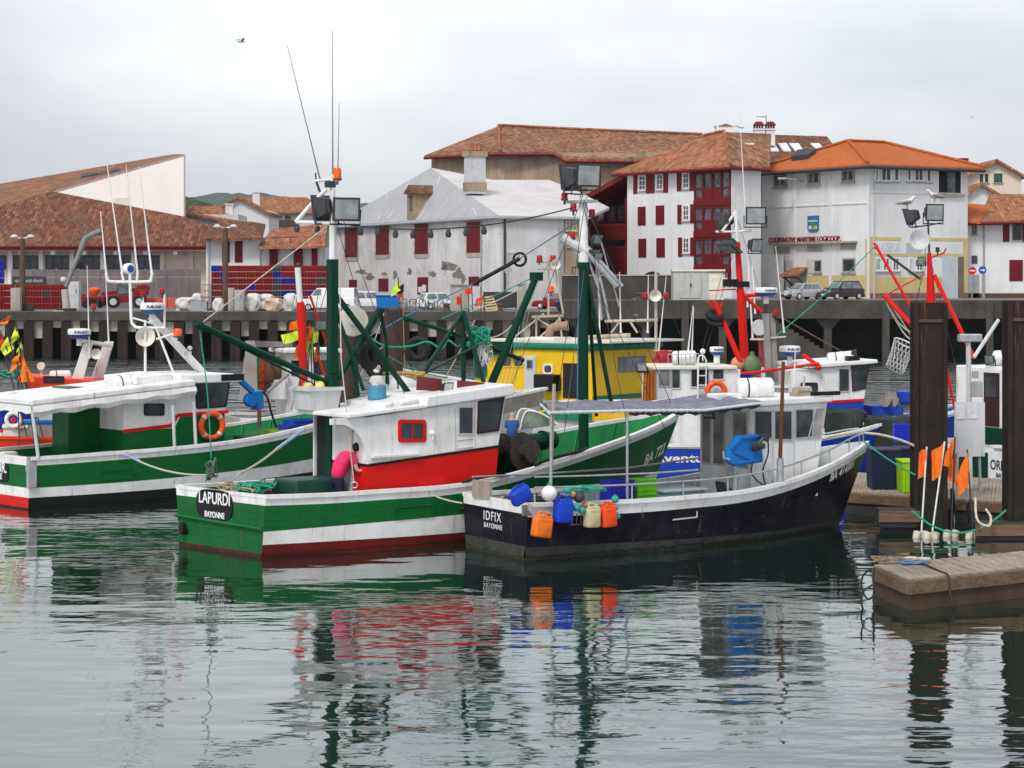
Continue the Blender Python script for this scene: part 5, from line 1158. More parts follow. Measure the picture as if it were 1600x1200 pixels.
# rails
def rail(bt, pxs, y_of, zoff, r=.022, st=None, mat=steel, name='guard_rail'):
    pts = []
    for u in pxs: p = bt.P(u, bt.zs(u), -1, .08); pts.append(p+V((0,0,zoff(u))))
    m = MB(); m.tube(smooth_curve(pts, 4), r, 7)
    for u in (st or pxs): p = bt.P(u, bt.zs(u), -1, .08); m.tube([p, p+V((0,0,zoff(u)))], r*.8, 6)
    return bt.pt(name, m, mat)
rail(ID, [.02,.12,.25,.38,.5,.62,.72,.82,.9,.96,.985], None, lambda u: .38 if u < .9 else .38-.1*(u-.9)/.085, .024)
m = MB(); m.tube([ID.P(u, ID.zs(u), -1, .08)+V((0,0,.62)) for u in (.02,.15,.3,.42)], .022, 7); m.tube([ID.P(u, ID.zs(u), 1, .08)+V((0,0,.4)) for u in (.02,.2,.45,.7,.85,.96,.985)], .024, 7); m.tube([ID.P(.985,ID.zs(.985),1,.08)+V((0,0,.3)), ID.P(.985,ID.zs(.985),-1,.08)+V((0,0,.3))], .024, 6); ID.pt('guard_rail', m, steel)
# pot hauler: bright blue machine on a post
hy = -1.45; hp = lambda px, py, y=hy: ID.oy(px, py, y)
m = MB(); m.prism([hp(1136,721),hp(1152,729),hp(1193,722),hp(1191,679),hp(1155,681),hp(1141,703)], (0,.2,0)); po_ = ID.pt('hauler_cabinet', m, sky_blue, bevel=.03)
m = MB()
for a, b in (((1143,702),(1158,684)),((1158,684),(1190,681)),((1150,724),(1190,717)),((1147,706),(1185,722))): m.bar(hp(*a,hy-.02), hp(*b,hy-.02), .05, .05)
ID.pt('frame_bar', m, sky_blue, po_)
m = MB(); c_ = hp(1178,697,hy-.05); m.lathe([(.13,0),(.13,.12),(.07,.14),(.07,.3)], c_, (.25,-1,.05), 12); m.tube([c_+V((0,-.1,0)), hp(1192,685,hy-.2), hp(1200,688,hy-.2)], .05, 6); m.obox(hp(1193,682,hy-.1), .2,.2,.12); ID.pt('hydraulic_motor', m, dgrey, po_)
m = MB(); m.tube(smooth_curve([hp(1200,688,hy-.1), hp(1200,710,hy-.1), hp(1192,735,hy-.1), hp(1196,758,hy)], 6), .018, 6); m.tube(smooth_curve([hp(1176,722,hy-.1), hp(1174,738,hy-.1), hp(1182,750,hy-.1), hp(1195,759,hy)], 6), .018, 6); ID.pt('hose', m, rubber, po_)
m = MB(); a = hp(1157,726); m.tube([V((a.x,hy+.2,a.z)), V((a.x,hy+.2,1.2))], .06, 8); m.tube([hp(1140,718), hp(1131,716), hp(1130,705)], .03, 6); ID.pt('hauler_post', m, steel, po_)
m = MB(); a, b, c_ = hp(1219,755,-1.55), hp(1219,716,-1.55), hp(1224,565,-1.55); m.tube([V((a.x,-1.55,1.3)), V((b.x,-1.55,b.z))], .09, 10); so_ = ID.pt('pole_socket', m, steel, smooth=40); m = MB(); m.tube([b, c_], [.05,.042], 8); ID.pt('rusty_pole', m, paint('rusty pole', (.13,.04,.022), .8, (.06,.03,.025), .6))
# roof gear
canister(ID, ID.near(1152,607,(7.2,0,0)), ID.near(1208,606,(8.0,-.4,0)), .26)
m = MB(); m.obox(ID.near(1132,621,(6.9,0,0)), .75,.5,.2); ID.pt('roof_box', m, white, bevel=.03)
m = MB(); p = ID.near(1256,610,(8.6,-.3,0)); m.lathe([(.11,-.35),(.11,.2)], p, (1,.2,0), 10); m.obox(p+V((-.1,0,-.12)), .5,.3,.15); m.tube([p, p+V((.0,0,.35))],.03,6); ID.pt('roof_winch', m, paint('worn cream steel', (.45,.42,.36), .5, (.2,.12,.08), .7))
for px, py in ((1106,645),(1158,646)): floodlight(ID, ID.near(px, py, (6.2,.3,0)), (-.9,-.3,-.4), .26)
# foredeck gear
m = MB(); m.obox(V((9.6,.1,1.35)), .6,.5,.35); ID.pt('anchor_locker', m, lgrey, bevel=.03)
# ---------------------------------------------------------------- green boat with the white canopy, left
GA = Boat('fishing_boat', 'green fishing boat at the left edge with a long white canopy', (-14.45, 61.25), 38)
GA.hull(13.0, 12.0, [(0,1.75),(.2,1.95),(.4,2.05),(.6,1.95),(.75,1.6),(.88,1.0),(.96,.4),(1,.04)], [(0,1.6),(.2,1.78),(.4,1.78),(.6,1.5),(.75,1.05),(.88,.5),(.96,.15),(1,0)],
    [(30,717),(57,716.5),(150,710),(270,701),(330,695),(400,686),(488,667),(540,650),(600,630)],
    bands=[(white, lambda u,zs: zs-.2), (green, lambda u,zs: .60+.5*u*u), (white, lambda u,zs: .33+.25*u*u), (blackp, K(0)), (blackp, K(-.5))],
    tbands=[(white, lambda u,zs: zs-.2), (green, K(.6)), (white, K(.33)), (red, K(.02)), (blackp, K(-.5))], skew=-.08, deck=.6, inner=green2)
m = MB(); p = GA.P(0, 1, -1); m.box(p.x-.06,p.x+.18,p.y-.05,p.y+.1,.62,GA.zs(0)+.05); GA.pt('corner_post', m, grey)
q, ux, nn = transom_frame(GA,0,0,0,0)
c = q(-10,736); m = MB(); w_ = (q(14,736)-c).dot(ux); h_ = (q(0,722)-q(0,750)).z/2
m.prism([c+ux*a+V((0,0,b))+nn*.004 for a, b in rrect(2*w_,2*h_,.12)], nn*.025); npl = GA.pt('nameplate', m, blackp)
flat_text('PECHEUR.', .42, lw, npl, c-ux*w_*.9+V((0,0,.0))+nn*.032, ux, (0,0,1), w=w_*1.78, ext=.004, bold=.008)
flat_text('BAYONNE', .22, lw, npl, c-ux*w_*.55+V((0,0,-h_*.75))+nn*.032, ux, (0,0,1), w=w_*1.15, ext=.004, bold=.006)
m = MB(); p = q(45,732); m.torus(p+nn*.02, .10, .025, nn, 14, 6); GA.pt('fairlead', m, steel)
m = MB(); x_ = GA.oy(180,749,-1.95).x; a = [GA.SX(x_-.5,.98), GA.SX(x_+.5,1.0), GA.SX(x_+.5,.74), GA.SX(x_-.5,.72)]
for i in range(4): m.bar(a[i]+V((0,-.012,0)), a[(i+1)%4]+V((0,-.012,0)), .03, .03)
GA.pt('freeing_port', m, green)
# canopy
cy_ = 1.7; A, B = GA.oy(50,640,-cy_), GA.oy(306,612,-cy_); A2, B2 = GA.oy(50,629,-cy_), GA.oy(304,598,-cy_)
m = MB(); prof(m, [(A.x,A2.z-.1),(B.x,B2.z-.1),(B.x,B2.z+.08),(A.x,A2.z+.08)], -cy_, cy_); GA.pt('canopy_roof', m, white, bevel=.04)
m = MB(); n = 24; v = []
for i in range(n+1):
    t = i/n; x = lerp(A.x,B.x,t); zt_ = lerp(A2.z,B2.z,t)-.1; dz = lerp(.30,.26,t)+.035*math.sin(i*1.3)
    v += [(x,-cy_-.01,zt_),(x,-cy_-.06-.03*math.sin(i*.9),zt_-dz*.55),(x,-cy_-.0,zt_-dz)]
m.poly(v, [(3*i+k,3*i+3+k,3*i+4+k,3*i+1+k) for i in range(n) for k in range(2)]); 
v = []
for j in range(13): y = lerp(-cy_,cy_,j/12); v += [(A.x-.01,y,A2.z-.1),(A.x-.05,y,A2.z-.3-.03*math.sin(j*2))]
m.poly(v, [(2*j,2*j+2,2*j+3,2*j+1) for j in range(12)]); GA.pt('rolled_awning', m, paint('white awning cloth', (.70,.69,.68), .7, (.45,.42,.4), .5, 3))
for px, py, bot in ((50,640,716),(270,633,702),(303,628,700)):
    m = MB(); a = GA.oy(px, py, -cy_); b = GA.oy(px+(10 if px < 60 else 3), bot, -cy_-.1); m.tube([a, V((b.x,-cy_-.1,b.z))], .05, 8); GA.pt('canopy_post', m, lgrey)
m = MB()
for i in range(5): p = GA.oz(14+i*28, 618-i*3, A2.z+.08); m.tube(smooth_curve([p, p+V((.3,.2,.09)), p+V((.7,-.1,.03)), p+V((1.0,.3,.08))], 4), .05, 5)
GA.pt('canopy_fold', m, white)
# aft cabin and wheelhouse
yw = 1.25
c0_, c1_ = GA.oy(193,700,-yw), GA.oy(272,700,-yw); zs1 = GA.oy(230,671,-yw).z; top_ = B2.z-.12
def stripe(bt, pts, y, mat, w=.1, name='red_stripe'):
    m = MB(); P = [bt.oy(px,py,y-.012) for px, py in pts]
    for a, b in zip(P, P[1:]): m.bar(a, b, .02, w, (0,0,1))
    return bt.pt(name, m, mat)
x0_, x1_ = c0_.x, GA.oy(352,640,-yw).x; xm = c1_.x
m = MB(); prof(m, [(x0_,.6),(xm,.6),(xm,zs1),(x0_,zs1)], -yw, yw); zg = GA.oy(330,645,-yw).z; prof(m, [(xm,.6),(x1_-.05,.6),(x1_-.02,zg),(xm+.25,zg),(xm+.002,zs1)], -yw, yw); GA.pt('cabin_base', m, green)
m = MB(); prof(m, [(x0_,zs1),(xm,zs1),(xm,top_),(x0_,top_)], -yw, yw); wt = GA.oy(356,597,-yw); prof(m, [(xm+.004,zs1),(xm+.25,zg),(x1_-.02,zg),(wt.x,wt.z),(xm+.004,wt.z)], -yw, yw); GA.pt('cabin', m, white)
m = MB(); prof(m, [(x0_-1.0,.6),(x0_-.004,.6),(x0_-.004,top_),(x0_-1.0,top_)], .2, yw); GA.pt('companionway', m, green)
stripe(GA, [(193,674),(268,665),(277,649),(357,643)], -yw, red, .10)
win_y(GA, (226,632,255,648), -yw, blackp, glass, fw=.03, rad=.06)
win_y(GA, None, -yw, blackp, glass, fw=.04, rad=.08, quad=[(308,637),(352,634),(357,594),(306,599)])
rt0, rt1 = GA.oy(282,597,-yw-.2), GA.oy(380,585,-yw-.2); m = MB(); prof(m, [(rt0.x,wt.z+.004),(rt1.x-.05,wt.z+.004),(rt1.x,wt.z+.12),(rt1.x-.35,wt.z+.26),(rt0.x,wt.z+.26)], -yw-.2, yw+.2); GA.pt('roof', m, white, bevel=.03)
m = MB(); m.box(rt1.x-.75,rt1.x+.02,-yw-.22,-yw-.195,wt.z+.05,wt.z+.24); GA.pt('roof_trim', m, blackp)
m = MB(); a = GA.near(232,590,(4.5,.3,0)); prof(m, [(rt0.x-1.2,wt.z),(rt0.x-.01,wt.z),(rt0.x-.01,wt.z+.3),(rt0.x-1.2,wt.z+.22)], -1.0, 1.0); GA.pt('roof_locker', m, white, bevel=.03)
canister(GA, GA.near(172,601,(3.2,-.6,0)), GA.near(222,595,(4.6,-.8,0)), .25)
scum(GA, weedm, .08)
# antenna mast
gx = 4.9; gp = lambda px, py, y=0, x=gx: GA.near(px, py, (x,y,0))
m = MB(); m.bar(gp(330,597,0,6.6), gp(236,495), .24, .18); am = GA.pt('mast', m, white)
m = MB(); m.tube([gp(227,588), gp(227,500)], .04, 7); m.tube([gp(272,585,-.4,5.5), gp(240,502)], .035, 7); m.tube([gp(244,530,0,5), gp(270,522,0,5), gp(278,530,0,5)], .035, 6)
fr_ = [gp(203,424), gp(205,495), gp(209,508), gp(218,512), gp(258,512)]; m.tube(smooth_curve(fr_, 3), .045, 7); m.tube([gp(208,497), gp(240,506)], .03, 6)
m.tube([gp(257,512), gp(257,458)], .035, 6); m.tube([gp(224,488), gp(223,460)], .03, 6)
m.tube(smooth_curve([gp(166,428), gp(168,436), gp(175,440), gp(230,440), gp(236,436), gp(238,426)], 3), .045, 7); m.tube([gp(190,425), gp(193,438)], .04, 6); m.tube([gp(215,427), gp(214,438)], .04, 6); GA.pt('mast_frame', m, white, am)
whip(GA, gp(166,428), gp(157,330), am, .025); whip(GA, gp(191,426), gp(165,240), am, .025); whip(GA, gp(215,427), gp(197,258), am, .025); whip(GA, gp(237,426), gp(217,260), am, .025)
m = MB(); ad = GA.I.to_3x3()@V((.6,-.8,0)); m.lathe([(.16,-.2),(.17,0),(.13,.05)], gp(203,420), ad, 14); cm = GA.pt('camera_housing', m, white, am, smooth=40); m = MB(); m.lathe([(.11,.051),(.11,.06)], gp(203,420), ad, 14); GA.pt('lens', m, radar_blue, cm)
radar(GA, gp(238,491), .36, .33, am)
horn(GA, gp(227,526,-.15), GA.I.to_3x3()@V((.35,-.9,0)), .62, am)
lamp(GA, gp(278,525,0,5), plastic_o, .12, .22, am, 'beacon'); lamp(GA, gp(253,458), plastic_r, .08, .14, am); lamp(GA, gp(223,462), plastic_r, .07, .12, am)
m = MB(); p = gp(292,552,0,5.8); m.tube([p-V((0,0,.2)), p], .03, 5); m.obox(p, .25,.12,.12); m.ball(p+V((.1,0,.15)), .08, 8); GA.pt('searchlight', m, lgrey, am)
# foredeck pot hauler
m = MB(); hg = lambda px, py, y=-1.2: GA.oy(px, py, y)
m.prism([hg(399,612),hg(412,610),hg(413,638),hg(401,641)], (0,.35,0)); h_ = GA.pt('hauler_cabinet', m, sky_blue, bevel=.02)
m = MB(); m.bar(hg(371,590), hg(394,612), .22,.12); m.lathe([(.2,-.1),(.22,0),(.2,.1)], hg(391,625), (.2,-1,0), 14); GA.pt('hauler_arm', m, sky_blue, h_)
m = MB(); a = hg(405,640); m.tube([a, hg(405,668)], .06, 7); GA.pt('hauler_post', m, rust, h_)
m = MB(); m.tube(smooth_curve([hg(411,612),hg(418,622),hg(424,645),hg(432,668)], 6), .035, 6); GA.pt('hose', m, rubber, h_)
# ================================================================ other boats
def deckhouse(bt, prof_pts, y0, y1, mat, name='wheelhouse', bevel=.02): m = MB(); prof(m, prof_pts, y0, y1); return bt.pt(name, m, mat, bevel=bevel)
# ---- yellow trawler: bow to the left and away
c_ = W(925, 620, 84); YT = Boat('trawler', 'yellow trawler with green trim and a tall deckhouse behind the green bow', (c_.x+2.6, 84.8), 141, 'fishing boat')
# local +y side faces the camera on this boat (bow to the left), so mirror by using positive y
YT.hull(15.5, 14.2, [(0,2.0),(.2,2.3),(.5,2.4),(.75,1.9),(.9,1.1),(1,.05)], [(0,1.8),(.3,2.1),(.6,1.7),(.85,.7),(1,0)], sheer=[(0,1.75),(.3,1.6),(.6,1.8),(.85,2.3),(1,2.7)],
    bands=[(plain('trawler green trim', (.01,.13,.07), .5), lambda u,zs: zs-.35), (yellow, lambda u,zs: zs-.75), (lgrey, K(.3)), (blackp, K(-.5))], deck=.9, inner=grey)
py_ = YT.oy(925,545,2.3)
yh = 2.25; ox_ = YT.oy(925,600,yh).x; zt_ = YT.oy(925,548,yh).z
xl = YT.oy(742,600,yh).x
m = MB(); prof(m, [(ox_-.0,.9),(xl,.9),(xl,zt_),(ox_,zt_)], -yh, yh); YT.pt('deckhouse', m, yellow, bevel=.03)
tg = plain('trawler green trim 2', (.008,.17,.09), .5)
zr_ = YT.ox(1045,530,ox_-.05).z
m = MB(); prof(m, [(ox_-.15,zt_+.004),(xl+.4,zt_+.004),(xl+.4,zt_+.26),(ox_-.15,zt_+.26)], -yh-.12, yh+.12); YT.pt('roof_edge', m, tg, bevel=.08)
m = MB(); prof(m, [(ox_-.05,zt_+.262),(xl+.3,zt_+.262),(xl+.3,zt_+.34),(ox_-.05,zt_+.40)], -yh-.0, yh+.0); YT.pt('roof', m, cream)
m = MB(); a = YT.oy(740,556,yh+.15); b = YT.oy(800,548,yh+.15); prof(m, [(a.x,zt_-.25),(b.x,zt_-.25),(b.x,zt_+.28),(a.x,zt_+.28)], yh+.14, yh+.2); nb_ = YT.pt('name_board', m, dgreen)
p = YT.oy(750,551,yh+.21); flat_text('ERS', .42, plain('yellow lettering', (.7,.6,.1), .6), nb_, V((p.x,yh+.205,zt_-.14)), (-1,0,0), (0,0,1), w=.62, ext=.01, bold=.01)
win_y(YT, (742,556,760,590), yh, tg, glass, fw=.05, rad=.2, sgn=1); win_y(YT, (781,556,799,572), yh, yellow, glass, fw=.05, rad=.15, sgn=1); win_y(YT, (803,556,818,572), yh, yellow, glass, fw=.05, rad=.15, sgn=1)
win_y(YT, (851,571,862,582), yh, white, glass, fw=.06, rad=.1, sgn=1)
m = MB(); a, b = YT.oy(820,622,yh), YT.oy(838,556,yh); m.box(b.x,a.x,yh+.002,yh+.05,a.z,b.z); d_ = YT.pt('door', m, lgrey, bevel=.02); win_y(YT, (824,563,832,575), yh+.05, grey, glass, par=d_, fw=.03, rad=.03, sgn=1)
m = MB(); a, b = YT.oy(880,622,yh), YT.oy(908,568,yh); m.box(b.x,a.x,yh+.002,yh+.02,a.z,b.z); YT.pt('doorway_shade', m, plain('dark interior', (.02,.02,.024), .9))  # thin near-black sheet; shade inside the doorway is put into its colour
m = MB(); m.obox(YT.oy(855,598,yh+.3), 1.0,.5,.65); YT.pt('black_box', m, blackp, bevel=.04)
m = MB(); a, b = YT.oy(838,615,yh), YT.oy(925,605,yh); prof(m, [(a.x,.9),(ox_+.0,.9),(ox_+.0,1.25),(a.x,1.25)], yh+.002, yh+.04); YT.pt('green_band', m, tg)
# aft face (local -x side) window and band
def xrect(bt, r, x, m, d):
    a, b = bt.ox(r[0],r[3],x), bt.ox(r[2],r[1],x); m.box(x-d, x, min(a.y,b.y), max(a.y,b.y), min(a.z,b.z), max(a.z,b.z))
m = MB(); xrect(YT,(966,556,1008,582),ox_,m,.05); w_ = YT.pt('window', m, paint('grey shutter board', (.2,.21,.24), .4)); m = MB(); xrect(YT,(969,559,1005,579),ox_-.051,m,.01); YT.pt('pane', m, glassy('grey blind', (.12,.13,.16), .3), w_)
m = MB(); xrect(YT,(926,611,1044,626),ox_,m,.05); YT.pt('green_band', m, tg)
m = MB(); m.box(ox_-1.0, ox_-.05, -yh-.3, yh+.2, zt_+.30, zt_+.38); YT.pt('roof_overhang', m, cream)
# roof gear: funnel, gantry, poles
m = MB(); f0 = YT.near(858,545,(ox_+2.2,.6,0)); m.obox(f0+V((0,0,.1)), 1.4,1.2,.75); fb_ = YT.pt('funnel_casing', m, cream, bevel=.04)
fx_ = lambda px, py: YT.near(px, py, (ox_+2.2,.6,0))
m = MB(); m.tube(smooth_curve([fx_(858,535),fx_(858,522),fx_(862,513),fx_(872,510),fx_(887,508)], 5), [.17]*20+[.19], 12); YT.pt('exhaust_pipe', m, paint('heat stained pipe', (.33,.22,.15), .6, (.12,.07,.05), .6), fb_, smooth=40)
gm = paint('rust streaked white steel', (.50,.44,.36), .6, (.25,.13,.08), .7); g1 = lambda px, py, y=0: YT.near(px, py, (ox_+3.4,y,0))
m = MB(); m.bar(g1(832,495,.4), g1(880,493,-.4), .12,.1)
for a, b in (((838,495),(838,560)),((874,495),(880,545)),((838,497),(868,515)),((876,497),(840,530)),((800,530),(850,490)),((857,405),(857,495)),((838,410),(872,408)),((840,420),(873,420)),((866,412),(880,490))): m.tube([g1(*a), g1(*b)], .04, 6)
gan = YT.pt('gantry', m, gm)
for px, py, mt in ((843,402,plastic_r),(864,402,plastic_r),(861,450,plastic_o)): lamp(YT, g1(px,py+6), mt, .12, .24, gan)
horn(YT, g1(868,413,.3), YT.I.to_3x3()@V((.3,-1,-.1)), .45, gan)
g2 = lambda px, py, y=0: YT.near(px, py, (ox_-.1,y,0))
m = MB(); m.tube([g2(1025,565),g2(1025,425)], .06, 7); m.tube([g2(1010,466),g2(1040,465)], .035, 6); m.tube([g2(945,502),g2(1028,500)], .06, 7); m.tube([g2(955,520),g2(968,503)],.04,6); m.tube([g2(996,520),g2(985,503)],.05,6); m.tube([g2(905,528), g2(985,524)], .09, 8); rm_ = YT.pt('signal_mast', m, gm)
for px in (1008,1041): lamp(YT, g2(px,465), plastic_r, .11, .2, rm_)
horn(YT, g2(1024,462,.4), YT.I.to_3x3()@V((.1,-1,0)), .5, rm_)
m = MB(); m.bar(g2(885,330+40), g2(970,425+40), .3,.1) if 0 else m.tube([g2(938,375),g2(968,480)],.03,5); YT.pt('stay', m, steel)
for a, b in (((936,430),(937,528)),((968,425),(970,520)),((1041,432),(1028,560)),((1013,430),(1012,520))): whip(YT, g2(*b), g2(*a), None, .03)
# lattice gantry rising over its roof (grey)
m = MB(); l0, l1 = g2(905,372), g2(972,448)
for o in (0,.35): m.tube([l0+V((0,o,0)), l1+V((0,o,0))], .09, 7)
for i in range(7): m.tube([l0.lerp(l1,i/7), l0.lerp(l1,(i+.5)/7)+V((0,.35,0))], .03, 5)
for a, b in (((912,385),(935,450)),((930,400),(940,500)),((935,420),(952,500)),((915,420),(935,395))): m.tube([g2(*a), g2(*b)], .05, 6)
YT.pt('lattice_arm', m, steel)
for px, py in ((934,374),(930,397),(934,402)): floodlight(YT, g2(px,py,.2), YT.I.to_3x3()@V((.6,-.7,-.3)), .42)
# ---- white boat with an orange oilskin curtain
OC = Boat('fishing_boat', 'white wheelhouse boat with a blue hull and an orange curtain beside its door', (W(975,690,67).x, 67.5), 9)
OC.hull(9.0, 8.3, [(0,1.4),(.3,1.6),(.6,1.45),(.85,.8),(1,.04)], [(0,1.25),(.4,1.35),(.7,.85),(1,0)], sheer=[(0,1.35),(.4,1.3),(.75,1.55),(1,2.0)], bands=[(white, lambda u,zs: zs-.10), (blue, K(.2)), (blackp, K(-.5))], deck=.6, inner=white)
OC.hull_text('Aventurine', OC.oy(1020,700,-1.4).x, .80, OC.oy(1020,700,-1.4).x+2.4, .80, .38, lw)
yv = 1.1; a = OC.oy(1027,640,-yv); b = OC.oy(1150,640,-yv); zt_ = OC.oy(1040,578,-yv).z
m = MB(); prof(m, [(a.x,.6),(b.x,.6),(b.x+.15,zt_),(a.x,zt_)], -yv, yv); OC.pt('wheelhouse', m, white, bevel=.02)
r0, r1 = OC.oy(1021,578,-yv-.1), OC.oy(1152,572,-yv-.1); m = MB(); prof(m, [(r0.x,zt_+.004),(r1.x,zt_+.004),(r1.x,zt_+.12),(r0.x,zt_+.12)], -yv-.1, yv+.1); OC.pt('roof', m, cream, bevel=.03)
m = MB(); n = 14; cx0, cx1 = OC.oy(998,636,-yv).x, OC.oy(1025,636,-yv).x; tx0, tx1 = OC.oy(1006,580,-yv).x, OC.oy(1024,580,-yv).x; v = []
for i in range(n+1): t = i/n; v += [(lerp(cx0,cx1,t),-yv-.05+.06*math.sin(i*1.8),.7),(lerp(tx0,tx1,t),-yv-.04+.04*math.sin(i*1.8),zt_)]
m.poly(v, [(2*i,2*i+2,2*i+3,2*i+1) for i in range(n)]); OC.pt('orange_curtain', m, paint('orange oilskin', (.42,.13,.012), .6, (.2,.06,.02), .6, 3), smooth=True)
m = MB(); d0, d1 = OC.oy(1027,625,-yv), OC.oy(1050,578,-yv); m.box(d0.x,d1.x,-yv-.03,-yv-.002,.65,d1.z); dd = OC.pt('door', m, lgrey, bevel=.01); win_y(OC, (1030,577,1046,603), -yv-.03, grey, glassy('hazy window glass', (.1,.1,.1), .2), par=dd, fw=.03, rad=.02)
for r in ((1050,577,1062,606),(1080,577,1107,604),(1114,577,1130,592)): win_y(OC, r, -yv, lgrey, glass, fw=.04, rad=.03)
m = MB()
for px in (1090,1103): m.tube([OC.oy(px,640,-yv-.15), OC.oy(px+.5,562,-yv-.15)], .025, 6)
for k in range(5): y_ = 632-k*15; m.tube([OC.oy(1090,y_,-yv-.15), OC.oy(1103.5,y_,-yv-.15)], .02, 6)
m.tube(smooth_curve([OC.oy(1090,565,-yv-.15),OC.oy(1093,556,-yv-.15),OC.oy(1100,557,-yv-.15),OC.oy(1104,566,-yv-.15)],4),.025,6); OC.pt('ladder', m, white)
canister(OC, OC.near(1050,560,(2.3,-.6,0)), OC.near(1088,559,(3.0,-.8,0)), .23)
rk = MB(); a_, b_ = OC.near(1044,568,(2.2,-1.0,0)), OC.near(1092,567,(3.1,-1.1,0))
for k in range(8): p = a_.lerp(b_,k/7); rk.tube([p, p+V((0,0,.28))], .012, 5)
rk.tube([a_+V((0,0,.28)), b_+V((0,0,.28))], .015, 5); OC.pt('rack', rk, steel)
radar(OC, OC.near(1120,555,(4.0,0,0)), .22, .26, None); m = MB(); p = OC.near(1098,549,(3.3,0,0)); m.ball(p, .09, 10); m.tube([p, p-V((0,0,.3))],.02,5); OC.pt('dome_antenna', m, white)
floodlight(OC, OC.near(1003,574,(1,-1.3,0)), OC.I.to_3x3()@V((-.3,-1,-.4)), .28)
whip(OC, OC.near(1075,550,(3,0,0)), OC.near(1083,477,(3,0,0)), None, .022)
# ---- white and blue wheelhouse boat with the red mast
BW = Boat('fishing_boat', 'white and blue fishing boat with a red stripe and a tall red mast', (W(1085,660,75).x, 74.5), 14)
BW.hull(11.0, 10.0, [(0,1.6),(.3,1.8),(.6,1.75),(.82,1.1),(.94,.5),(1,.04)], [(0,1.4),(.4,1.5),(.7,1.0),(.9,.35),(1,0)], sheer=[(0,1.3),(.4,1.25),(.7,1.5),(1,2.1)], bands=[(white, lambda u,zs: zs-.15), (blue, K(.3)), (blackp, K(-.5))], deck=.6, inner=sky_blue, dmat=blue)
yb = 1.45; a, b = BW.oy(1236,640,-yb), BW.oy(1345,650,-yb); zt_ = BW.oy(1300,573,-yb).z; zm = BW.oy(1300,627,-yb).z; xt = BW.oy(1359,567,-yb).x
m = MB(); prof(m, [(a.x,.6),(b.x,.6),(lerp(b.x,xt,.35),zm),(a.x,zm-.1)], -yb, yb); BW.pt('wheelhouse_base', m, blue)
m = MB(); prof(m, [(a.x,zm-.1),(lerp(b.x,xt,.35),zm),(xt,zt_+.08),(a.x,zt_-.12)], -yb, yb); BW.pt('wheelhouse', m, white, bevel=.015)
m = MB(); m.bar(V((a.x,-yb-.012,zm-.07)), V((lerp(b.x,xt,.36),-yb-.012,zm+.03)), .02,.09); BW.pt('red_stripe', m, red)
r0, r1 = BW.oy(1265,578,-yb-.15), BW.oy(1373,560,-yb-.15); m = MB(); prof(m, [(r0.x,zt_-.05),(xt,zt_+.09),(r1.x,zt_+.12),(r1.x-.05,zt_+.24),(r0.x,zt_+.10)], -yb-.15, yb+.15); BW.pt('roof', m, white, bevel=.03)
win_y(BW, (1311,577,1326,611), -yb, lgrey, glass, fw=.03, rad=.02); win_y(BW, None, -yb, plain('brown window frame', (.05,.015,.012)), glass, fw=.04, rad=.03, quad=[(1333,610),(1351,606),(1357,567),(1331,570)])
win_y(BW, (1252,599,1276,618), -yb, blackp, glass, fw=.03, rad=.06)
m = MB(); prof(m, [(a.x-3.2,.6),(a.x-.004,.6),(a.x-.004,zm+.45),(a.x-3.2,zm+.35)], -1.1, yb-.1); BW.pt('aft_house', m, white, bevel=.03)
m = MB(); m.box(a.x-3.3,a.x+.05,-1.25,yb,zm+.46,zm+.54); BW.pt('aft_roof', m, white)
canister(BW, BW.near(1293,562,(a.x+1,-.2,0)), BW.near(1338,558,(a.x+2.2,-.5,0)), .24)
radar(BW, BW.near(1234,556,(a.x-.3,0,0)), .36, .34, None)
for px, py in ((1337,551),): floodlight(BW, BW.near(px,py,(a.x+2,-.9,0)), (1,-.3,.1), .26)
m = MB(); m.obox(BW.near(1332,561,(a.x+2,-1.2,0)), .4,.35,.2); BW.pt('roof_box', m, blackp)
rx = BW.W(1156,560,76).x; rp = lambda px, py, y=0: BW.near(px, py, (rx,y,0))
m = MB(); m.tube([V((rx,0,.6)), rp(1157,455)], [.17,.14], 12); m.tube([rp(1157,455), rp(1152,378)], [.12,.09], 10); rm = BW.pt('mast', m, red, smooth=40)
m = MB(); m.tube([rp(1152,380), rp(1150,328)], .06, 8); m.tube([rp(1118,362), rp(1150,362), rp(1175,360)], .04, 7); m.tube([rp(1128,362), rp(1150,330)], .05, 7); BW.pt('upper_pole', m, white, rm)
floodlight(BW, rp(1127,345,.3), BW.I.to_3x3()@V((-.75,.5,-.2)), .68, rm); floodlight(BW, rp(1181,337,-.2), BW.I.to_3x3()@V((.1,-1,-.05)), .66, rm)
floodlight(BW, rp(1137,388,-.3), BW.I.to_3x3()@V((-.4,-.4,-.9)), .62, rm); floodlight(BW, rp(1182,383,-.2), BW.I.to_3x3()@V((.6,-.7,-.2)), .5, rm)
m = MB(); m.tube([rp(1116,470), rp(1157,565,-.5)], [.09,.10], 8); m.tube([rp(1152,452), rp(1190,488)], .07, 7); m.tube([rp(1160,462), rp(1200,460)], .07, 7); m.tube([rp(1150,452), rp(1108,454)], .025, 5); m.tube([rp(1105,470),rp(1120,490),rp(1130,472)],.04,6); BW.pt('derrick', m, red, rm)
m = MB(); q_ = rp(1117,493,-.2); m.torus(q_, .24, .12, (.2,-.5,1), 18, 8); m.torus(q_-V((0,0,.2)), .3, .05, (.2,-.5,1), 18, 8); BW.pt('net_hauler', m, rubber, rm, smooth=True)
m = MB(); m.obox(rp(1142,442), .5,.3,.25); m.obox(rp(1158,444), .5,.3,.2); BW.pt('lamp_cluster', m, blackp, rm)
radar(BW, rp(1197,463), .40, .30, rm)
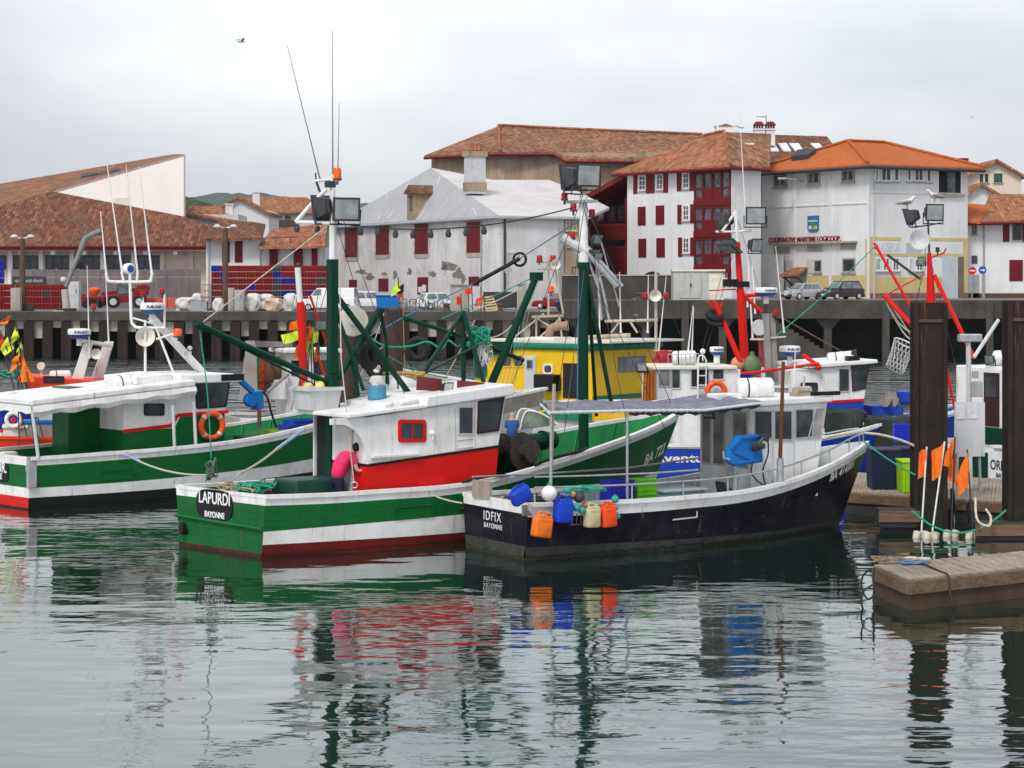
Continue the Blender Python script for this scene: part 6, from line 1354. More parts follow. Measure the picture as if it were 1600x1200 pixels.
for a_, b_ in (((1176,530),(1155,168)),((1180,490),(1172,355)),((1225,520),(1212,385)),((1081,550),(1084,480)),((1168,480),(1170,360))): whip(BW, rp(*a_), rp(*b_), rm, .025)
m = MB(); gpost = [rp(1205,660,-1.0), rp(1196,490,-1.0)]; m.bar(*gpost, .16,.2); m.bar(gpost[0]+V((.25,.1,0)), gpost[1]+V((.25,.1,0)), .18,.2); BW.pt('gallows_post', m, paint('worn grey steel', (.30,.29,.27), .6, (.14,.09,.07), .7))
m = MB(); m.lathe([(.26,-.06),(.28,0),(.26,.06)], rp(1186,512,-1.0), BW.I.to_3x3()@V((.1,-1,0)), 18); m.bar(rp(1172,530,-1), rp(1200,530,-1), .06,.06); m.bar(rp(1200,528,-1), rp(1228,526,-1), .05,.05); BW.pt('sheave', m, lgrey, smooth=40)
m = MB(); m.tube([rp(1120,586,-1.2), rp(1180,582,-1.2), rp(1280,568,-1.2)], .05, 7); m.tube([rp(1180,582,-1.2), rp(1200,600,-1.2)], .03, 5); m.ball(rp(1279,574,-1.2), .11, 8); m.tube([rp(1255,555,-.5), rp(1280,572,-1.2)], .07, 7); m.tube([rp(1182,520,-.9), rp(1201,600,-1)], .03,6); BW.pt('red_rail', m, red)
lamp(BW, rp(1212,492,-1), plastic_r, .1, .17)
# winch on its foredeck
wp = BW.oy(1395,625,-.6); m = MB(); ad = BW.I.to_3x3()@V((-.6,-.8,0)); m.lathe([(.26,-.3),(.28,-.26),(.1,-.22),(.1,.1),(.28,.14),(.3,.2),(.12,.22),(.12,.5),(.2,.55),(.22,.6)], wp, ad, 18); m.obox(wp+V((.4,.2,-.2)), .7,.6,.5); BW.pt('winch', m, paint('worn grey steel', (.30,.29,.27)), smooth=40)
m = MB(); m.obox(wp+V((.5,.0,.1)), .6,.6,.4); m.obox(wp+V((-.3,.2,-.35)), 1.2,.9,.35); BW.pt('winch_motor', m, blue, bevel=.03)
# fore mast with derricks and a landing net
rx2 = BW.W(1453,560,64).x; r2 = lambda px, py, Y=76.6: BW.W(px, py, Y)
m = MB(); mb_ = r2(1455,474); m.tube([V((mb_.x,mb_.y,.6)), mb_], .15, 10); m.tube([r2(1455,474), r2(1452,395)], [.17,.07], 10); m2 = BW.pt('mast', m, red, smooth=40)
m = MB(); m.tube([r2(1366,380), r2(1438,505,75.6)], .055, 8); m.tube([r2(1382,462), r2(1450,535,75.6)], .09, 8); m.tube([r2(1382,462), r2(1445,428)], .03, 6); m.tube([r2(1460,430), r2(1522,560,75.2)], .075, 8); m.tube([r2(1448,405), r2(1475,395), r2(1478,388)], .035, 6); m.ball(r2(1369,386), .09, 8); m.tube([r2(1475,555), r2(1492,640)], .05, 6); BW.pt('derrick', m, red, m2)
m = MB(); m.tube([r2(1452,395), r2(1450,345)], .035, 7); m.tube([r2(1425,355), r2(1452,352), r2(1470,348)], .03, 6); m.tube([r2(1386,398), r2(1438,436)], .05, 6); BW.pt('upper_pole', m, dgrey, m2)
floodlight(BW, r2(1419,339), BW.I.to_3x3()@V((-.75,.4,-.25)), .66, m2); floodlight(BW, r2(1460,332), BW.I.to_3x3()@V((.35,-1,-.05)), .66, m2)
floodlight(BW, r2(1440,407), BW.I.to_3x3()@V((.2,-1,-.2)), .30, m2); lamp(BW, r2(1465,392), plain('black lamp', (.02,.02,.02)), .07, .13, m2)
m = MB(); d_ = r2(1437,375); m.lathe([(.02,-.05),(.2,0),(.36,.12),(.35,.12),(.18,.02),(.02,-.03)], d_, BW.I.to_3x3()@V((-.2,-1,.1)), 16); BW.pt('dish_antenna', m, lgrey, m2, smooth=40)
m = MB()
for a, b, c in (((1385,472),(1405,505),(1435,528)),((1386,476),(1412,520),(1436,540)),((1388,470),(1408,500),(1438,548))): m.tube(smooth_curve([r2(*a),r2(*b),r2(*c,75.6)], 6), .03, 5)
BW.pt('rope', m, rope_w, m2)
m = MB(); a0, a1, b0, b1 = r2(1400,528,75.6), r2(1428,545,75.6), r2(1384,572,75.6), r2(1412,582,75.6)
hoop = [a0.lerp(a1,.5)+(a1-a0)*.5*math.cos(t*math.pi/8)+V((0,.5*math.sin(t*math.pi/8),0)) for t in range(17)]
m.tube(hoop, .025, 6)
bot = [b0.lerp(b1,.5)+(p-a0.lerp(a1,.5))*.85 for p in hoop]
for i in range(0,16,1):
    m.tube([hoop[i], bot[(i+2)%16]], .007, 4); m.tube([hoop[i], bot[(i-2)%16]], .007, 4)
for k in (.35,.7,1): m.tube([h.lerp(b_,k) for h, b_ in zip(hoop,bot)], .007, 4)
BW.pt('landing_net', m, plain('pale net', (.6,.62,.62), .8), m2)
# ---- boat at the right edge
RE = Boat('fishing_boat', 'white and dark green boat at the right edge, white nameplate on its stern', (W(1497,770,66).x, 66.0), 28)
RE.hull(10.0, 9.2, [(0,1.6),(.3,1.85),(.6,1.7),(.85,.9),(1,.04)], [(0,1.4),(.4,1.5),(.7,1.0),(1,0)], sheer=[(0,1.4),(.4,1.4),(1,2.2)], bands=[(white, lambda u,zs: zs-.2), (dgreen, K(.2)), (blackp, K(-.5))], deck=.6, inner=green2)
x_ = -.0
def tpl(bt, px0, py0, px1, py1, x):
    a, b = bt.ox(px0,py1,x), bt.ox(px1,py0,x); return min(a.y,b.y), max(a.y,b.y), a.z, b.z
y0,y1,z0,z1 = tpl(RE,1545,714,1640,748,-.02); m = MB(); m.prism([V((-.02,(y0+y1)/2+a,(z0+z1)/2+b)) for a, b in rrect(y1-y0,z1-z0,.08)], (-.03,0,0)); npl = RE.pt('nameplate', m, white)
bt_ = plain('black lettering', (.015,.015,.018), .6)
flat_text('ORDAGO', .40, bt_, npl, (-.055,y1-.10,z0+.30), (0,-1,0), (0,0,1), w=1.42, ext=.004, bold=.008); flat_text('BAYONNE', .17, bt_, npl, (-.055,y1-.36,z0+.08), (0,-1,0), (0,0,1), w=.9, ext=.004, bold=.005)
xw = 1.1; ya_, yb_, _, zt_ = tpl(RE,1512,578,1640,690,xw)
m = MB(); m.box(xw, xw+3.4, -1.45, 1.45, .6, zt_); RE.pt('wheelhouse', m, white, bevel=.05)
m = MB(); y0,y1,z0,z1 = tpl(RE,1538,583,1562,665,xw); m.box(xw-.03,xw-.002,y0,y1,z0,z1); dd = RE.pt('door', m, plain('dark brown door', (.04,.012,.01), .5), bevel=.01); m = MB(); m.box(xw-.045,xw-.031,y0+.1,y1-.1,lerp(z0,z1,.55),z1-.12); RE.pt('pane', m, glass, dd)
m = MB(); y0,y1,z0,z1 = tpl(RE,1538,672,1600,705,xw-.3); m.box(xw-.5,xw-.3,y0,y1,.6,z1); RE.pt('engine_box', m, dgreen, bevel=.03)
canister(RE, RE.near(1552,560,(1.6,.2,0)), RE.near(1595,558,(2.4,-.2,0)), .24)
for px, py in ((1546,562),(1578,562)): floodlight(RE, RE.near(px,py,(1.0,-.2,0)), (-1,-.25,-.25), .3)
m = MB(); m.tube([RE.W(1560,500,68.5), RE.W(1522,558,67.8)], .06, 7); RE.pt('strut', m, lgrey)
# ---- grey gantry boat behind the green stern
GG = Boat('fishing_boat', 'grey and white fishing boat with a net drum gantry behind the green stern', (W(360,650,74).x, 73.5), 20)
GG.hull(11.5, 10.6, [(0,1.8),(.3,1.95),(.6,1.85),(.85,.95),(1,.04)], [(0,1.6),(.4,1.6),(.7,1.1),(1,0)], sheer=[(0,1.75),(.4,1.7),(1,2.5)], bands=[(paint('beige steel', (.36,.33,.28), .6, (.22,.13,.08), .7), lambda u,zs: zs-.6), (lgrey, K(.3)), (blackp, K(-.5))], deck=.8, inner=grey)
g3 = lambda px, py, Y=74: GG.W(px, py, Y)
bs_ = paint('beige gantry steel', (.30,.28,.26), .6, (.2,.13,.09), .6)
m = MB(); m.bar(g3(391,537,73.2), g3(450,539,76.5), .35,.2); m.hexa([g3(376,625,73)+V((0,-.1,0)), g3(402,625,73)+V((0,-.1,0)), g3(402,625,73)+V((0,.3,0)), g3(376,625,73)+V((0,.3,0))], [g3(388,538,73), g3(400,538,73), g3(400,538,73)+V((0,.3,0)), g3(388,538,73)+V((0,.3,0))]); m.hexa([g3(448,625,76.5), g3(466,625,76.5), g3(466,625,76.5)+V((0,.3,0)), g3(448,625,76.5)+V((0,.3,0))], [g3(446,535,76.5), g3(453,535,76.5), g3(453,535,76.5)+V((0,.3,0)), g3(446,535,76.5)+V((0,.3,0))]); m.tube([g3(418,612,73), g3(450,585,74)], .06, 7); GG.pt('gantry', m, bs_)
m = MB(); dc = g3(421,576,75); m.lathe([(.62,-.75),(.66,-.7),(.66,-.6),(.42,-.55),(.42,.55),(.66,.6),(.66,.7),(.62,.75)], dc, GG.I.to_3x3()@V((1,.5,0)), 20); GG.pt('net_drum', m, paint('brown drum steel', (.20,.13,.09), .7, (.08,.05,.04), .6), smooth=40)
for k, (px, mt) in enumerate(((404,plain('green netting', (.03,.20,.10), .9, 0, .4, 9)),(412,plain('orange netting', (.62,.09,.02), .9, 0, .4, 9)),(420,plain('brown netting', (.16,.08,.05), .9, 0, .4, 9)))):
    m = MB(); pts = [g3(px,558,74.3), g3(px-3,575,74.0), g3(px-2,595,74.0), g3(px-4,612,74.0)]; m.tube(smooth_curve(pts,5), [.16]*6+[.22]*5+[.13]*5, 8); GG.pt('net', m, mt, smooth=True)
a, b = GG.near(440,640,(4,-1,0)), GG.near(516,640,(6.3,-1,0)); zt_ = GG.near(480,552,(5,-1.2,0)).z
m = MB(); m.box(2.0,3.7,-.1,1.55,.8,zt_); GG.pt('wheelhouse', m, white, bevel=.03); m = MB(); m.box(1.8,3.9,-.3,1.7,zt_+.004,zt_+.14); GG.pt('roof', m, white, bevel=.03)
for x in (2.15,2.95): m = MB(); m.box(x,x+.6,-.13,-.102,zt_-.75,zt_-.25); GG.pt('window', m, glass)
m = MB(); m.prism([g3(418,625,74),g3(450,625,74),g3(447,594,74),g3(418,594,74)], (0,.6,0)); GG.pt('net_bin', m, white, bevel=.03)
m = MB(); fx2 = lambda px, py, Y=72: GG.W(px, py, Y)
m.tube([fx2(477,640), fx2(470,478), fx2(469,472)], [.12,.14,.12], 10); m.tube([fx2(484,460,72.5), fx2(520,565,72.5)], .04, 6); m.tube([fx2(466,512),fx2(492,512)], .025, 5); m.tube([fx2(497,555),fx2(512,600)], .035, 6); fmst = GG.pt('flag_mast', m, red, smooth=40)
m = MB(); m.tube([fx2(469,474), fx2(465,418)], .10, 10); GG.pt('upper_pole', m, white, fmst, smooth=40); m = MB(); m.ball(fx2(466,414), .09, 8); m.tube([fx2(470,585,72), fx2(470,575,72)], .03, 5) if 0 else None; GG.pt('top_knob', m, dgrey, fmst)
floodlight(GG, fx2(501,508), GG.I.to_3x3()@V((.1,-1,-.25)), .36, fmst)
# ---- orange red boat at left
OR = Boat('fishing_boat', 'orange red boat with a white arch mast and radar, behind the white canopy', (W(-70,690,77).x, 76), 12)
OR.hull(11.0, 10.2, [(0,1.6),(.4,1.85),(.7,1.5),(.9,.7),(1,.04)], [(0,1.4),(.4,1.5),(.7,1.0),(1,0)], sheer=[(0,1.0),(.5,.95),(1,1.6)], bands=[(ored, K(.25)), (blackp, K(-.5))], deck=.5, inner=cream, capm=ored)
o3 = lambda px, py, Y=76: OR.W(px, py, Y)
yo = 1.2; a, b = OR.oy(30,600,-yo), OR.oy(172,600,-yo); zt_ = OR.oy(100,590,-yo).z; zb2 = OR.oy(100,607,-yo).z
m = MB(); prof(m, [(a.x-.1,zt_-.02),(a.x+.4,zb2),(b.x,zb2-.06),(b.x,zt_-.12),(a.x+.3,zt_+.06)], -yo-.1, yo+.1); OR.pt('roof', m, ored, bevel=.05)
m = MB(); prof(m, [(a.x+.6,.5),(b.x-.2,.5),(b.x-.2,zb2-.07),(a.x+.6,zb2-.004)], -yo, yo); OR.pt('wheelhouse', m, cream); 
win_y(OR, (69,589,99,597), -yo-.1, blackp, glass, fw=.03, rad=.03)
for px in (40,75,115,150): win_y(OR, (px,612,px+22,630), -yo, cream, glass, fw=.03, rad=.03)
m = MB(); ql, qr, pl2, pr2 = o3(112,594), o3(142,594,77.2), o3(131,536), o3(163,534,77.2)
m.hexa([ql,ql+V((.4,0,0)),ql+V((.4,.4,0)),ql+V((0,.4,0))],[pl2,pl2+V((.32,0,0)),pl2+V((.32,.3,0)),pl2+V((0,.3,0))]); m.hexa([qr,qr+V((.42,0,0)),qr+V((.42,.4,0)),qr+V((0,.4,0))],[pr2,pr2+V((.34,0,0)),pr2+V((.34,.3,0)),pr2+V((0,.3,0))]); m.bar(o3(125,532), o3(172,540,77), .35,.12); arm = OR.pt('arch_mast', m, white, bevel=.02)
radar(OR, o3(124,529), .40, .34, arm)
for a_, b_ in (((140,560),(136,415)),((170,535),(165,425))): whip(OR, o3(*a_), o3(*b_), arm, .028)
m = MB(); m.tube([o3(63,598), o3(66,572)], .03, 6); m.lathe([(.05,-.1),(.13,0),(.14,.12)], o3(66,572), OR.I.to_3x3()@V((-.3,-1,0)), 12); OR.pt('searchlight', m, cream)
lamp(OR, o3(146,482), plastic_r, .08, .16, arm); horn(OR, o3(150,553), OR.I.to_3x3()@V((.3,-1,0)), .4, arm)
canister(OR, o3(78,588,77), o3(110,587,77.3), .2)
# ---- blue bow at far left
BB = Boat('fishing_boat', 'small bright blue boat at the far left edge with green rope on its bow', (W(-120,640,80).x, 79), 6)
BB.hull(5.6, 5.0, [(0,1.2),(.4,1.4),(.75,1.0),(.92,.45),(1,.04)], [(0,1.0),(.5,1.1),(.8,.5),(1,0)], sheer=[(0,1.4),(.6,1.7),(1,2.35)], bands=[(blue, K(.2)), (blackp, K(-.5))], deck=.7, inner=blue, capm=blue)
m = MB(); random.seed(5)
p = BB.near(22,588,(4.6,-.3,0)); m.tube(smooth_curve([p+V((random.uniform(-.5,.5),random.uniform(-.3,.3),random.uniform(-.05,.2))) for _ in range(22)], 4), .03, 5); BB.pt('rope_heap', m, rope_g)
m = MB(); a = BB.near(-20,640,(2,0,0)); m.box(.6,2.6,-.8,.8,.7,2.6); BB.pt('wheelhouse', m, navy, bevel=.04)
# ---- speedboat
SB = Boat('speedboat', 'small white speedboat with a raked windscreen behind the man in blue', (W(800,690,70).x, 71), 8, 'speedboat', None)
SB.hull(5.2, 4.8, [(0,.95),(.4,1.05),(.7,.85),(.9,.4),(1,.03)], [(0,.85),(.5,.85),(.8,.4),(1,0)], sheer=[(0,1.0),(.5,1.1),(1,1.3)], bands=[(white, K(.15)), (blackp, K(-.3))], deck=.6, inner=white)
m = MB(); m.hexa([(1.6,-.85,1.05),(3.8,-.55,1.12),(3.8,.55,1.12),(1.6,.85,1.05)], [(1.7,-.8,1.15),(3.6,-.4,1.3),(3.6,.4,1.3),(1.7,.8,1.15)]); SB.pt('foredeck', m, white, bevel=.03)
m = MB(); fr = smooth_curve([SB.oy(812,672,-.6),SB.oy(818,650,-.6),SB.oy(826,642,-.6),SB.oy(850,648,-.6),SB.oy(872,664,-.6)], 4); m.tube(fr, .03, 6); m.tube([p*1 + V((0,1.2,0)) for p in fr], .03, 6)
wf_ = SB.pt('windscreen', m, white); m = MB(); m.prism(fr, (0,.01,0)); SB.pt('pane', m, glassy('tinted screen', (.10,.13,.10), .1), wf_)
# ================================================================ quay furniture and vehicles
def local(name, label, cat, p, group=None, rz=0): return thing(name, label, cat, p, rz, group)
ORD = ['first','second','third','fourth','fifth','sixth','seventh','eighth','ninth','tenth','eleventh','twelfth','thirteenth','fourteenth','fifteenth']
def crate_mesh(mat, w=.78, h=.55, d=.6):
    m = MB(); t = .07
    m.box(-w/2,w/2,0,.02+d,-.0,.05); m.box(-w/2,w/2,d-.04,d,0,h); m.box(-w/2,-w/2+.05,0,d,0,h); m.box(w/2-.05,w/2,0,d,0,h)
    for z0, z1 in ((0,t),(h*.42,h*.52),(h-t*1.6,h)): m.box(-w/2,w/2,0,.05,z0,z1)
    for x in (-w/2+.03,-w/6,w/6,w/2-.03): m.box(x-.035,x+.035,-.015,.045,.0,h)
    m.box(-w/2+.06,w/2-.06,.2,.24,.05,h*.8)
    return m
protos = {}
def crate(kind, p, label, group):
    mat, nm = {'r':(crate_red,'fish_crate'),'b':(crate_blue,'fish_crate'),'g':(crate_grey,'fish_crate')}[kind]
    if kind not in protos: o = crate_mesh(mat).build(nm, mat); protos[kind] = o
    else: o = protos[kind].copy(); COL.objects.link(o)
    o.location = p; o.rotation_euler.z = random.uniform(-.03,.03); return tag(o, label, 'crate', group)
random.seed(21); KN = {'r':'red','b':'blue','g':'grey'}
grid = {(0,0):'b',(1,1):'b',(1,2):'b',(4,3):'b',(7,0):'g',(7,1):'b',(7,2):'g',(7,3):'g',(7,4):'g',(8,2):'b',(9,2):'b',(8,4):'b',(9,4):'b',(8,5):'b',(9,5):'b',(5,5):'b',(6,5):'b',(11,4):'b',(11,5):'b',(12,2):'g'}
Yc = 199; x0 = XY(330,Yc).x
for c in range(14):
    for r in range(7):
        k = grid.get((c,r),'r'); p = V((x0+.40+c*.80, Yc+random.uniform(-.04,.04), ZL+(6-r)*.57))
        crate(k, p, '%s fish crate, %s from left, %s row down in the tall stack' % (KN[k], ORD[c], ORD[r]), 'crates in the tall stack')
Yc2 = 196; xL = XY(-8,Yc2).x
for c in range(8):
    for r in range(4):
        if (c, r) in ((7,0),): pass
        k = 'g' if (c,r) in ((5,1),) else 'r'; p = V((xL+.4+c*.79+(.3 if c > 1 else 0), Yc2+random.uniform(-.05,.05), ZL+(3-r)*.57))
        crate(k, p, '%s fish crate, %s from left, %s row down in the low left stack' % (KN[k], ORD[c], ORD[r]), 'crates in the low stack')
for r in range(4): crate('b', V((XY(-2,203).x, 203, ZL+2.3+r*.57)), 'bright blue crate at the far left edge, %s from the top above the red crates' % ORD[3-r], 'blue crates at the left edge')
for r in range(4): crate('r', V((XY(-2,203).x, 203, ZL+r*.57)), 'red crate under the bright blue crates at the left edge, %s from the ground' % ORD[r], 'blue crates at the left edge')
# lamp posts
def lamp_post(px, Y, top, label, bot=None):
    p = XY(px,Y)+V((0,0,ZL)); t = local('street_lamp', label, 'lamp post', p, 'rusty quay lamp posts'); h = W(px,top,Y).z-ZL
    m = MB(); m.tube([(0,0,0),(0,0,h)], [.30,.22], 12); m.build('pole', rust, t, smooth=40)
    m = MB(); m.box(-.9,.9,-.5,.5,0,.45); m.box(-.6,.6,-.4,.4,.45,.6); m.build('base', concrete, t, bevel=.04)
    for s_ in (-1,1):
        m = MB(); m.lathe([(.34,0),(.36,.08),(.12,.26)], (s_*.7,0,h+.05), n=12); a = m.build('lamp_head', lgrey, t, smooth=40); m = MB(); m.tube([(0,0,h-.05),(s_*.7,0,h+.1)], .06, 6); m.build('arm', steel, a)
    return t
lamp_post(35,185,372,'rusty lamp post on a concrete base between the low red crates'); lamp_post(352,186,356,'rusty lamp post standing in front of the tall crate stack')
# concrete pillars
def pillar(px0, px1, py, Y, label, zb=ZL, mat=concrete_l, over=.0):
    a, b = XY(px0,Y), XY(px1,Y); p = (a+b)/2+V((0,0,zb)); t = local('pillar', label, 'pillar', p); w = (b.x-a.x)/2; h = W(px0,py,Y).z-zb
    m = MB(); m.box(-w,w,-.35,.35,0,h); m.build('shaft', mat, t, bevel=.03); m = MB(); m.box(-w-over,w+over,-.35-over,.35+over,h+.002,h+.12); m.build('cap', mat, t); return t
pillar(18,33,452,184,'pale concrete pillar beside the left rusty lamp post'); 
pillar(704,730,446,183.2,'broad pale concrete pillar at the quay edge near the yellow pallet', ZL, concrete_l, .12); pillar(809,823,445,192,'concrete gate pillar in front of the tarped house wall', ZL, concrete_l, .08)
cabx = pillar(357,366,452,184,'narrow concrete pillar at the right of the middle lamp post')
def cabinet(px0, px1, py0, Y, label, mat, name='electric_cabinet', zb=ZL, d=.5):
    a, b = XY(px0,Y), XY(px1,Y); p = (a+b)/2+V((0,0,zb)); t = local(name, label, 'cabinet', p); w = (b.x-a.x)/2; h = W(px0,py0,Y).z-zb
    m = MB(); m.box(-w,w,-d,d,0,h); m.build('body', mat, t, bevel=.03); m = MB(); m.box(-w+.06,w-.06,-d-.03,-d-.004,.1,h*.5-.03); m.box(-w+.06,w-.06,-d-.03,-d-.004,h*.5+.03,h-.1); m.build('door', mat, t); m = MB(); m.box(w-.25,w-.2,-d-.07,-d-.03,h*.6,h*.75); m.build('handle', dgrey, t); return t
cabinet(367,382,453,184,'grey electric cabinet beside the narrow concrete pillar', grey); cabinet(108,125,440,188,'pale weathered cabinet beside the curved crane', lgrey)
cbn = local('storage_container', 'pale grey metal storage container with double doors on the quay', 'container', XY(1090,184)+V((0,0,ZR)))
a, b = XY(1052,184), XY(1107,184); w = (b.x-a.x)/2; zt_ = W(1080,424,184).z-ZR; c0_ = ((a+b)/2-V(cbn.location)).x
m = MB(); m.box(c0_-w,c0_+w,-.0,2.6,0,zt_); m.build('body', paint('container grey', (.46,.47,.45), .5, (.3,.26,.2), .5), cbn)
for s_ in (0,1): m = MB(); m.box(c0_-w+.5+s_*(w-.55)+.02, c0_-w+.5+(s_+1)*(w-.55)-.02, -.06,-.003,.15,zt_-.2); m.build('door', paint('container grey', ()), cbn, bevel=.02)
m = MB(); m.box(c0_-.05,c0_+.05,-.12,-.06,zt_*.45,zt_*.58); m.build('handle', blackp, cbn)
m = MB(); 
for i in range(8): m.box(c0_+w+.003,c0_+w+1.3,.1+i*.32,.28+i*.32,.0,zt_-.1)
m.box(c0_+w+.003,c0_+w+1.2,.05,2.6,.02,zt_-.14); m.build('ribbed_end', cream, cbn)
m = MB(); m.box(c0_-w-.1,c0_+w+1.4,-.12,2.7,zt_+.003,zt_+.16); m.build('roof', cream, cbn)
# crane with a curved jib
cr_ = local('quay_crane', 'grey curved jib crane on the quay edge beside the low red crates', 'crane', XY(104,184)+V((0,0,ZL)))
B_ = V(cr_.location); cp = lambda px, py: W(px,py,184)-B_
m = MB(); m.box(-.75,.75,-.6,.6,0,.25); m.build('base', concrete, cr_, bevel=.03); m = MB(); m.tube([(0,0,.2),cp(101,452)], [.34,.30], 10); m.build('column', paint('pale grey column', (.42,.40,.36), .6), cr_, smooth=40)
m = MB(); m.tube(smooth_curve([cp(103,448),cp(110,430),cp(128,386),cp(131,378),cp(137,370),cp(157,361)], 5), [.2]*10+[.26]*10+[.24]*6, 10); m.build('jib', paint('grey green steel', (.22,.24,.22), .6, (.12,.1,.08), .6), cr_, smooth=40)
m = MB(); m.ball(cp(99,437), .26, 10); m.build('winch_drum', lgrey, cr_); m = MB(); m.tube([cp(157,362),cp(157,368)], .12, 8); m.build('hook_block', dgrey, cr_)
# vehicles ------------------------------------------------------------
def car(label, p, rz, mat, L_=3.9, W_=1.65, H_=1.45, group='cars parked on the quay', van=False, cat='car'):
    t = thing('van' if van else 'parked_car', label, 'van' if van else cat, p, rz, group); h = H_; hl = L_/2; w = W_/2
    m = MB(); m.hexa([(-hl,-w,.22),(hl,-w,.22),(hl,w,.22),(-hl,w,.22)], [(-hl+.05,-w,.62),(hl-.02,-w,.62),(hl-.02,w,.62),(-hl+.05,w,.62)])
    fz = .88 if not van else 1.1
    m.hexa([(-hl+.05,-w,.62),(hl-.02,-w,.62),(hl-.02,w,.62),(-hl+.05,w,.62)], [(-hl+.08,-w+.05,fz+.06),(hl-.25,-w+.05,fz-.1),(hl-.25,w-.05,fz-.1),(-hl+.08,w-.05,fz+.06)]); m.build('body', mat, t, bevel=.06)
    x0, x1, x2, x3 = (-hl+.12, -hl+.5, .25, 1.05) if not van else (-hl+.1,-hl+.15,hl-1.5,hl-.75)
    m = MB(); m.hexa([(x0,-w+.06,fz-.0),(x3,-w+.06,fz-.06),(x3,w-.06,fz-.06),(x0,w-.06,fz)], [(x1,-w+.2,h),(x2,-w+.2,h),(x2,w-.2,h),(x1,w-.2,h)]); m.build('cabin', mat, t, bevel=.05)
    gl = glassy('car glass', (.10,.12,.13), .08) if 'car glass' in MATS else MATS.setdefault('car glass', glassy('car glass', (.10,.12,.13), .08))
    q = lambda a, z: lerp(a[0], a[1], z)
    for s_ in (-1,1):
        m = MB(); zz = (.12,.86) if not van else (.25,.86)
        def sp(xb, xt_, f): return V((lerp(xb,xt_,f), s_*(lerp(w-.06,w-.2,f)+.006), lerp(fz,h,f)))
        xm = (x0+x3)/2
        for a0, a1 in (((x0+.2,x1+.12),(xm-.06,(x1+x2)/2-.06)),((xm+.02,(x1+x2)/2+.02),(x3-.22,x2-.05))) if not van else (((hl-1.9,hl-1.9),(x3-.2,x2-.02)),):
            m.prism([sp(a0[0],a0[1],zz[0]),sp(a1[0],a1[1],zz[0]),sp(a1[0],a1[1],zz[1]),sp(a0[0],a0[1],zz[1])], (0,s_*.006,0))
        m.build('side_window', gl, t)
    for xb, xt_, d, nm in ((x3,x2,1,'windscreen'),(x0,x1,-1,'rear_window')):
        m = MB(); a = V((lerp(xb,xt_,.1)+d*.01,0,lerp(fz,h,.12))); b = V((lerp(xb,xt_,.88)+d*.01,0,lerp(fz,h,.88)))
        m.prism([a+V((0,-w+.16,0)),a+V((0,w-.16,0)),b+V((0,w-.27,0)),b+V((0,-w+.27,0))], (d*.012,0,.006)); m.build(nm, gl, t)
    for x in (-hl+.72, hl-.78):
        for s_ in (-1,1):
            m = MB(); m.lathe([(.22,-.09),(.30,-.08),(.30,.08),(.22,.09)], (x,s_*(w-.07),.3), (0,1,0), 16); wh = m.build('wheel', rubber, t, smooth=40); m = MB(); m.lathe([(.05,0),(.19,.0),(.2,.012)], (x,s_*(w+.01),.3), (0,s_,0), 12); m.build('rim', lgrey, wh)
    for s_ in (-1,1):
        m = MB(); m.obox((hl-.08,s_*(w-.28),.68), .12,.38,.16); m.build('headlight', lampglass, t, bevel=.03); m = MB(); m.obox((-hl+.06,s_*(w-.16),.78), .08,.2,.3); m.build('tail_light', plastic_r, t)
        m = MB(); m.obox((x3-.15,s_*(w+.08),fz+.1), .15,.18,.12); m.build('mirror', mat, t, bevel=.02)
    for d in (1,-1):
        m = MB(); m.obox((d*(hl-.0),0,.36), .1,W_-.1,.24); bp_ = m.build('bumper', dgrey if d > 0 else mat, t, bevel=.03); m = MB(); m.obox((d*(hl+.056),0,.44), .012,.5,.11); m.build('number_plate', white, bp_)
    return t
silver = paint('silver car paint', (.42,.43,.44), .3, (.3,.3,.3), .2, streak=False); dcar = paint('dark plum car paint', (.05,.04,.05), .25, (.05,.05,.05), .2, streak=False); wcar = paint('white car paint', (.75,.75,.75), .3, (.6,.6,.6), .2, streak=False); bcar = paint('dark blue car paint', (.02,.025,.16), .25, (.02,.02,.1), .2, streak=False); rcar = paint('red car paint', (.25,.015,.015), .3, (.2,.02,.02), .2, streak=False)
car('silver hatchback parked facing the water below the tiled porch', XY(1254,188)+V((0,0,ZR)), R(212), silver, 3.6, 1.62, 1.40)
car('dark plum family car parked beside the silver hatchback', XY(1314,188)+V((0,0,ZR)), R(215), dcar, 4.1, 1.72, 1.62)
car('dark blue car parked behind the second green mast', XY(906,195)+V((0,0,ZL)), R(150), bcar, 4.2, 1.7, 1.45); car('red car mostly hidden at the left of the dark blue car', XY(868,198)+V((0,0,ZL)), R(165), rcar, 4.0, 1.68, 1.42)
car('white car parked behind the broad concrete pillar and the bicycle racks', XY(686,197)+V((0,0,ZL)), R(28), wcar, 4.0, 1.7, 1.5); car('white van parked on the quay at the right end of the crate stack', XY(515,188)+V((0,0,ZL)), R(172), wcar, 4.9, 1.85, 1.95, van=True); car('white estate car parked behind the radar drum of the green boat', XY(580,202)+V((0,0,ZL)), R(10), wcar, 4.3, 1.7, 1.6)
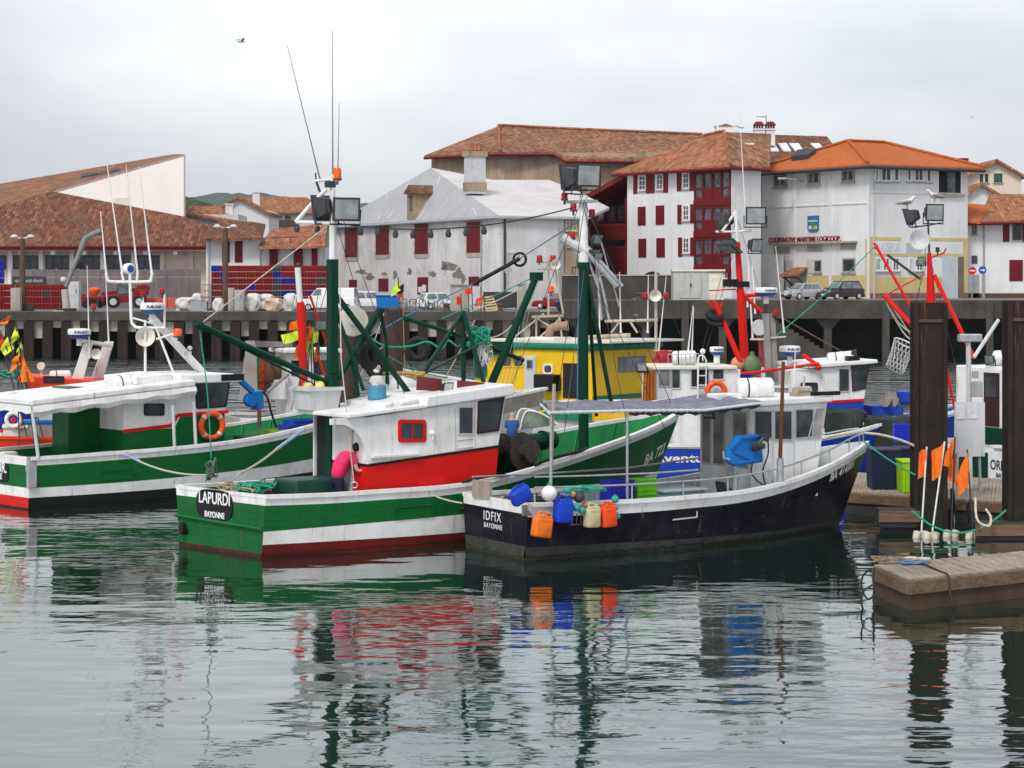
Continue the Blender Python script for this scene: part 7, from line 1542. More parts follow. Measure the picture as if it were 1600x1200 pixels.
# telehandler
tl = thing('telehandler', 'red telehandler with a dark cab in front of the grey panel fence', 'loader', XY(197,206)+V((0,0,ZL)), R(8))
m = MB(); m.box(-1.7,1.9,-.9,.9,.55,1.25); m.box(.7,2.1,-.8,.8,1.25,1.75); m.build('body', paint('loader red', (.22,.012,.014), .5), tl, bevel=.08)
m = MB(); m.hexa([(-.9,-.85,1.2),(.5,-.85,1.2),(.5,.1,1.2),(-.9,.1,1.2)],[(-.7,-.75,2.5),(.4,-.75,2.5),(.4,.05,2.5),(-.7,.05,2.5)]); cbx = m.build('cab', dgrey, tl, bevel=.05)
m = MB(); m.hexa([(-.75,-.87,1.35),(.35,-.87,1.35),(.35,-.85,1.35),(-.75,-.85,1.35)],[(-.6,-.775,2.4),(.3,-.775,2.4),(.3,-.755,2.4),(-.6,-.755,2.4)]); m.build('side_window', glass2, cbx)
m = MB(); m.bar((2.2,.5,1.9),(-2.3,.5,1.3),.35,.35); m.bar((2.0,.5,2.0),(1.0,.5,1.9),.5,.45); m.build('boom', paint('loader red', ()), tl, bevel=.03)
for x in (-1.15,1.25):
    for s_ in (-1,1): m = MB(); m.lathe([(.35,-.2),(.6,-.18),(.6,.18),(.35,.2)], (x,s_*.9,.6), (0,1,0), 18); wh = m.build('wheel', rubber, tl, smooth=40); m = MB(); m.lathe([(.1,.0),(.32,0),(.33,.02)], (x,s_*1.1,.6), (0,s_,0), 12); m.build('rim', lgrey, wh)
m = MB(); m.box(-2.7,-2.5,-.9,.9,.2,1.0); m.box(-3.3,-2.5,-.6,-.45,.2,.28); m.box(-3.3,-2.5,.45,.6,.2,.28); m.build('fork_carriage', dgrey, tl)
rt_ = thing('road_roller', 'small red machine with an orange hopper left of the telehandler', 'machine', XY(147,206)+V((0,0,ZL)))
m = MB(); m.box(-1.1,1.1,-.6,.6,.25,1.1); m.box(-1.3,-.9,-.4,.4,.6,1.3); m.build('body', paint('loader red', ()), rt_, bevel=.06); m = MB(); m.lathe([(.25,1.12),(.55,1.5),(.55,1.75),(.3,1.95)], (0,0,0), n=14); m.build('hopper', plastic_o, rt_, smooth=40); m = MB(); m.box(-.6,.6,-.63,-.602,.5,.9); m.build('grille', blackp, rt_)
for x in (-.7,.7): m = MB(); m.lathe([(.32,-.15),(.34,0),(.32,.15)], (x,-.6,.34), (0,1,0), 14); m.build('wheel', rubber, rt_)
bar_ = thing('barrier', 'low orange plastic barrier in front of the grey panel fence', 'barrier', XY(262,208)+V((0,0,ZL)))
m = MB()
for i in range(6): m.box(-3.6+i*1.2,-3.6+i*1.2+1.16,-.1,.1,0,.95)
m.build('panel', plain('faded orange plastic', (.55,.12,.06), .7), bar_, bevel=.03)
# sacks, nets and gear on the quay edge
def blob(c, sx, sy, sz, rng, n=26, k=12, rough=.15, flat=True):
    m = MB(); v = []; c = V(c)
    for i in range(k+1):
        th_ = math.pi*i/k
        for j in range(n):
            ph = 2*math.pi*j/n; r_ = 1+rough*math.sin(3*ph+5*th_+rng)+rough*.7*math.sin(7*ph-4*th_+2*rng)+random.uniform(-rough,rough)*.35
            a = math.sin(th_)**.55*r_; z = -math.copysign(abs(math.cos(th_))**.7, math.cos(th_))*(1+.08*math.sin(4*ph+rng))
            cq = lambda x: math.copysign(abs(x)**.6, x)
            v.append(c+V((sx*a*cq(math.cos(ph)), sy*a*cq(math.sin(ph)), sz*max(z,-.82) if flat else sz*z)))
    m.poly(v, [(i*n+j,i*n+(j+1)%n,(i+1)*n+(j+1)%n,(i+1)*n+j) for i in range(k) for j in range(n)]); return m
sackm = paint('white woven sack', (.62,.60,.58), .8, (.35,.3,.27), .6, 3, False, bump=.5)
random.seed(31)
def sack(px0, px1, py0, py1, Y, label, mat=sackm, name='bulk_bag', cat='sack', group='white bags on the quay', zb=ZL):
    a, b = XY(px0,Y), XY(px1,Y); p = (a+b)/2+V((0,0,zb)); s = (b.x-a.x)/2; h = (W(px0,py0,Y).z-zb)/1.82
    o = blob((0,0,h*.82), s, s*.9, h, random.uniform(0,9)).build(name, mat, None, smooth=60); o.location = p; return tag(o, label, cat, group)
sack(276,306,465,482,188,'white bulk bag slumped at the left of the metal rack'); sack(299,316,459,482,189,'smaller pale bag leaning behind the slumped bulk bag'); sack(382,408,459,485,185,'square white bulk bag beside the grey electric cabinet'); sack(404,428,460,485,186,'second white bulk bag, behind the heap of net')
sack(410,442,466,487,184,'heap of pale net with a red float among the white bags', paint('pale net heap', (.55,.45,.34), .9, (.35,.1,.08), .7, 4, False, bump=.8), 'net_heap', 'net'); sack(443,466,459,484,186,'knotted white bag behind the red and white flag mast'); sack(333,349,466,484,183.5,'small white tarpaulin bundle at the foot of the middle lamp post')
rk_ = local('metal_rack', 'wire mesh rack standing between the pale bags and the middle lamp post', 'rack', XY(334,187)+V((0,0,ZL)))
m = MB(); h = W(334,445,187).z-ZL
for i in range(9): x = -1.0+i*.25; m.box(x-.02,x+.02,-.02,.02,0,h)
for i in range(5): z = .1+(h-.12)*i/4; m.box(-1.02,1.02,-.022,.022,z,z+.05)
m.build('mesh_panel', rust, rk_); m = MB(); m.box(-1.0,1.0,.03,.9,.05,.12); m.box(-1.0,1.0,.03,.9,h*.5,h*.5+.06); m.build('shelf', lgrey, rk_)
sk = local('crate_ramp', 'grey wedge shaped box beside the pale bags', 'box', XY(310,186)+V((0,0,ZL))); m = MB(); m.prism([(-.7,0,0),(.7,0,0),(.7,0,.8),(-.7,0,.95)], (0,.9,0)); m.build('body', grey, sk); m = MB(); m.box(-.75,.75,-.05,.95,.96,1.0); m.build('lid', lgrey, sk)
bb_ = local('blue_bin', 'bright blue plastic bin behind the brown mooring piles', 'bin', XY(606,184)+V((0,0,ZL))); m = MB(); m.hexa([(-.85,-.5,0),(.85,-.5,0),(.85,.5,0),(-.85,.5,0)],[(-1.0,-.6,1.25),(1.0,-.6,1.25),(1.0,.6,1.25),(-1.0,.6,1.25)]); m.build('body', sky_blue, bb_, bevel=.04); m = MB(); m.box(-1.05,1.05,-.65,.65,1.253,1.35); m.build('rim', blue, bb_)
def bollard(px, Y, label, zb=ZL):
    t = local('bollard', label, 'bollard', XY(px,Y)+V((0,0,zb)), 'mooring bollards on the quay edge'); m = MB(); m.lathe([(.26,0),(.22,.1),(.2,.45),(.3,.5),(.3,.62),(.15,.68)], n=12); m.build('post', rust, t, smooth=40); m = MB(); m.lathe([(.38,0),(.36,.06)], n=12); m.build('base_plate', dgrey, t)
bollard(698,182.2,'squat rusty bollard left of the broad concrete pillar'); bollard(782,182.2,'rusty bollard at the right of the yellow pallet'); bollard(1000,182,'small bollard below the arch doorway on the high quay', ZR); bollard(1013,182,'small bollard left of the storage container on the high quay', ZR)
pa_ = thing('pallet', 'yellow pallet leaning at an angle on the quay edge', 'pallet', XY(765,183)+V((0,0,ZL)), 0)
m = MB(); ym_ = plain('pale yellow boards', (.62,.50,.18), .8)
for i in range(6): z = .05+i*.22; m.obox((.28-i*.10,0,z+.05), 1.0,.05,.11, Mx.Rotation(R(-8),3,'Y'))
m.build('slats', ym_, pa_); m = MB(); m.bar((-.2,.06,0),(-.72,.06,1.3),.1,.08); m.bar((.75,.06,0),(.25,.06,1.25),.1,.08); m.build('bearers', ym_, pa_)
def board(px0,px1,py0,py1,Y,label,mat,name='hoarding_panel',zb=ZL):
    t = local(name, label, 'panel', XY((px0+px1)/2,Y)+V((0,0,zb))); w = XY(px1,Y).x-XY((px0+px1)/2,Y).x; h = W(px0,py0,Y).z-zb; m = MB(); m.box(-w,w,-.05,.05,.15,h); m.build('board', mat, t, bevel=.01); m = MB(); m.box(-w,-w+.08,-.1,-.052,0,h+.05); m.box(w-.08,w,-.1,-.052,0,h+.05); m.build('frame', dgrey, t); return t
board(731,752,449,480,186,'white poster panel beside the broad concrete pillar', lgrey); board(755,808,456,482,194,'dark grey hoarding panel behind the yellow pallet', dgrey); 
def road_sign(px, py, Y, zb, label, kind):
    t = local('road_sign', label, 'road sign', XY(px,Y)+V((0,0,zb)), 'round road signs'); h = W(px,py,Y).z-zb; m = MB(); m.tube([(0,0,0),(0,0,h)], .04, 6); m.build('post', steel, t); m = MB(); m.lathe([(.36,0),(.36,.03)], (0,-.05,h), (0,-1,0), 20)
    d = m.build('disc', red if kind == 'no' else radar_blue if kind == 'blue' else steel, t)
    if kind != 'back': m = MB(); (m.box(-.24,.24,-.10,-.082,h-.06,h+.06) if kind == 'no' else m.prism([(-.2,-.09,h-.05),(.05,-.09,h-.05),(.05,-.09,h-.15),(.25,-.09,h),(.05,-.09,h+.15),(.05,-.09,h+.05),(-.2,-.09,h+.05)], (0,-.01,0))); m.build('symbol', white, d)
road_sign(1519,423,200,ZR,'red no entry sign on a post in front of the right house','no'); road_sign(1535,422,200,ZR,'blue round arrow sign on a post in front of the right house','blue'); road_sign(794,422,196,ZL,'round grey sign seen from behind against the tarped house','back')
rkb = local('bicycle_rack', 'row of black bicycle hoops in front of the white parked car', 'bicycle rack', XY(655,189)+V((0,0,ZL)))
m = MB()
for i in range(7): x = -2.4+i*.8; m.tube(smooth_curve([(x,0,0),(x,0,.8),(x+.12,0,.95),(x+.4,0,.95),(x+.52,0,.8),(x+.52,0,0)],3), .03, 5)
m.box(-2.5,3,-.02,.02,.0,.05); m.build('hoops', blackp, rkb)
m = MB()
for i in range(4): 
    for dx in (-.5,.5): m.torus((-2+i*1.2+dx,.35,.34), .32, .022, (0,1,0), 18, 5)
    m.tube([(-2.5+i*1.2,.35,.34),(-2.1+i*1.2,.35,.8),(-1.6+i*1.2,.35,.8),(-1.5+i*1.2,.35,.34)], .02, 5); m.tube([(-2.1+i*1.2,.35,.8),(-1.95+i*1.2,.35,.3),(-1.6+i*1.2,.35,.8)],.02,5)
tag(m.build('bicycles', dgrey), 'row of dark bicycles parked at the black hoops', 'bicycles', None, 'stuff').location = rkb.location
# brown tubular mooring piles among the boats
for px0, px1, pt, Y, lb in ((597,630,481,92,'brown tubular mooring pile right of the crossed green gallows'),(524,560,484,90,'brown tubular mooring pile behind the dark green mast')):
    a, b = XY(px0,Y), XY(px1,Y); r_ = (b.x-a.x)/2; t = local('mooring_pile', lb, 'pile', (a+b)/2, 'tubular mooring piles'); h = W(px0,pt,Y).z
    m = MB(); m.lathe([(r_,-1),(r_,h-.1)], n=20); m.build('pile_shaft', paint('brown pile steel', (.055,.035,.032), .7, (.11,.06,.045), .6), t, smooth=40); m = MB(); m.lathe([(r_*1.03,h-.12),(r_*1.03,h-.02),(r_*.9,h)], n=20); m.build('pile_cap', rust, t)
# gulls
def gull(label, p, rz, fly=False, s=1.0):
    t = thing('seagull', label, 'bird', p, rz, 'seagulls'); gw_ = plain('gull white', (.62,.60,.58), .8); gg_ = plain('gull grey', (.25,.24,.24), .8)
    m = MB()
    if not fly:
        m.tube([(-.30*s,0,.20*s),(-.18*s,0,.22*s),(-.02*s,0,.23*s),(.12*s,0,.27*s),(.18*s,0,.33*s),(.22*s,0,.40*s),(.27*s,0,.41*s),(.30*s,0,.40*s)], [.02*s,.06*s,.10*s,.09*s,.055*s,.055*s,.045*s,.02*s], 10); b = m.build('body', gw_, t, smooth=60)
        for y in (-1,1): m = MB(); m.tube([(.12*s,y*.07*s,.27*s),(-.05*s,y*.095*s,.24*s),(-.25*s,y*.06*s,.20*s),(-.40*s,y*.03*s,.18*s)], [.03*s,.06*s,.045*s,.008*s], 8); m.build('wing', gg_, t, smooth=60); m = MB(); m.tube([(.0,y*.04*s,.15*s),(.02*s,y*.04*s,0)], .012*s, 5); m.build('leg', plain('gull leg', (.5,.3,.2)), t)
        m = MB(); m.tube([(.30*s,0,.40*s),(.38*s,0,.385*s)], [.02*s,.005*s], 6); m.build('beak', yellow, t)
    else:
        m.tube([(-.25*s,0,0),(-.1*s,0,.0),(.1*s,0,.02),(.25*s,0,.02)], [.02*s,.07*s,.07*s,.02*s], 8); m.build('body', gw_, t, smooth=60)
        for y in (-1,1): m = MB(); m.poly([(.08*s,y*.05*s,.02*s),(-.08*s,y*.05*s,.02*s),(-.06*s,y*.35*s,.16*s),(.1*s,y*.35*s,.17*s),(-.12*s,y*.72*s,.10*s)], [(0,1,2,3),(3,2,4)] if y > 0 else [(3,2,1,0),(4,2,3)]); m.build('wing', gg_, t)
b0_ = W(1417,327,76.6); gull('speckled brown gull standing on the left floodlight of the red derrick mast', W(1417,327,76.6), R(5), s=1.05)
gull('pale gull standing on the right floodlight of the red derrick mast', W(1461,317,76.6), R(190), s=1.05)
gull('gull flying high in the grey sky above the left boats', W(377,65,120), R(30), True, 1.0); gull('distant gull flying at the right of the sky', W(1519,183,160), R(80), True, 1.0)
# ================================================================ pontoons, deck gear, ropes, flags, people
def pont(label, A, B, C_, D, z, plank, beam, side, zb=-.3, n=34):
    """A front left, B front right, C back right, D back left at deck height"""
    A,B,C_,D = [V((p.x,p.y,z)) for p in (A,B,C_,D)]; t = local('pontoon', label, 'pontoon', V((A.x,A.y,0)), 'floating pontoons'); o = V(t.location); A,B,C_,D = A-o,B-o,C_-o,D-o
    m = MB(); dn = V((0,0,-.30)); e = .0
    m.hexa([p+V((0,0,zb-z)) for p in (A,B,C_,D)], [p+V((0,0,-.31)) for p in (A,B,C_,D)]); m.build('float_body', side, t)
    m = MB()
    for p, q_ in ((A,B),(D,A),(B,C_),(C_,D)): m.bar(p-V((0,0,.17)), q_-V((0,0,.17)), .12, .26)
    m.build('edge_beam', beam, t, bevel=.02)
    m = MB()
    for i in range(n):
        a0, a1 = i/n, (i+.93)/n; q_ = [A.lerp(B,a0),A.lerp(B,a1),D.lerp(C_,a1),D.lerp(C_,a0)]; dz = random.uniform(-.006,.006)
        m.hexa([p+V((0,0,-.037+dz)) for p in q_], [p+V((0,0,.005+dz)) for p in q_])
    m.build('deck_planks', plank, t); return t
random.seed(77)
pont('near floating pontoon with grey planks on a rusty steel side', onz(1420,905,.6), onz(1420,905,.6)+(onz(1600,887,.6)-onz(1420,905,.6))*1.35, onz(1366,883,.6)+(onz(1600,887,.6)-onz(1420,905,.6))*1.35, onz(1366,883,.6), .6, wood_p, wood_b, stained('rusty dark pontoon steel', (.075,.045,.032), (.03,.022,.018), .7, 1.2), n=30)
pont('wide far pontoon carrying plastic bins, below the dark piles', onz(1322,768,.6), onz(1660,790,.6), onz(1660,752,.6), onz(1330,738,.6), .6, wood_p, wood_b, wood_d, n=60)
def beam_block(px0, px1, py, Y, h, label):
    a, b = XY(px0,Y), XY(px1,Y); t = local('fender_beam', label, 'timber', (a+b)/2, 'dark timber fender beams'); z = W(px0,py,Y).z; w = (b.x-a.x)/2; m = MB(); m.box(-w,w,0,.8,z-h,z); m.build('beam', wood_d, t, bevel=.03); m = MB(); m.box(-w-.05,w+.05,-.06,-.003,z-.3,z-.02); m.build('wear_plank', wood_b, t, bevel=.01); m = MB(); m.box(-w*.8,w*.8,.1,.7,-.5,z-h-.003); m.build('float', blackp, t)
beam_block(1376,1434,797,54.6,.45,'dark timber fender beam left of the foremost dark pile'); beam_block(1527,1640,818,53.2,.45,'dark timber fender beam at the foot of the right edge pile')
def hpile(px0, px1, pt, Y, label):
    a, b = XY(px0,Y), XY(px1,Y); t = local('mooring_pile', label, 'pile', (a+b)/2, 'tall steel mooring piles'); w = (b.x-a.x)/2; h = W(px0,pt,Y).z
    m = MB(); m.box(-w,w,-.06,.0,-1,h); m.box(-w,w,.6,.66,-1,h); m.box(-w*.45,-w*.35,.001,.599,-1,h); m.box(w*.35,w*.45,.001,.599,-1,h); m.build('pile_shaft', dsteel, t); m = MB(); m.box(-w-.02,-w+.09,-.13,-.061,-1,h); m.box(w-.09,w+.02,-.13,-.061,-1,h); m.build('pile_flange', dsteel, t); m = MB(); m.box(-w+.10,w-.10,-.07,-.061,-.5,.75); m.build('tide_weed', stained('wet weed', (.012,.016,.009), (.03,.032,.016), .8, 3), t)
    m = MB(); m.box(-w+.092,w-.092,-.10,-.061,h-.5,h-.42); m.build('weld_collar', rust, t); return t
hpile(1429,1478,473,55.5,'tall dark steel pile standing left of the white notice board'); hpile(1575,1625,470,53.8,'tall dark steel pile cut by the right edge')
# notice board and light post
nb = local('notice_board', 'white notice board on legs between the two dark steel piles', 'notice board', onz(1513,772,.6))
o = V(nb.location); Yn = o.y; g_ = lambda px, py, d=0: W(px,py,Yn+d)-o
m = MB(); m.prism([g_(1491,714),g_(1539,713),g_(1539,629),g_(1492,628)], (0,.05,0)); m.build('panel', paint('white board', (.62,.63,.66), .4), nb)
m = MB()
for r in ((1494,632,1508,655),(1512,632,1526,654)): m.prism([g_(r[0],r[3],-.02),g_(r[2],r[3],-.02),g_(r[2],r[1],-.02),g_(r[0],r[1],-.02)], (0,.012,0))
m.build('paper_sheet', plain('paper', (.70,.68,.72), .9), nb)
m = MB(); m.tube([V((-.3,.12,0)), g_(1497,700,.12)], .04, 6); m.tube([V((.35,.12,0)), g_(1530,700,.12)], .04, 6); m.build('legs', steel, nb)
lp_ = local('light_post', 'grey post with a floodlight box and socket, behind the notice board', 'lamp post', onz(1516,762,.6)); o = V(lp_.location); g_ = lambda px, py, d=0: W(px,py,o.y+d)-o
m = MB(); m.tube([V((0,0,0)), g_(1513,532)], .07, 10); m.build('pole', lgrey, lp_); m = MB(); m.obox(g_(1516,528), .62,.3,.22); h_ = m.build('lamp_head', steel, lp_, bevel=.03); m = MB(); m.obox(g_(1525,529,-.16), .2,.02,.14); m.build('lens', lampglass, h_); m = MB(); m.obox(g_(1500,528), .12,.26,.2); m.build('end_cap', lampglass, h_)
m = MB(); m.obox(g_(1526,608,-.15), .3,.22,.42); m.obox(g_(1524,585,-.15), .16,.16,.2); m.build('socket_box', grey, lp_, bevel=.02)
# bins and boxes on the far pontoon
def tub(px0,px1,py0,py1,Y,label,mat,name='plastic_bin',cat='bin',group=None,z=.605,d=.5):
    a, b = XY(px0,Y), XY(px1,Y); t = local(name,label,cat,(a+b)/2+V((0,0,z)),group); w=(b.x-a.x)/2; h = W(px0,py0,Y).z-z
    m = MB(); m.hexa([(-w*.93,-d*.93,0),(w*.93,-d*.93,0),(w*.93,d*.93,0),(-w*.93,d*.93,0)],[(-w,-d,h*.93),(w,-d,h*.93),(w,d,h*.93),(-w,d,h*.93)]); m.build('body', mat, t, bevel=.02)
    m = MB(); m.box(-w-.02,w+.02,-d-.02,d+.02,h*.932,h); m.build('rim', mat, t, bevel=.015)
    m = MB()
    for i in range(5): x = -w*.8+i*w*.4; m.box(x-.02,x+.02,-d-.012,-d+.06,.03,h*.9)
    m.build('ribs', mat, t); return t
dkblue = plain('dark blue insulated plastic', (.012,.016,.05), .55)
tub(1357,1404,700,760,60.0,'tall dark blue insulated bin on the far pontoon',dkblue); tub(1400,1433,698,757,60.8,'second dark blue bin, partly behind the lime one',dkblue); tub(1405,1432,718,762,59.0,'lime green bin on the pontoon beside the dark pile',lime_pl)
fbm = {}
def fish_box(kind, mat, p, label, group, rz=0, w=.62, d=.42, h=.125):
    if kind not in fbm:
        m = MB(); t = .025; m.box(-w/2,w/2,-d/2,d/2,0,t); m.box(-w/2,w/2,-d/2,-d/2+t,t,h); m.box(-w/2,w/2,d/2-t,d/2,t,h); m.box(-w/2,-w/2+t,-d/2+t,d/2-t,t,h); m.box(w/2-t,w/2,-d/2+t,d/2-t,t,h); m.box(-w/2-.02,w/2+.02,-d/2-.02,d/2+.02,h-.03,h-.005) if 0 else m.box(-w/2-.02,w/2+.02,-d/2-.02,-d/2,h-.035,h-.004)
        for i in range(6): x = -w/2+.06+i*(w-.12)/5; m.box(x-.012,x+.012,-d/2-.015,-d/2,.01,h-.036)
        o = m.build('fish_box', mat); fbm[kind] = o
    else: o = fbm[kind].copy(); COL.objects.link(o)
    o.location = p; o.rotation_euler.z = rz+random.uniform(-.04,.04); return tag(o, label, 'fish box', group)
pp = onz(1403,752,.6)
for k in range(6): fish_box('b', plain('bright blue box plastic', (.012,.03,.50), .5), W(1413,690-k*4.2,63), 'bright blue fish box on the far stack by the dark pile, %s from its bottom' % ORD[k], 'blue fish boxes by the pile')
# tarpaulin covered heap
for k,(px0,px1,py,Y,lb) in enumerate(((1283,1352,641,70,'taller dark green tarpaulin covering a heap behind the navy bow'),(1350,1432,652,69,'lower dark green tarpaulin heap beside the dark pile'))):
    a, b = XY(px0,Y), XY(px1,Y); w=(b.x-a.x)/2; zt_=W(px0,py,Y).z; v=[]; n=26; m=MB()
    for j,(f,zz) in enumerate(((1.06,.6),(1.0,.6+.5*(zt_-.6)),(.97,zt_-.05),(.85,zt_),(.4,zt_+.03))):
        for i in range(n):
            a_=2*math.pi*i/n; sx=math.copysign(abs(math.cos(a_))**.45,math.cos(a_)); sy=math.copysign(abs(math.sin(a_))**.45,math.sin(a_)); fo=1+(.05*math.sin(i*2.4+k)*(1-j/5))
            v.append((w*f*sx*fo,.8*f*sy*fo,zz+.04*math.sin(i*1.7+j)*(j>1)))
    m.poly(v,[(j*n+i,j*n+(i+1)%n,(j+1)*n+(i+1)%n,(j+1)*n+i) for j in range(4) for i in range(n)]+[tuple(range(4*n,5*n))])
    o=m.build('tarpaulin_heap',paint('dark green tarpaulin',(.018,.026,.02),.6,(.04,.045,.04),.5,2,bump=.3) if k==0 else MATS['dark green tarpaulin'],None,smooth=50); o.location=(a+b)/2; tag(o,lb,'tarpaulin','dark green tarpaulins')
    ct=local('cradle_float','low dark work float under the %s tarpaulin heap' % ('taller' if k==0 else 'lower'),'float',(a+b)/2,'dark work floats'); m=MB(); m.box(-w*1.1,w*1.1,-.9,.9,-.2,.56); m.build('hull',wood_d,ct,bevel=.03); m=MB(); m.box(-w*1.1,w*1.1,-.9,.9,.563,.6); m.build('deck',wood_b,ct)
# marker flags
def cloth(m, q, Yd, fold=.05, n=8, k=5):
    q=[V(p) for p in q]; v=[]
    for i in range(n+1):
        for j in range(k+1):
            t=i/n; s=j/k; p=q[0].lerp(q[1],t).lerp(q[3].lerp(q[2],t),s); v.append(p+V((0,fold*math.sin(7*t+2.5*s+Yd),fold*.35*math.sin(5*t+Yd))))
    f=[(i*(k+1)+j,(i+1)*(k+1)+j,(i+1)*(k+1)+j+1,i*(k+1)+j+1) for i in range(n) for j in range(k)]
    m.poly(v,f)
GL_ = 'marker flags at the left edge'
def marker(label, base, top, Y, quad, fm, group, polem=None, flt=None, zb=None, black=None):
    sc=1.3 if group==GL_ else 1.12; quad=[(quad[0][0]+(x-quad[0][0])*sc,quad[0][1]+(y-quad[0][1])*sc) for x,y in quad]
    b=W(*base,Y); t_=W(*top,Y)
    if zb is not None: d=(b-t_); b=t_+d*((zb-t_.z)/d.z)
    t=local('marker_flag',label,'marker buoy',b,group); m=MB(); m.tube([V(),t_-b],.022,6); m.build('pole',polem or dgrey,t)
    m=MB(); cloth(m,[W(px,py,Y)-b for px,py in quad],base[0]*.3); m.build('flag',fm,t,smooth=True)
    if black: m=MB(); cloth(m,[W(px,py,Y+.05)-b for px,py in black],base[0]); m.build('black_flag',plain('black flag cloth',(.012,.012,.014),.8),t,smooth=True)
    if flt:
        m=MB(); q_=onz(*flt,0.0); 
        for i in range(2): m.lathe([(.05,-.10),(.10,-.08),(.10,.08),(.05,.10)],((-.10+.20*i),.02*i,.06),(.2,0,1),10)
        m.build('float',paint('dirty white float',(.62,.57,.48),.7,(.3,.2,.12),.6),t,smooth=50)
    return t
GF='orange marker flags leaning on the pontoon'
org2=plain('bright orange flag cloth',(.88,.17,.012),.75); rwp=None
marker('orange marker flag nearest the tall dark pile, half furled',(1439,843),(1448,698),53.6,[(1447,700),(1437,706),(1436,744),(1446,738)],org2,GF,white,(1440,840),0.0,[(1440,745),(1436,750),(1434,785),(1440,780)])
marker('broad orange marker flag on a red and white striped pole',(1455,843),(1476,690),53.4,[(1474,692),(1457,705),(1458,746),(1469,738)],org2,GF,white,(1456,840),0.0,[(1466,750),(1462,755),(1462,790),(1467,785)])
marker('orange marker flag behind the striped pole, hanging straight',(1486,846),(1492,683),53.8,[(1492,684),(1480,702),(1476,722),(1487,728)],org2,GF,dgrey,(1487,846),0.0,[(1490,760),(1484,765),(1486,830),(1496,815)])
marker('orange marker flag tilted left above the middle float',(1489,846),(1497,706),53.9,[(1496,708),(1484,720),(1483,742),(1497,756)],org2,GF,steel,None,0.0)
marker('pointed orange marker flag at the right of the group',(1522,848),(1511,702),53.5,[(1511,705),(1497,742),(1499,770),(1515,750)],org2,GF,dgrey,(1521,846),0.0,[(1518,770),(1510,790),(1512,820),(1521,810)])
GL='marker flags at the left edge'
marker('small orange flag at the top of the left edge group',(34,600),(2,487),74.5,[(17,492),(13,503),(2,506),(5,499)],orange,GL,dgrey,None,.6)
marker('lime flag pointing down in the left edge group',(40,600),(24,505),74.6,[(24,508),(29,522),(18,531),(20,520)],lime,GL,dgrey,None,.6)
marker('wide lime flag left of centre in the left edge group',(30,600),(0,515),74.7,[(12,526),(20,541),(9,550),(3,541)],lime,GL,dgrey,None,.6)
marker('narrow lime flag at the right of the left edge group',(42,600),(33,528),74.8,[(33,530),(36,543),(30,551),(27,545)],lime,GL,dgrey,None,.6)
marker('large orange flag drooping over the orange boat roof',(46,600),(32,545),74.4,[(33,546),(42,570),(50,584),(33,586)],orange,GL,dgrey,None,.6)
marker('orange flag hanging left of the drooping one',(28,600),(27,550),74.3,[(30,552),(31,566),(18,577),(22,560)],orange,GL,dgrey,None,.6)
marker('dark orange flag cut by the left edge',(20,600),(-4,512),74.9,[(0,520),(8,530),(4,545),(-6,535)],ored,GL,dgrey,None,.6)
GR='marker flags round the red and white mast'
for k,(q_,c,lb) in enumerate((([(466,499),(455,503),(453,515),(465,512)],orange,'orange flag at the top left of the red and white mast'),([(470,514),(442,523),(446,536),(470,528)],lime,'broad lime flag flying left of the red and white mast'),([(477,480),(472,490),(470,512),(475,508)],plain('yellow cloth',(.65,.5,.05),.8),'yellow flag furled against the red and white mast'),([(478,505),(472,514),(473,532),(481,528)],lime,'narrow lime flag just right of the red and white mast'),([(485,504),(482,512),(481,531),(487,527)],orange,'narrow orange flag right of the red and white mast'),([(498,512),(487,514),(489,536),(498,531)],lime,'lime flag at the far right of the mast flags'),([(489,532),(478,534),(479,555),(489,554)],lime,'pale lime flag hanging low right of the mast'),([(475,533),(464,540),(461,558),(476,558)],orange,'large orange flag hanging low left of the mast'),([(498,536),(493,544),(491,563),(498,562)],orange,'tall orange flag hanging low at the far right'))):
    marker(lb,(q_[0][0]+(-2 if k%2 else 3),615),(q_[0][0],q_[0][1]-2),72.75+.07*k,q_,c,GR,dgrey,None,.9)
GM='small flags among the rigging'
marker('lime star shaped flag above the brown mooring pile',(629,600),(622,432),87.0,[(623,435),(614,450),(612,460),(626,452)],lime,GM,dgrey,None,.4,[(631,443),(619,452),(621,460),(631,457)])
marker('small orange flag below the black one on the brown mooring pile',(633,600),(629,452),87.3,[(629,456),(621,459),(622,467),(628,465)],orange,GM,paint('tan wooden pole',(.40,.24,.10),.7),None,.4)
for q_,lb in (([(720,462),(714,464),(714,475),(720,474)],'small red flag left of the broad concrete pillar'),([(737,449),(727,452),(728,459),(737,458)],'small red flag above the white poster panel'),([(756,461),(746,466),(743,477),(754,474)],'small red flag left of the yellow pallet')): marker(lb,(q_[0][0]+4,540),(q_[0][0],q_[0][1]-3),91.0,q_,plain('red flag cloth',(.72,.05,.02),.8),GM,dgrey,None,.6)
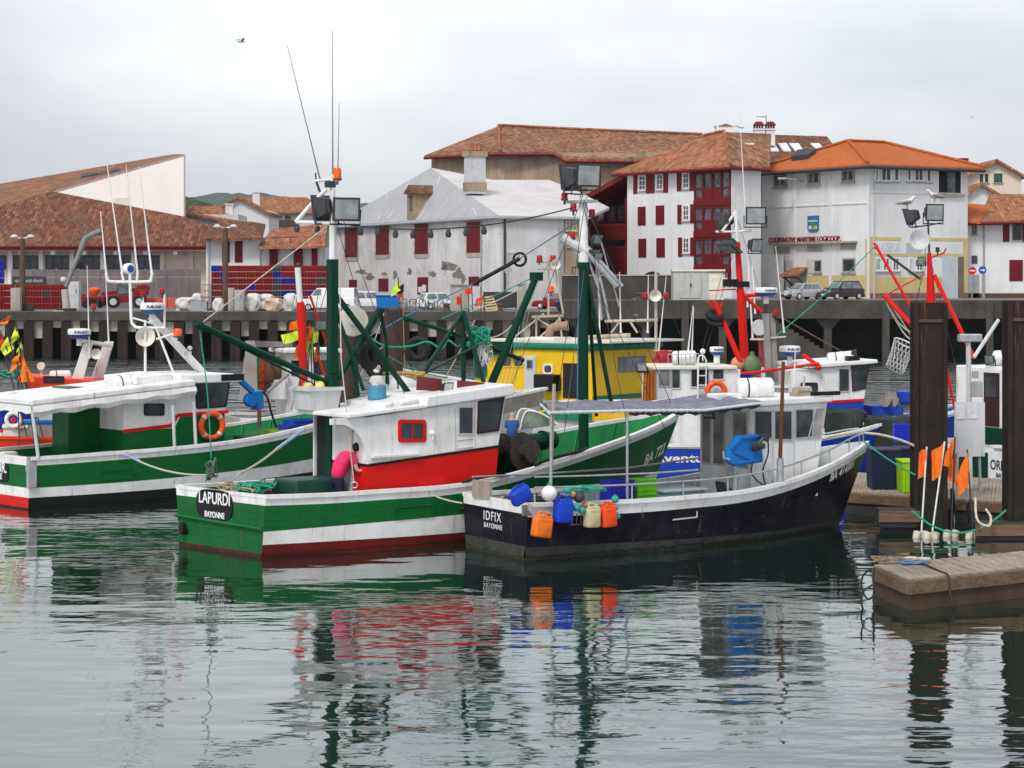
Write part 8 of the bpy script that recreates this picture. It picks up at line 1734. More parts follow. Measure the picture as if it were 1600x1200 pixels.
# jerrycans and floats on the navy boat's quarter
JG='jerrycans hanging on the navy boat'
def jerrycan(px,py,w,h,tilt,mat,label,yl=-1.93,top=True):
    p=ID.M@ID.oy(px,py,yl); s=p.y/FPX; t=thing('jerrycan',label,'jerrycan',p,R(33),JG); t.rotation_euler=(0,R(tilt),R(33)); w=w*s; h=h*s; d=.24
    m=MB(); m.hexa([(-w/2,-d/2,-h/2),(w/2,-d/2,-h/2),(w/2,d/2,-h/2),(-w/2,d/2,-h/2)],[(-w/2,-d/2,h*.36),(w/2,-d/2,h*.36),(w/2,d/2,h*.36),(-w/2,d/2,h*.36)]); m.build('body',mat,t,bevel=.05,smooth=50)
    m=MB(); m.hexa([(-w*.42,-d*.42,h*.36),(w*.42,-d*.42,h*.36),(w*.42,d*.42,h*.36),(-w*.42,d*.42,h*.36)],[(-w*.3,-d*.3,h*.42),(w*.42,-d*.3,h*.42),(w*.42,d*.3,h*.42),(-w*.3,d*.3,h*.42)]); m.tube(smooth_curve([(-w*.3,0,h*.40),(-w*.28,0,h*.53),(w*.1,0,h*.53),(w*.15,0,h*.40)],3),.028,6); m.build('handle',mat,t)
    m=MB(); m.lathe([(.04,h*.4),(.045,h*.5),(.03,h*.52)],(w*.32,0,0),n=10); m.build('cap',mat if mat is not buoy_o else plain('red cap',(.5,.02,.01)),t); m=MB(); m.box(-w*.34,w*.34,-d/2-.008,-d/2+.02,-h*.36,-h*.33); m.box(-w*.34,w*.34,-d/2-.008,-d/2+.02,h*.2,h*.23); m.box(-.012,.012,-d/2-.008,-d/2+.02,-h*.32,h*.19); m.build('rib',mat,t); return t
jblue=plain('bright blue jerrycan plastic',(.008,.05,.50),.45); jor2=plain('orange red jerrycan plastic',(.82,.075,.008),.45); jcr=plain('faded cream jerrycan plastic',(.52,.47,.27),.6)
jerrycan(813,773,34,27,-24,jblue,'bright blue jerrycan lying tilted on the stern quarter rail',-1.75); jerrycan(847,821,32,37,9,buoy_o,'orange jerrycan hanging lowest at the stern quarter'); jerrycan(880,797,31,40,4,jblue,'bright blue jerrycan hanging upright beside the white buoy'); jerrycan(925,806,25,36,2,jcr,'faded cream jerrycan between the blue and the red orange ones'); jerrycan(950,805,26,37,-3,jor2,'red orange jerrycan at the right of the hanging row')
def float_ball(px,py,r,mat,label,yl=-1.9,group='net floats hanging on the navy boat',name='net_float',cat='float'):
    p=ID.M@ID.oy(px,py,yl); rr=r*p.y/FPX; t=thing(name,label,cat,p,0,group); m=MB(); m.ball((0,0,0),rr,16); m.build('ball',mat,t,smooth=True); m=MB(); m.torus((0,0,rr*1.05),rr*.22,rr*.09,(0,1,0),12,5); m.build('eye',rope_g,t)
teal=plain('teal float plastic',(.03,.30,.26),.5); float_ball(858,771,12.5,plain('white buoy vinyl',(.75,.74,.72),.4),'white buoy hanging between two bright blue jerrycans',-1.95,None,'buoy','buoy')
for px,py,r,lb in ((886,766,6,'teal net float above the upright blue jerrycan'),(901,793,6.2,'teal net float right of the upright blue jerrycan'),(909,797,6.2,'teal net float touching the cream jerrycan'),(961,780,6.2,'teal net float at the upper right of the red orange jerrycan'),(962,793,4.2,'small teal net float halfway down the red orange jerrycan'),(965,807,4.6,'small teal net float at the lower right of the red orange jerrycan')): float_ball(px,py,r,teal,lb)
float_ball(905,777,9,plain('dark grey buoy',(.05,.045,.05),.5),'dark grey buoy above the teal floats'); float_ball(895,772,5,plain('brown float',(.35,.24,.15),.6),'small brown float above the dark grey buoy'); float_ball(914,788,4.5,plain('salmon float',(.62,.2,.1),.6),'small salmon float behind the cream jerrycan')
def tangle(name,label,cat,c,ext,n,r,mat,seed,group=None,k=3):
    random.seed(seed); m=MB(); p=V(); pts=[]
    for i in range(n): pts.append(V((random.uniform(-1,1)*ext[0],random.uniform(-1,1)*ext[1],random.uniform(-1,1)*ext[2])))
    m.tube(smooth_curve(pts,k+1),r,5); o=m.build(name,mat); o.location=c; return tag(o,label,cat,group)
Pw=lambda bt,px,py,y: bt.M@bt.oy(px,py,y)
tangle('rope_tangle','teal rope knotted along the rail above the hanging jerrycans','rope',Pw(ID,918,764,-1.75),(.42,.22,.07),46,.012,rope_g,2)
# boxes on the navy boat's deck
for kd,mat,px,n,h,nm in (('db',plain('royal blue box plastic',(.010,.018,.30),.5),964,9,.118,'royal blue'),('dg',plain('leaf green box plastic',(.10,.40,.012),.5),1003,9,.118,'leaf green')):
    p0=ID.M@ID.oy(px,786,-1.0)
    for k in range(n): fish_box(kd,mat,V((p0.x,p0.y,.62+.115*k)),'%s fish box, %s from the bottom of its stack on the navy boat' % (nm,ORD[k]),'%s fish boxes'%nm,R(33),.66 if kd=='db' else .52,.45,.12)
p=ID.M@ID.oy(1053,782,-.55); t=thing('insulated_tub','pale grey tub with a loose lid on the deck of the navy boat','tub',V((p.x,p.y,.605)),R(33)); m=MB(); m.hexa([(-.55,-.4,0),(.55,-.4,0),(.55,.4,0),(-.55,.4,0)],[(-.62,-.46,.66),(.62,-.46,.66),(.62,.46,.66),(-.62,.46,.66)]); gt=paint('pale blue grey plastic',(.33,.42,.45),.5,(.2,.2,.18),.4); m.build('body',gt,t,bevel=.04); m=MB(); m.box(-.66,.66,-.5,.5,.663,.73); m.build('lid',gt,t,bevel=.02); m=MB(); m.tube([(-.1,-.5,.68),(-.1,-.52,.3)],.02,5); m.build('strap',rubber,t)
p=ID.M@ID.oy(1142,765,-.95); t=thing('plastic_chair','dark plastic chair beside the bright blue hauler','chair',V((p.x,p.y,.605)),R(120))
m=MB(); m.box(-.22,.22,-.22,.22,.40,.44); m.build('seat',dgrey,t,bevel=.01); m=MB(); m.hexa([(-.22,.2,.44),(.22,.2,.44),(.22,.23,.44),(-.22,.23,.44)],[(-.2,.3,.85),(.2,.3,.85),(.2,.33,.85),(-.2,.33,.85)]); m.build('backrest',dgrey,t)
for x in (-1,1):
    for y in (-1,1): m=MB(); m.bar((x*.2,y*.19,0),(x*.19,y*.18,.41),.035,.035); m.build('leg',dgrey,t)
    m=MB(); m.tube(smooth_curve([(x*.24,-.2,.42),(x*.25,-.2,.62),(x*.25,.1,.64),(x*.23,.24,.62)],3),.02,5); m.build('armrest',dgrey,t)
tangle('rope_heap','teal and cream rope heaped on the bow of the navy boat','rope',ID.M@V((9.3,-.1,1.45)),(.55,.5,.12),44,.022,rope_g,9); tangle('rope_coil','cream rope coil lying behind the teal rope on the navy bow','rope',ID.M@V((9.0,.3,1.35)),(.4,.3,.1),24,.02,rope_w,10)
# gear on the green boat with the red wheelhouse
p=LP.M@LP.near(495,632,(2.75,.12,0)); t=thing('white_tub','white fish tub full of yellow floats on the aft cabin roof','tub',p-V((0,0,.26)),R(36)); zr0=(LP.M@V((0,0,zr))).z
t.location.z=zr0+.09; h=.56; m=MB(); m.hexa([(-.4,-.36,0),(.4,-.36,0),(.4,.36,0),(-.4,.36,0)],[(-.46,-.42,h),(.46,-.42,h),(.46,.42,h),(-.46,.42,h)]); m.build('body',lgrey,t,bevel=.03); m=MB(); m.box(-.5,.5,-.46,-.40,h-.08,h+.003); m.box(-.5,.5,.40,.46,h-.08,h+.003); m.box(-.5,-.44,-.4,.4,h-.08,h+.003); m.box(.44,.5,-.4,.4,h-.08,h+.003); m.build('rim',lgrey,t)
tb=t.location
for k,(x,y,mt,lb) in enumerate(((-.25,0,plain('pale yellow float',(.62,.52,.22),.6),'leftmost pale yellow float in the white roof tub'),(0.02,-.1,plain('pale yellow float 2',(.70,.62,.2),.6),'middle yellow float in the white roof tub'),(.27,.05,plain('cream float',(.62,.58,.42),.6),'rightmost cream float in the white roof tub'))):
    q_=V(tb)+Mx.Rotation(R(36),3,'Z')@V((x,y,h+.02)); o=MB().ball((0,0,0),.13,12).build('net_float',mt,None,smooth=True); o.location=q_; tag(o,lb,'float','floats in the roof tub')
t=thing('blue_barrel','sky blue barrel with a white bag on top on the cabin roof','barrel',LP.M@V((4.0,-.55,zr+.09)),0); m=MB(); m.lathe([(.20,0),(.22,.05),(.22,.25),(.235,.27),(.235,.31),(.22,.33),(.215,.55),(.16,.6)],n=18); m.build('drum',paint('sky blue barrel',(.06,.24,.38),.5,(.05,.1,.14),.5),t,smooth=40); m=blob((0,0,.68),.18,.18,.14,2,12,6); m.build('white_bag',sackm,t,smooth=True)
canm=canister(LP,LP.near(598,603,(5.6,.3,0)),LP.near(652,600,(6.7,.3,0)),.26)
tangle('rope_coil','yellow brown rope coiled on top of the white liferaft canister','rope',LP.M@(LP.near(630,586,(6.2,.3,0))),(.55,.16,.07),50,.03,plain('yellow brown rope',(.42,.30,.10),.9,0,.4,20),15)
t=thing('insulated_box','large dark green insulated box on the aft deck beside the man','box',LP.M@(lambda q_: V((q_.x,q_.y,.63)))(LP.oy(488,760,-.15)),R(36)); m=MB(); m.hexa([(-.72,-.5,0),(.72,-.5,0),(.72,.5,0),(-.72,.5,0)],[(-.78,-.55,.62),(.78,-.55,.62),(.78,.55,.62),(-.78,.55,.62)]); dgp=plain('dark green plastic',(.006,.05,.035),.45); m.build('body',dgp,t,bevel=.05); m=MB(); m.hexa([(-.82,-.6,.623),(.82,-.6,.623),(.82,.6,.623),(-.82,.6,.623)],[(-.76,-.53,.98),(.76,-.53,.98),(.76,.53,.98),(-.76,.53,.98)]); m.build('lid',dgp,t,bevel=.06)
tangle('rope_heap','heap of tan and green ropes on the stern of the green boat','rope',LP.M@V((.75,.5,1.35)),(.5,1.2,.14),90,.028,plain('tan rope',(.36,.29,.20),.9,0,.4,20),18); tangle('rope_heap','teal rope tangle over the tan rope heap at the stern','rope',LP.M@V((1.0,.1,1.45)),(.5,.9,.12),50,.018,rope_g,19)
m=MB(); m.box(-.6,.6,-.04,.04,0,.07); 
def rope(label,pts,r,mat,name='mooring_rope',cat='rope',group=None,n=6,sm=True):
    P=[V(p) for p in pts]; b=P[0].copy(); m=MB(); m.tube(smooth_curve([p-b for p in P],n) if sm and len(P)>2 else [p-b for p in P],r,6); o=m.build(name,mat); o.location=b; return tag(o,label,cat,group)
def rope2(label,a,Ya,b,Yb,sg,r,mat,name='mooring_rope',group=None): return rope(label,sag(W(*a,Ya),W(*b,Yb),sg),r,mat,name,'rope',group,sm=False)
t=LP.M@LP.near(311,508,(-1.4,.9,0))
rope('pale line from the derrick tip up to the first mast',[t,LP.M@pm(511,353)],.014,rope_w,'rigging_line','rigging line'); rope('green lines hanging from the derrick tip to the net bundle',[t,t.lerp(W(330,716,t.y+.2),.5)+V((.05,0,0)),W(330,716,t.y+.2)],.016,rope_g,'rigging_line','rigging line')
tangle('net_bundle','grey green net bundle hanging at the stern from the derrick lines','net',W(330,733,t.y+.2),(.14,.14,.28),60,.016,plain('grey green net',(.10,.16,.12),.9,0,.4,20),23)
rope2('pale mooring rope from the left green boat across to the stern ropes',(218,721),60.6,(330,742),52.4,.12,.026,rope_w); rope2('blue sleeved end of the mooring rope on the left green boat',(150,708),62.8,(219,721.3),60.6,-.12,.04,plain('pale blue sleeve',(.30,.36,.60),.6))
rope2('pale mooring rope slanting up from the stern rope heap',(372,741),53.3,(432,702),57.5,.05,.03,rope_w); rope2('pale blue sleeve on the slanting mooring rope',(432,702),57.5,(476,670),62,.0,.045,plain('pale blue sleeve 2',(.33,.42,.62),.6))
rope('white hoist line hanging in front of the man to a hook',[LP.M@pm(531,440),Pw(LP,533,560,-1.0),Pw(LP,553,755,-1.5)],.014,rope_w,'hoist_line','rigging line',sm=False)
p=Pw(LP,554,758,-1.5); o=MB().torus((0,0,0),.07,.018,(0,1,0),14,6).build('lifting_hook',steel); o.location=p; tag(o,'small steel hook at the end of the white hoist line','hook')
rope('black hose hanging over the white band into the water',[LP.M@(LP.SX(5.3,.82)+V((0,-.06,0))),LP.M@(LP.SX(5.65,.86)+V((0,-.14,0))),LP.M@(LP.SX(6.05,.5)+V((0,-.2,0))),LP.M@(LP.SX(6.15,.15)+V((0,-.2,0))),LP.M@(LP.SX(6.05,-.3)+V((0,-.2,0)))],.045,rubber,'hose','hose')
rope('black rope bent over the gunwale below the wheelhouse',[LP.M@(LP.P(.40,LP.zs(.4)+.06,-1)),LP.M@(LP.P(.45,LP.zs(.45)+.12,-1)+V((0,-.03,0))),LP.M@(LP.P(.5,LP.zs(.5)+.05,-1)+V((0,-.1,-.02)))],.035,rubber,'mooring_rope','rope'); rope2('pale mooring rope joining the green boat to the navy stern',(672,772),52.0,(722,786),51.2,.03,.02,rope_w)
rope('black rope lying over the gunwale near the winch',[LP.M@(LP.P(.56,LP.zs(.56)+.1,-1)),LP.M@(LP.P(.6,LP.zs(.6)+.14,-1)),LP.M@(LP.P(.66,LP.zs(.66)+.1,-1)),LP.M@(LP.P(.7,LP.zs(.7)+.05,-1)+V((0,.2,0)))],.045,rubber,'mooring_rope','rope')
# string of lamps between the masts
A,B=LP.M@pm(527,349),LP.M@p2(897,324); q_=thing('lamp_string','dark cable of lamps slung between the two green masts','lamp string',A); pts=[p-A for p in sag(A,B,.30,40)]; m=MB(); m.tube(pts,.018,6); m.build('cable',blackp,q_)
for i in range(4,27,3):
    p=pts[i]; m=MB(); m.lathe([(.05,-.22),(.075,-.14),(.05,-.06),(.03,-.0)],p,n=10); b_=m.build('bulb',dgrey,q_,smooth=True)
p1_,p2_,p3_=W(632,495,57),W(745,441,57.3),W(812,404,57.5)
rope('blue line rising from the green gallows to the second mast',[W(560,535,56),p1_,p2_,p3_,LP.M@p2(906,344)],.016,rope_b,'rigging_line','rigging line',sm=False); rope('thick black spring in the blue rigging line',[p2_.lerp(p1_,.05),p2_.lerp(p3_,.5),p3_],.06,rubber,'spring','spring'); o=MB().torus((0,0,0),.17,.035,(.2,1,0),18,6).build('rigging_ring',blackp); o.location=p3_-V((0,0,.02)); tag(o,'black ring at the upper end of the thick spring','ring')
rope2('thin green line from the boom top towards the tripod frame',(836,432),57,(690,498),57.2,.02,.016,rope_g,'rigging_line'); rope2('second thin green line under the boom top line',(832,440),57,(735,487),57.2,.05,.016,rope_w,'rigging_line'); rope2('pale rope drooping under the boom to the tripod',(826,470),57,(742,520),57.0,.45,.018,rope_w,'rigging_line')
for k in range(5): rope2('thin grey hoist wire %s from the left below the boom' % ORD[k],(836-k*4,438),57+.1*k,(796-k*7,640),57.5,.02,.008,steel,'hoist_wire','hoist wires below the boom')
tangle('net_bundle','teal netting bundle tied at the tripod frame','net',W(752,524,55.5),(.28,.2,.22),70,.018,rope_g,33); tangle('net_bundle','pale netting hanging below the teal bundle','net',W(756,552,55.6),(.2,.15,.38),70,.012,plain('pale net',(.5,.48,.4),.9),34)
rope('teal rope festooned from the gallows to the tripod',[W(560,515,55.5),W(600,540,55.5),W(640,541,55.5),W(668,534,55.5),W(690,545,55.5),W(700,532,55.5),W(716,541,55.5),W(726,530,55.5)],.03,rope_g,'rope_line','rope'); rope2('teal rope sagging from the hauler to the right',(606,556),55.5,(700,590),56,.1,.016,rope_g,'rope_line')
rope2('pale rope looping behind the gallows',(596,488),55.8,(607,560),55.8,.0,.02,rope_w,'rope_line'); rope2('pale rope crossing the gallows to the hauler',(558,560),55.4,(604,538),55.6,.05,.02,rope_w,'rope_line')
rope2('thin teal line from the red derrick mast down to the grey gallows post',(1368,384),76.4,(1206,530),74.8,.1,.018,rope_g,'rigging_line'); rope2('teal mooring rope from the navy bow to the tall dark pile',(1350,690),56.2,(1430,742),55.3,.05,.022,rope_g); rope2('grey mooring pole line from the navy bow to the pile above the teal rope',(1285,686),57,(1432,698),56,-.25,.035,rope_w)
rope2('teal rope drooping along the pontoon behind the marker flags',(1425,798),53.3,(1572,797),53.1,.55,.025,rope_g); rope('tan rope loop on the right fender beam',[W(1524,778,53.4),W(1527,812,52.9),W(1545,822,52.8),W(1548,808,52.9),W(1540,795,53)],.03,rope_w)
# ropes on the near pontoon
pc=onz(1415,884,.6); tangle('rope_coil','brown rope coil on the end of the near pontoon','rope',pc+V((-.25,.5,.06)),(.35,.3,.05),40,.025,plain('brown rope',(.22,.16,.11),.9,0,.4,20),41); tangle('rope_coil','pale blue rope coil on the near pontoon','rope',pc+V((.15,.15,.05)),(.32,.14,.035),30,.018,rope_b,42)
o=MB().torus((0,0,0),.15,.04,(.1,.3,1),18,7).torus((.22,.05,.0),.13,.04,(0,.1,1),18,7).build('rope_coil',rope_w,None,smooth=True); o.location=pc+V((.2,.35,.08)); tag(o,'thick cream rope coil between the brown and pale blue coils','rope')
rope('dark rope hanging down the side of the near pontoon',[pc+V((.3,.2,.05)),onz(1470,893,.62),onz(1480,897,.62)+V((0,-.12,-.02)),W(1483,925,41.9)+V((0,-.1,0)),W(1489,948,41.8)+V((0,-.1,0)),W(1492,952,41.8)],.02,rope_d)
for k,(py,lb) in enumerate(((912,'upper black rope loop hanging at the pontoon end'),(938,'lower black rope loop hanging at the pontoon end'))):
    o=MB().tube(smooth_curve([(.06,0,.3),(-.12,.0,.15),(-.14,.0,-.1),(-.02,.02,-.3),(.1,.03,-.2),(.08,.0,.02),(.1,0,.3)],5),.02,6).build('rope_loop',rope_d); o.location=W(1358,py,41.9); tag(o,lb,'rope','black rope loops')
# gear on the left green boat
t=thing('life_ring','orange life ring with pale bands hanging on the green wheelhouse','life ring',GA.M@GA.oy(331,665,-yw-.14),R(38)); m=MB(); m.torus((0,0,0),.36,.085,(0,1,0),36,12); m.build('ring',plain('orange life ring vinyl',(.80,.085,.012),.5),t,smooth=True)
for k in range(4): a=R(45+90*k); m=MB(); m.torus((0,0,0),.36,.089,(0,1,0),3,12,a-.12,a+.12); m.build('band',lgrey,t,smooth=True)
p=Pw(GA,70,703,-.6); t=thing('red_hold_cover','red tarpaulin covered box on the aft deck under the canopy','box',V((p.x,p.y,.62)),R(38)); m=MB(); m.box(-.75,.75,-.45,.45,0,.72); m.build('cover',red,t,bevel=.06); m=MB(); m.box(-.4,-.36,-.46,.46,.1,.725); m.build('strap',paint('dull red strap',(.25,.02,.02)),t)
p=GA.M@GA.ox(17,705,.9); t=thing('wedge_fender','cream triangular fender with rusty centre at the stern of the left boat','fender',V((p.x,p.y,.62)),R(38)); m=MB(); m.prism([(-.5,0,0),(.45,0,0),(.22,0,.78),(-.22,0,.78)],(0,.3,0)); m.build('body',cream,t,bevel=.05); m=MB(); m.lathe([(.1,0),(.1,.02)],(0,-.002,.3),(0,-1,0),10); m.build('boss',rust,t)
for px,py,mt,lb,s in ((470,660,blue,'bright blue crate on the bow of the left green boat',1),(458,668,plain('bright blue lid',(.02,.03,.45)),'bright blue lid lying on the lime crate',.8),(438,676,lime_pl,'lime green crate on the bow of the left green boat',1.1)):
    q_=GA.M@GA.oy(px,py+7,-.75); t=thing('fish_crate',lb,'crate',V((q_.x,q_.y,q_.z)),R(40),'crates on the left green bow'); m=MB(); w,d,h=.45*s,.3,.24; m.box(-w,w,-d,d,0,.03); m.box(-w,w,-d,-d+.03,.03,h); m.box(-w,w,d-.03,d,.03,h); m.box(-w,-w+.03,-d+.03,d-.03,.03,h); m.box(w-.03,w,-d+.03,d-.03,.03,h); m.build('body',mt,t); m=MB(); m.box(-w-.02,w+.02,-d-.025,-d,h-.05,h); m.build('rim',mt,t)
for px,py,w,lb in ((375,680,.6,'beige steel bin on the foredeck of the left green boat'),(404,664,.5,'second beige bin behind the bright blue pot hauler')):
    p=Pw(GA,px,py+14,-.5); t=thing('steel_bin',lb,'bin',V((p.x,p.y,.62)),R(38),'beige bins'); m=MB(); m.hexa([(-w*.9,-.35,0),(w*.9,-.35,0),(w*.9,.35,0),(-w*.9,.35,0)],[(-w,-.4,.75),(w,-.4,.75),(w,.4,.75),(-w,.4,.75)]); m.build('body',bs_,t,bevel=.02); m=MB(); m.box(-w-.03,w+.03,-.44,.44,.752,.8); m.build('lid',bs_,t)
P_=[GA.oy(px,py,-.75) for px,py in ((470,667),(438,683))]; m=MB(); m.prism([V((P_[1].x-.7,-1.15,.61)),V((P_[0].x+.6,-1.0,.61)),V((P_[0].x+.6,-1.0,P_[0].z-.02)),V((P_[1].x-.7,-1.15,P_[1].z-.02))],(0,2.0,0)); GA.pt('raised_foredeck',m,paint('green deck',()))
# gear seen under the canopy, on the orange red boat
for px,py,w,h,mt,lb in ((72,668,.95,.85,bs_,'beige fish bin with a blue cover on the orange boat deck'),(120,668,.6,.8,grey,'grey steel box on the orange boat deck'),(24,668,.4,.7,cream,'cream box at the left end of the orange boat deck'),(150,664,.45,.75,lgrey,'pale box beside the companionway on the orange boat deck')):
    p=Pw(OR,px,690,-.9); t=thing('deck_bin',lb,'bin',V((p.x,p.y,.52)),R(12),'bins on the orange boat'); m=MB(); m.box(-w,w,-.4,.4,0,h); m.build('body',mt,t,bevel=.03); m=MB(); m.box(-w-.04,w+.04,-.45,.45,h+.003,h+.12); m.build('cover',sky_blue if px==72 else mt,t,bevel=.03)
t=thing('life_ring','white life ring with a red centre under the left canopy','life ring',Pw(OR,21,656,-1.35),0); m=MB(); m.torus((0,0,0),.24,.075,(0,1,0),24,10); m.build('ring',white,t,smooth=True); m=MB(); m.lathe([(.1,0),(.1,.02)],(0,-.03,0),(0,-1,0),12); m.build('boss',red,t)
# life ring and boxes on the boats behind
t=thing('life_ring','orange life ring on the white wheelhouse beside the ladder','life ring',Pw(OC,1119,612,-1.35),R(9)); m=MB(); m.torus((0,0,0),.27,.085,(0,1,0),28,10,R(-20),R(200)); m.torus((0,0,0),.27,.08,(0,1,0),28,10,R(200),R(340)); m.build('ring',plastic_o,t,smooth=True); m=MB(); m.box(-.05,.05,-.12,-.0,-.62,.1); m.build('bracket',steel,t)
t=thing('blue_basket','deep blue fish basket on the roof behind the orange life ring','basket',BW.M@BW.near(1147,593,(1.6,-.6,0)),R(14)); t.location.z-=.2; m=MB(); m.box(-.5,.5,-.3,.3,0,.35); m.build('body',crate_blue,t,bevel=.02); m=MB(); m.box(-.54,.54,-.34,.34,.352,.4); m.build('rim',crate_blue,t)
for px,py,r,mt,lb in ((1153,570,.28,plain('salmon buoy',(.62,.25,.12),.6),'salmon pink buoy at the foot of the tall red mast'),(1175,572,.36,plain('moss green buoy',(.14,.20,.09),.7),'moss green buoy at the foot of the tall red mast')):
    t=thing('buoy',lb,'buoy',BW.M@BW.near(px,py,(1.9,-.3,0)),0,'buoys by the red mast'); m=MB(); m.ball((0,0,0),r,16,(.9,.9,1.05)); m.build('ball',mt,t,smooth=True); m=MB(); m.lathe([(.09,0),(.07,.12),(.03,.14)],(0,0,r),n=10); m.build('eye',mt,t)
t=thing('oilskin_bundle','bundle of red oilskins hanging by the signal mast behind the white roof','clothes',W(1036,562,70),0); m=blob((0,0,0),.26,.22,.30,4,14,8,.25,False); m.build('cloth',paint('red oilskin',(.36,.03,.03),.6,(.2,.02,.03),.6,4),t,smooth=True); m=MB(); m.tube([(-.3,0,.28),(.3,0,.28)],.02,5); m.tube([(0,0,-1.2),(0,0,.28)],.02,5); m.build('rail',steel,t)
t=thing('white_fender','long white fender lying by the exhaust of the yellow trawler','fender',W(833,490,86),0) if 0 else None
# extra gear that fills the decks between the masts
for k,(px,py,Y,r,mt,lb) in enumerate(((577,556,70,.30,rubber,'black tyre fender hanging behind the crossed green gallows'),(588,575,71,.26,rubber,'smaller black tyre fender low behind the green gallows'),(654,545,72,.32,rubber,'black tyre fender behind the teal festooned rope'))):
    o=MB().torus((0,0,0),r,.11,(.2,1,.1),22,9).build('tyre_fender',mt,None,smooth=True); o.location=W(px,py,Y); tag(o,lb,'tyre','tyre fenders among the rigging')
tangle('net_heap','green and tan net heaped on the foredeck behind the winch','net',LP.M@V((9.9,.6,1.05)),(.9,.6,.22),110,.022,plain('olive net',(.07,.13,.07),.9,0,.5,9),51)
tangle('rope_heap','loose teal ropes on the foredeck by the second mast','rope',LP.M@V((11.2,.1,1.0)),(.6,.5,.15),60,.02,rope_g,52)
tangle('rope_heap','tan rope flaked over the gunwale at the stern corner','rope',LP.M@V((1.5,.9,1.2)),(.8,.5,.16),60,.03,plain('tan rope',()),53)
tangle('net_heap','dark net piled on the stern behind the hanging jerrycans','net',ID.M@V((1.6,.5,.95)),(.9,.8,.28),120,.02,plain('dark net',(.03,.045,.04),.9,0,.5,9),54)
for k,(a,b) in enumerate((((560,595),(600,490)),((575,600),(662,520)),((690,600),(742,500)),((655,600),(604,480)))): rope2('dark tackle line %s from the left behind the wheelhouse roof' % ORD[k],a,56.5,b,56.2,.06,.014,rope_d if k%2 else rope_w,'tackle_line','tackle lines behind the roof')
# more standing rigging, each wire a part of its boat
def wire(bt,a,b,r=.009,mat=None): m=MB(); m.tube([a,b],r,5); bt.pt('stay_wire',m,mat or dgrey)
for a,b,y in (((521,300),(470,640),1.2),((521,300),(640,640),-1.5),((519,420),(455,640),1.5),((520,330),(600,600),1.4)): wire(LP,pm(*a),LP.near(b[0],b[1],(mx+(b[0]-520)/45,y,0)))
for a,b,y in (((912,312),(1058,652),0),((912,330),(860,700),1.7),((911,316),(985,690),-1.6),((914,410),(1040,672),-.4),((913,420),(880,690),-1.7),((911,305),(800,600),.3)): wire(LP,p2(*a),LP.near(b[0],b[1],(sx+(b[0]-912)/45,y,0)))
for a,b in (((1152,335),(1090,575)),((1151,338),(1225,575)),((1156,450),(1250,575)),((1150,380),(1100,560))): wire(BW,rp(*a),rp(*b))
for a,b in (((1452,400),(1390,600)),((1453,400),(1500,600)),((1451,360),(1420,560))): wire(BW,r2(*a),r2(*b))
for a,b in (((1025,430),(950,530)),((1026,430),(1062,522)),((1025,480),(990,560)),((932,420),(880,540))): wire(YT,g2(*a),g2(*b))
for a,b in (((857,410),(790,548)),((858,410),(905,545))): wire(YT,g1(*a),g1(*b))
for a,b in (((468,430),(430,600)),((468,430),(512,590))): wire(GG,fx2(*a),fx2(*b))
whip(ID,ID.near(1090,625,(6.2,.5,0)),ID.near(1092,560,(6.2,.5,0))); whip(ID,ID.near(1240,610,(8.2,.4,0)),ID.near(1243,540,(8.2,.4,0)))
# ---------------------------------------------------------------- people
def skinned(name,verts,edges,rad,mat,parent,sub=2,root=0):
    me=bpy.data.meshes.new(name); me.from_pydata([tuple(v) for v in verts],edges,[]); o=bpy.data.objects.new(name,me); COL.objects.link(o)
    md=o.modifiers.new('s','SKIN'); md.use_smooth_shade=True; sv=me.skin_vertices[0].data
    for i,r in enumerate(rad): sv[i].radius=(r,r) if not isinstance(r,tuple) else r; sv[i].use_root=(i==root)
    sb=o.modifiers.new('d','SUBSURF'); sb.levels=sub; sb.render_levels=sub
    nm=bpy.data.meshes.new_from_object(o.evaluated_get(bpy.context.evaluated_depsgraph_get())); bpy.data.objects.remove(o); nm.name=name
    nm.materials.clear(); nm.materials.append(mat); nm.polygons.foreach_set('use_smooth',[True]*len(nm.polygons)); c=bpy.data.objects.new(name,nm); COL.objects.link(c); c.parent=parent; return c
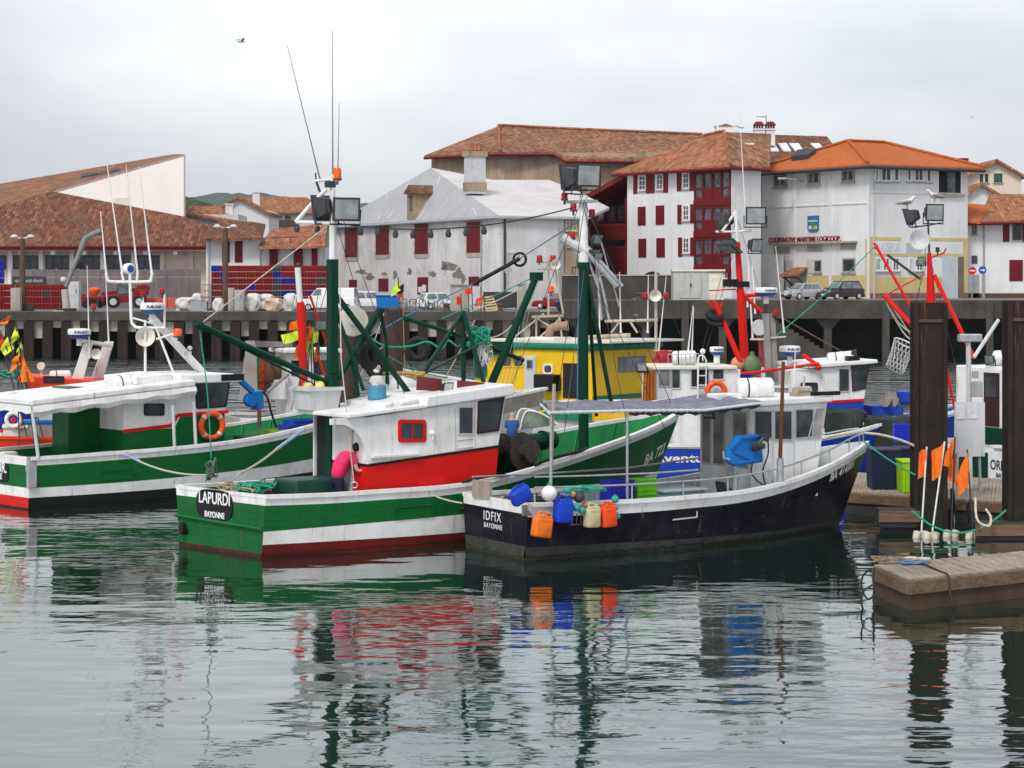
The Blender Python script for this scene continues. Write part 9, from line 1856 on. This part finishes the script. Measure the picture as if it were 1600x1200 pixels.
def person(label,base,J,shirt,trous,hairm,hair=True,sleeve=.6):
    """J: joints relative to base"""
    t=thing('person',label,'person',base); J={k:V(v) for k,v in J.items()}; vs=[];ed=[];rd=[]; ix={}
    def add(n,p,r,par=None): ix[n]=len(vs); vs.append(V(p)); rd.append(r); (ed.append((ix[par],ix[n])) if par else None)
    add('pel',J['pel'],.12); add('sp',J['sp'],.13,'pel'); add('ch',J['ch'],.135,'sp'); add('nk',J['nk'],.058,'ch'); up=(J['hd']-J['nk']).normalized(); fw=J['face'].normalized()
    add('jaw',J['nk'].lerp(J['hd'],.55)+fw*.015,.072,'nk'); add('hd',J['hd'],.095,'jaw'); add('top',J['hd']+up*.07,.07,'hd'); add('nose',J['hd']+fw*.105-up*.02,.014,'hd')
    for s in 'lr':
        add('sh'+s,J['sh'+s],.068,'ch'); add('el'+s,J['el'+s],.046,'sh'+s); add('wr'+s,J['wr'+s],.03,'el'+s); d=(J['wr'+s]-J['el'+s]).normalized(); pa=J['wr'+s]+d*.05; add('pm'+s,pa,.036,'wr'+s); sd=d.cross(V((0,0,1))).normalized(); n_=sd.cross(d)
        for k,(o_,l) in enumerate(((-.03,.065),(-.01,.08),(.01,.078),(.03,.06))): add('f%s%d'%(s,k),pa+d*.045+n_*o_,.010,'pm'+s); add('g%s%d'%(s,k),pa+d*(.045+l*.6)+n_*o_*1.1+sd*.02,.008,'f%s%d'%(s,k))
        add('t'+s,pa+n_*.045+d*.02,.011,'pm'+s)
        add('hp'+s,J['hp'+s],.095,'pel'); add('kn'+s,J['kn'+s],.062,'hp'+s); add('an'+s,J['an'+s],.042,'kn'+s); add('ft'+s,J['an'+s]+fw*V((1,1,0))*.14-V((0,0,.05)),.036,'an'+s)
    skinned('body',vs,ed,rd,skin,t)
    e=[]; v=[]; r=[]
    def S(p,rr,par=None): v.append(V(p)); r.append(rr); (e.append((par,len(v)-1)) if par is not None else None); return len(v)-1
    a=S(J['pel'].lerp(J['sp'],-.15),(.20,.17)); b=S(J['sp'],(.205,.18),a); c=S(J['ch'],(.215,.19),b); S(J['ch'].lerp(J['nk'],.7),.10,c)
    for s in 'lr': q=S(J['sh'+s],.105,c); S(J['sh'+s].lerp(J['el'+s],sleeve*.5),.085,q) ; S(J['sh'+s].lerp(J['el'+s],sleeve),.074,len(v)-1)
    skinned('shirt',v,e,r,shirt,t); e=[];v=[];r=[]
    a=S(J['pel'],.15); S(J['pel'].lerp(J['sp'],.5),.16,a)
    for s in 'lr': q=S(J['hp'+s],.115,a); k=S(J['kn'+s],.088,q); S(J['an'+s]+V((0,0,.05)),.075,k)
    skinned('trousers',v,e,r,trous,t)
    if hair:
        m=MB(); m.ball(J['hd']+up*.03-fw*.018,.128,14,(1,1,1)); kp=[]; c=J['hd']
        f=[q for q in m.f if sum(((m.v[i]-c).dot(fw)*.9-(m.v[i]-c).dot(up)) for i in q)/len(q)<.02]; m.f=f; m.m=[0]*len(f); m.build('hair',hairm,t,smooth=True)
    for s in 'lr': m=MB(); p=J['an'+s]; m.hexa([p+V((-.06,-.05,-.09)),p+V((.06,-.05,-.09)),p+V((.06,.05,-.09)),p+V((-.06,.05,-.09))],[p+V((-.05,-.04,.03)),p+V((.05,-.04,.03)),p+V((.05,.04,.03)),p+V((-.05,.04,.03))]); m.hexa([p+fw*.05+V((-.05,-.05,-.09)),p+fw*.2+V((-.0,-.05,-.09)),p+fw*.2+V((.05,.05,-.09)),p+fw*.05+V((.05,.05,-.09))],[p+fw*.05+V((-.04,-.04,-.01)),p+fw*.18+V((0,-.04,-.03)),p+fw*.18+V((.04,.04,-.03)),p+fw*.05+V((.04,.04,-.01))]); m.build('shoe',blackp,t,bevel=.01)
    return t
bP=LP.M@LP.oy(529,760,-.95); bP.z=.62; Yp=bP.y
j=lambda px,py,d=0: W(px,py,Yp+d)-bP
fr=(V((.8,.55,-.35))).normalized(); sd_=V((.56,-.83,0))
G=lambda px,py,o=0: j(px,py)+sd_*o
man_ = person('man in a bright pink shirt bending forward over the aft deck',bP,dict(pel=G(527,752),sp=G(530,735),ch=G(540,717),nk=G(549,709),hd=G(556,704),face=fr,
    shl=G(540,715,-.19),shr=G(542,716,.19),ell=G(554,735,-.2),elr=G(548,737,.24),wrl=G(568,731,-.14),wrr=G(566,735,.2),hpl=G(526,756,-.1),hpr=G(527,757,.1),knl=G(530,783,-.11),knr=G(528,784,.11),anl=V((.02,.1,.09)),anr=V((.06,-.12,.09))),plain('bright pink shirt',(.78,.03,.13),.8,0,.15,8),plain('navy trousers',(.012,.016,.04),.85),plain('dark hair',(.012,.009,.008),.7))
man_.scale=(1.10,1.10,1.03)
bM=SB.M@SB.oz(800,716,.62); bM.z=.62; Ym=bM.y; j2=lambda px,py,d=0: W(px,py,Ym+d)-bM
person('bald man in a blue top standing with his back turned',bM,dict(pel=j2(800,681),sp=j2(800,670),ch=j2(800,661),nk=j2(800,654),hd=j2(800,647.5),face=V((.25,.95,0)),shl=j2(792.5,660),shr=j2(807.5,660),ell=j2(791,672,-.02),elr=j2(809,672,-.02),wrl=j2(793,682,.1),wrr=j2(808,682,.1),hpl=j2(797.5,684),hpr=j2(802.5,684),knl=j2(797,698),knr=j2(803,698),anl=V((-.08,0,.09)),anr=V((.08,0,.09))),plain('blue top',(.02,.08,.26),.8),plain('blue jeans',(.03,.05,.12),.85),None,False,.85)
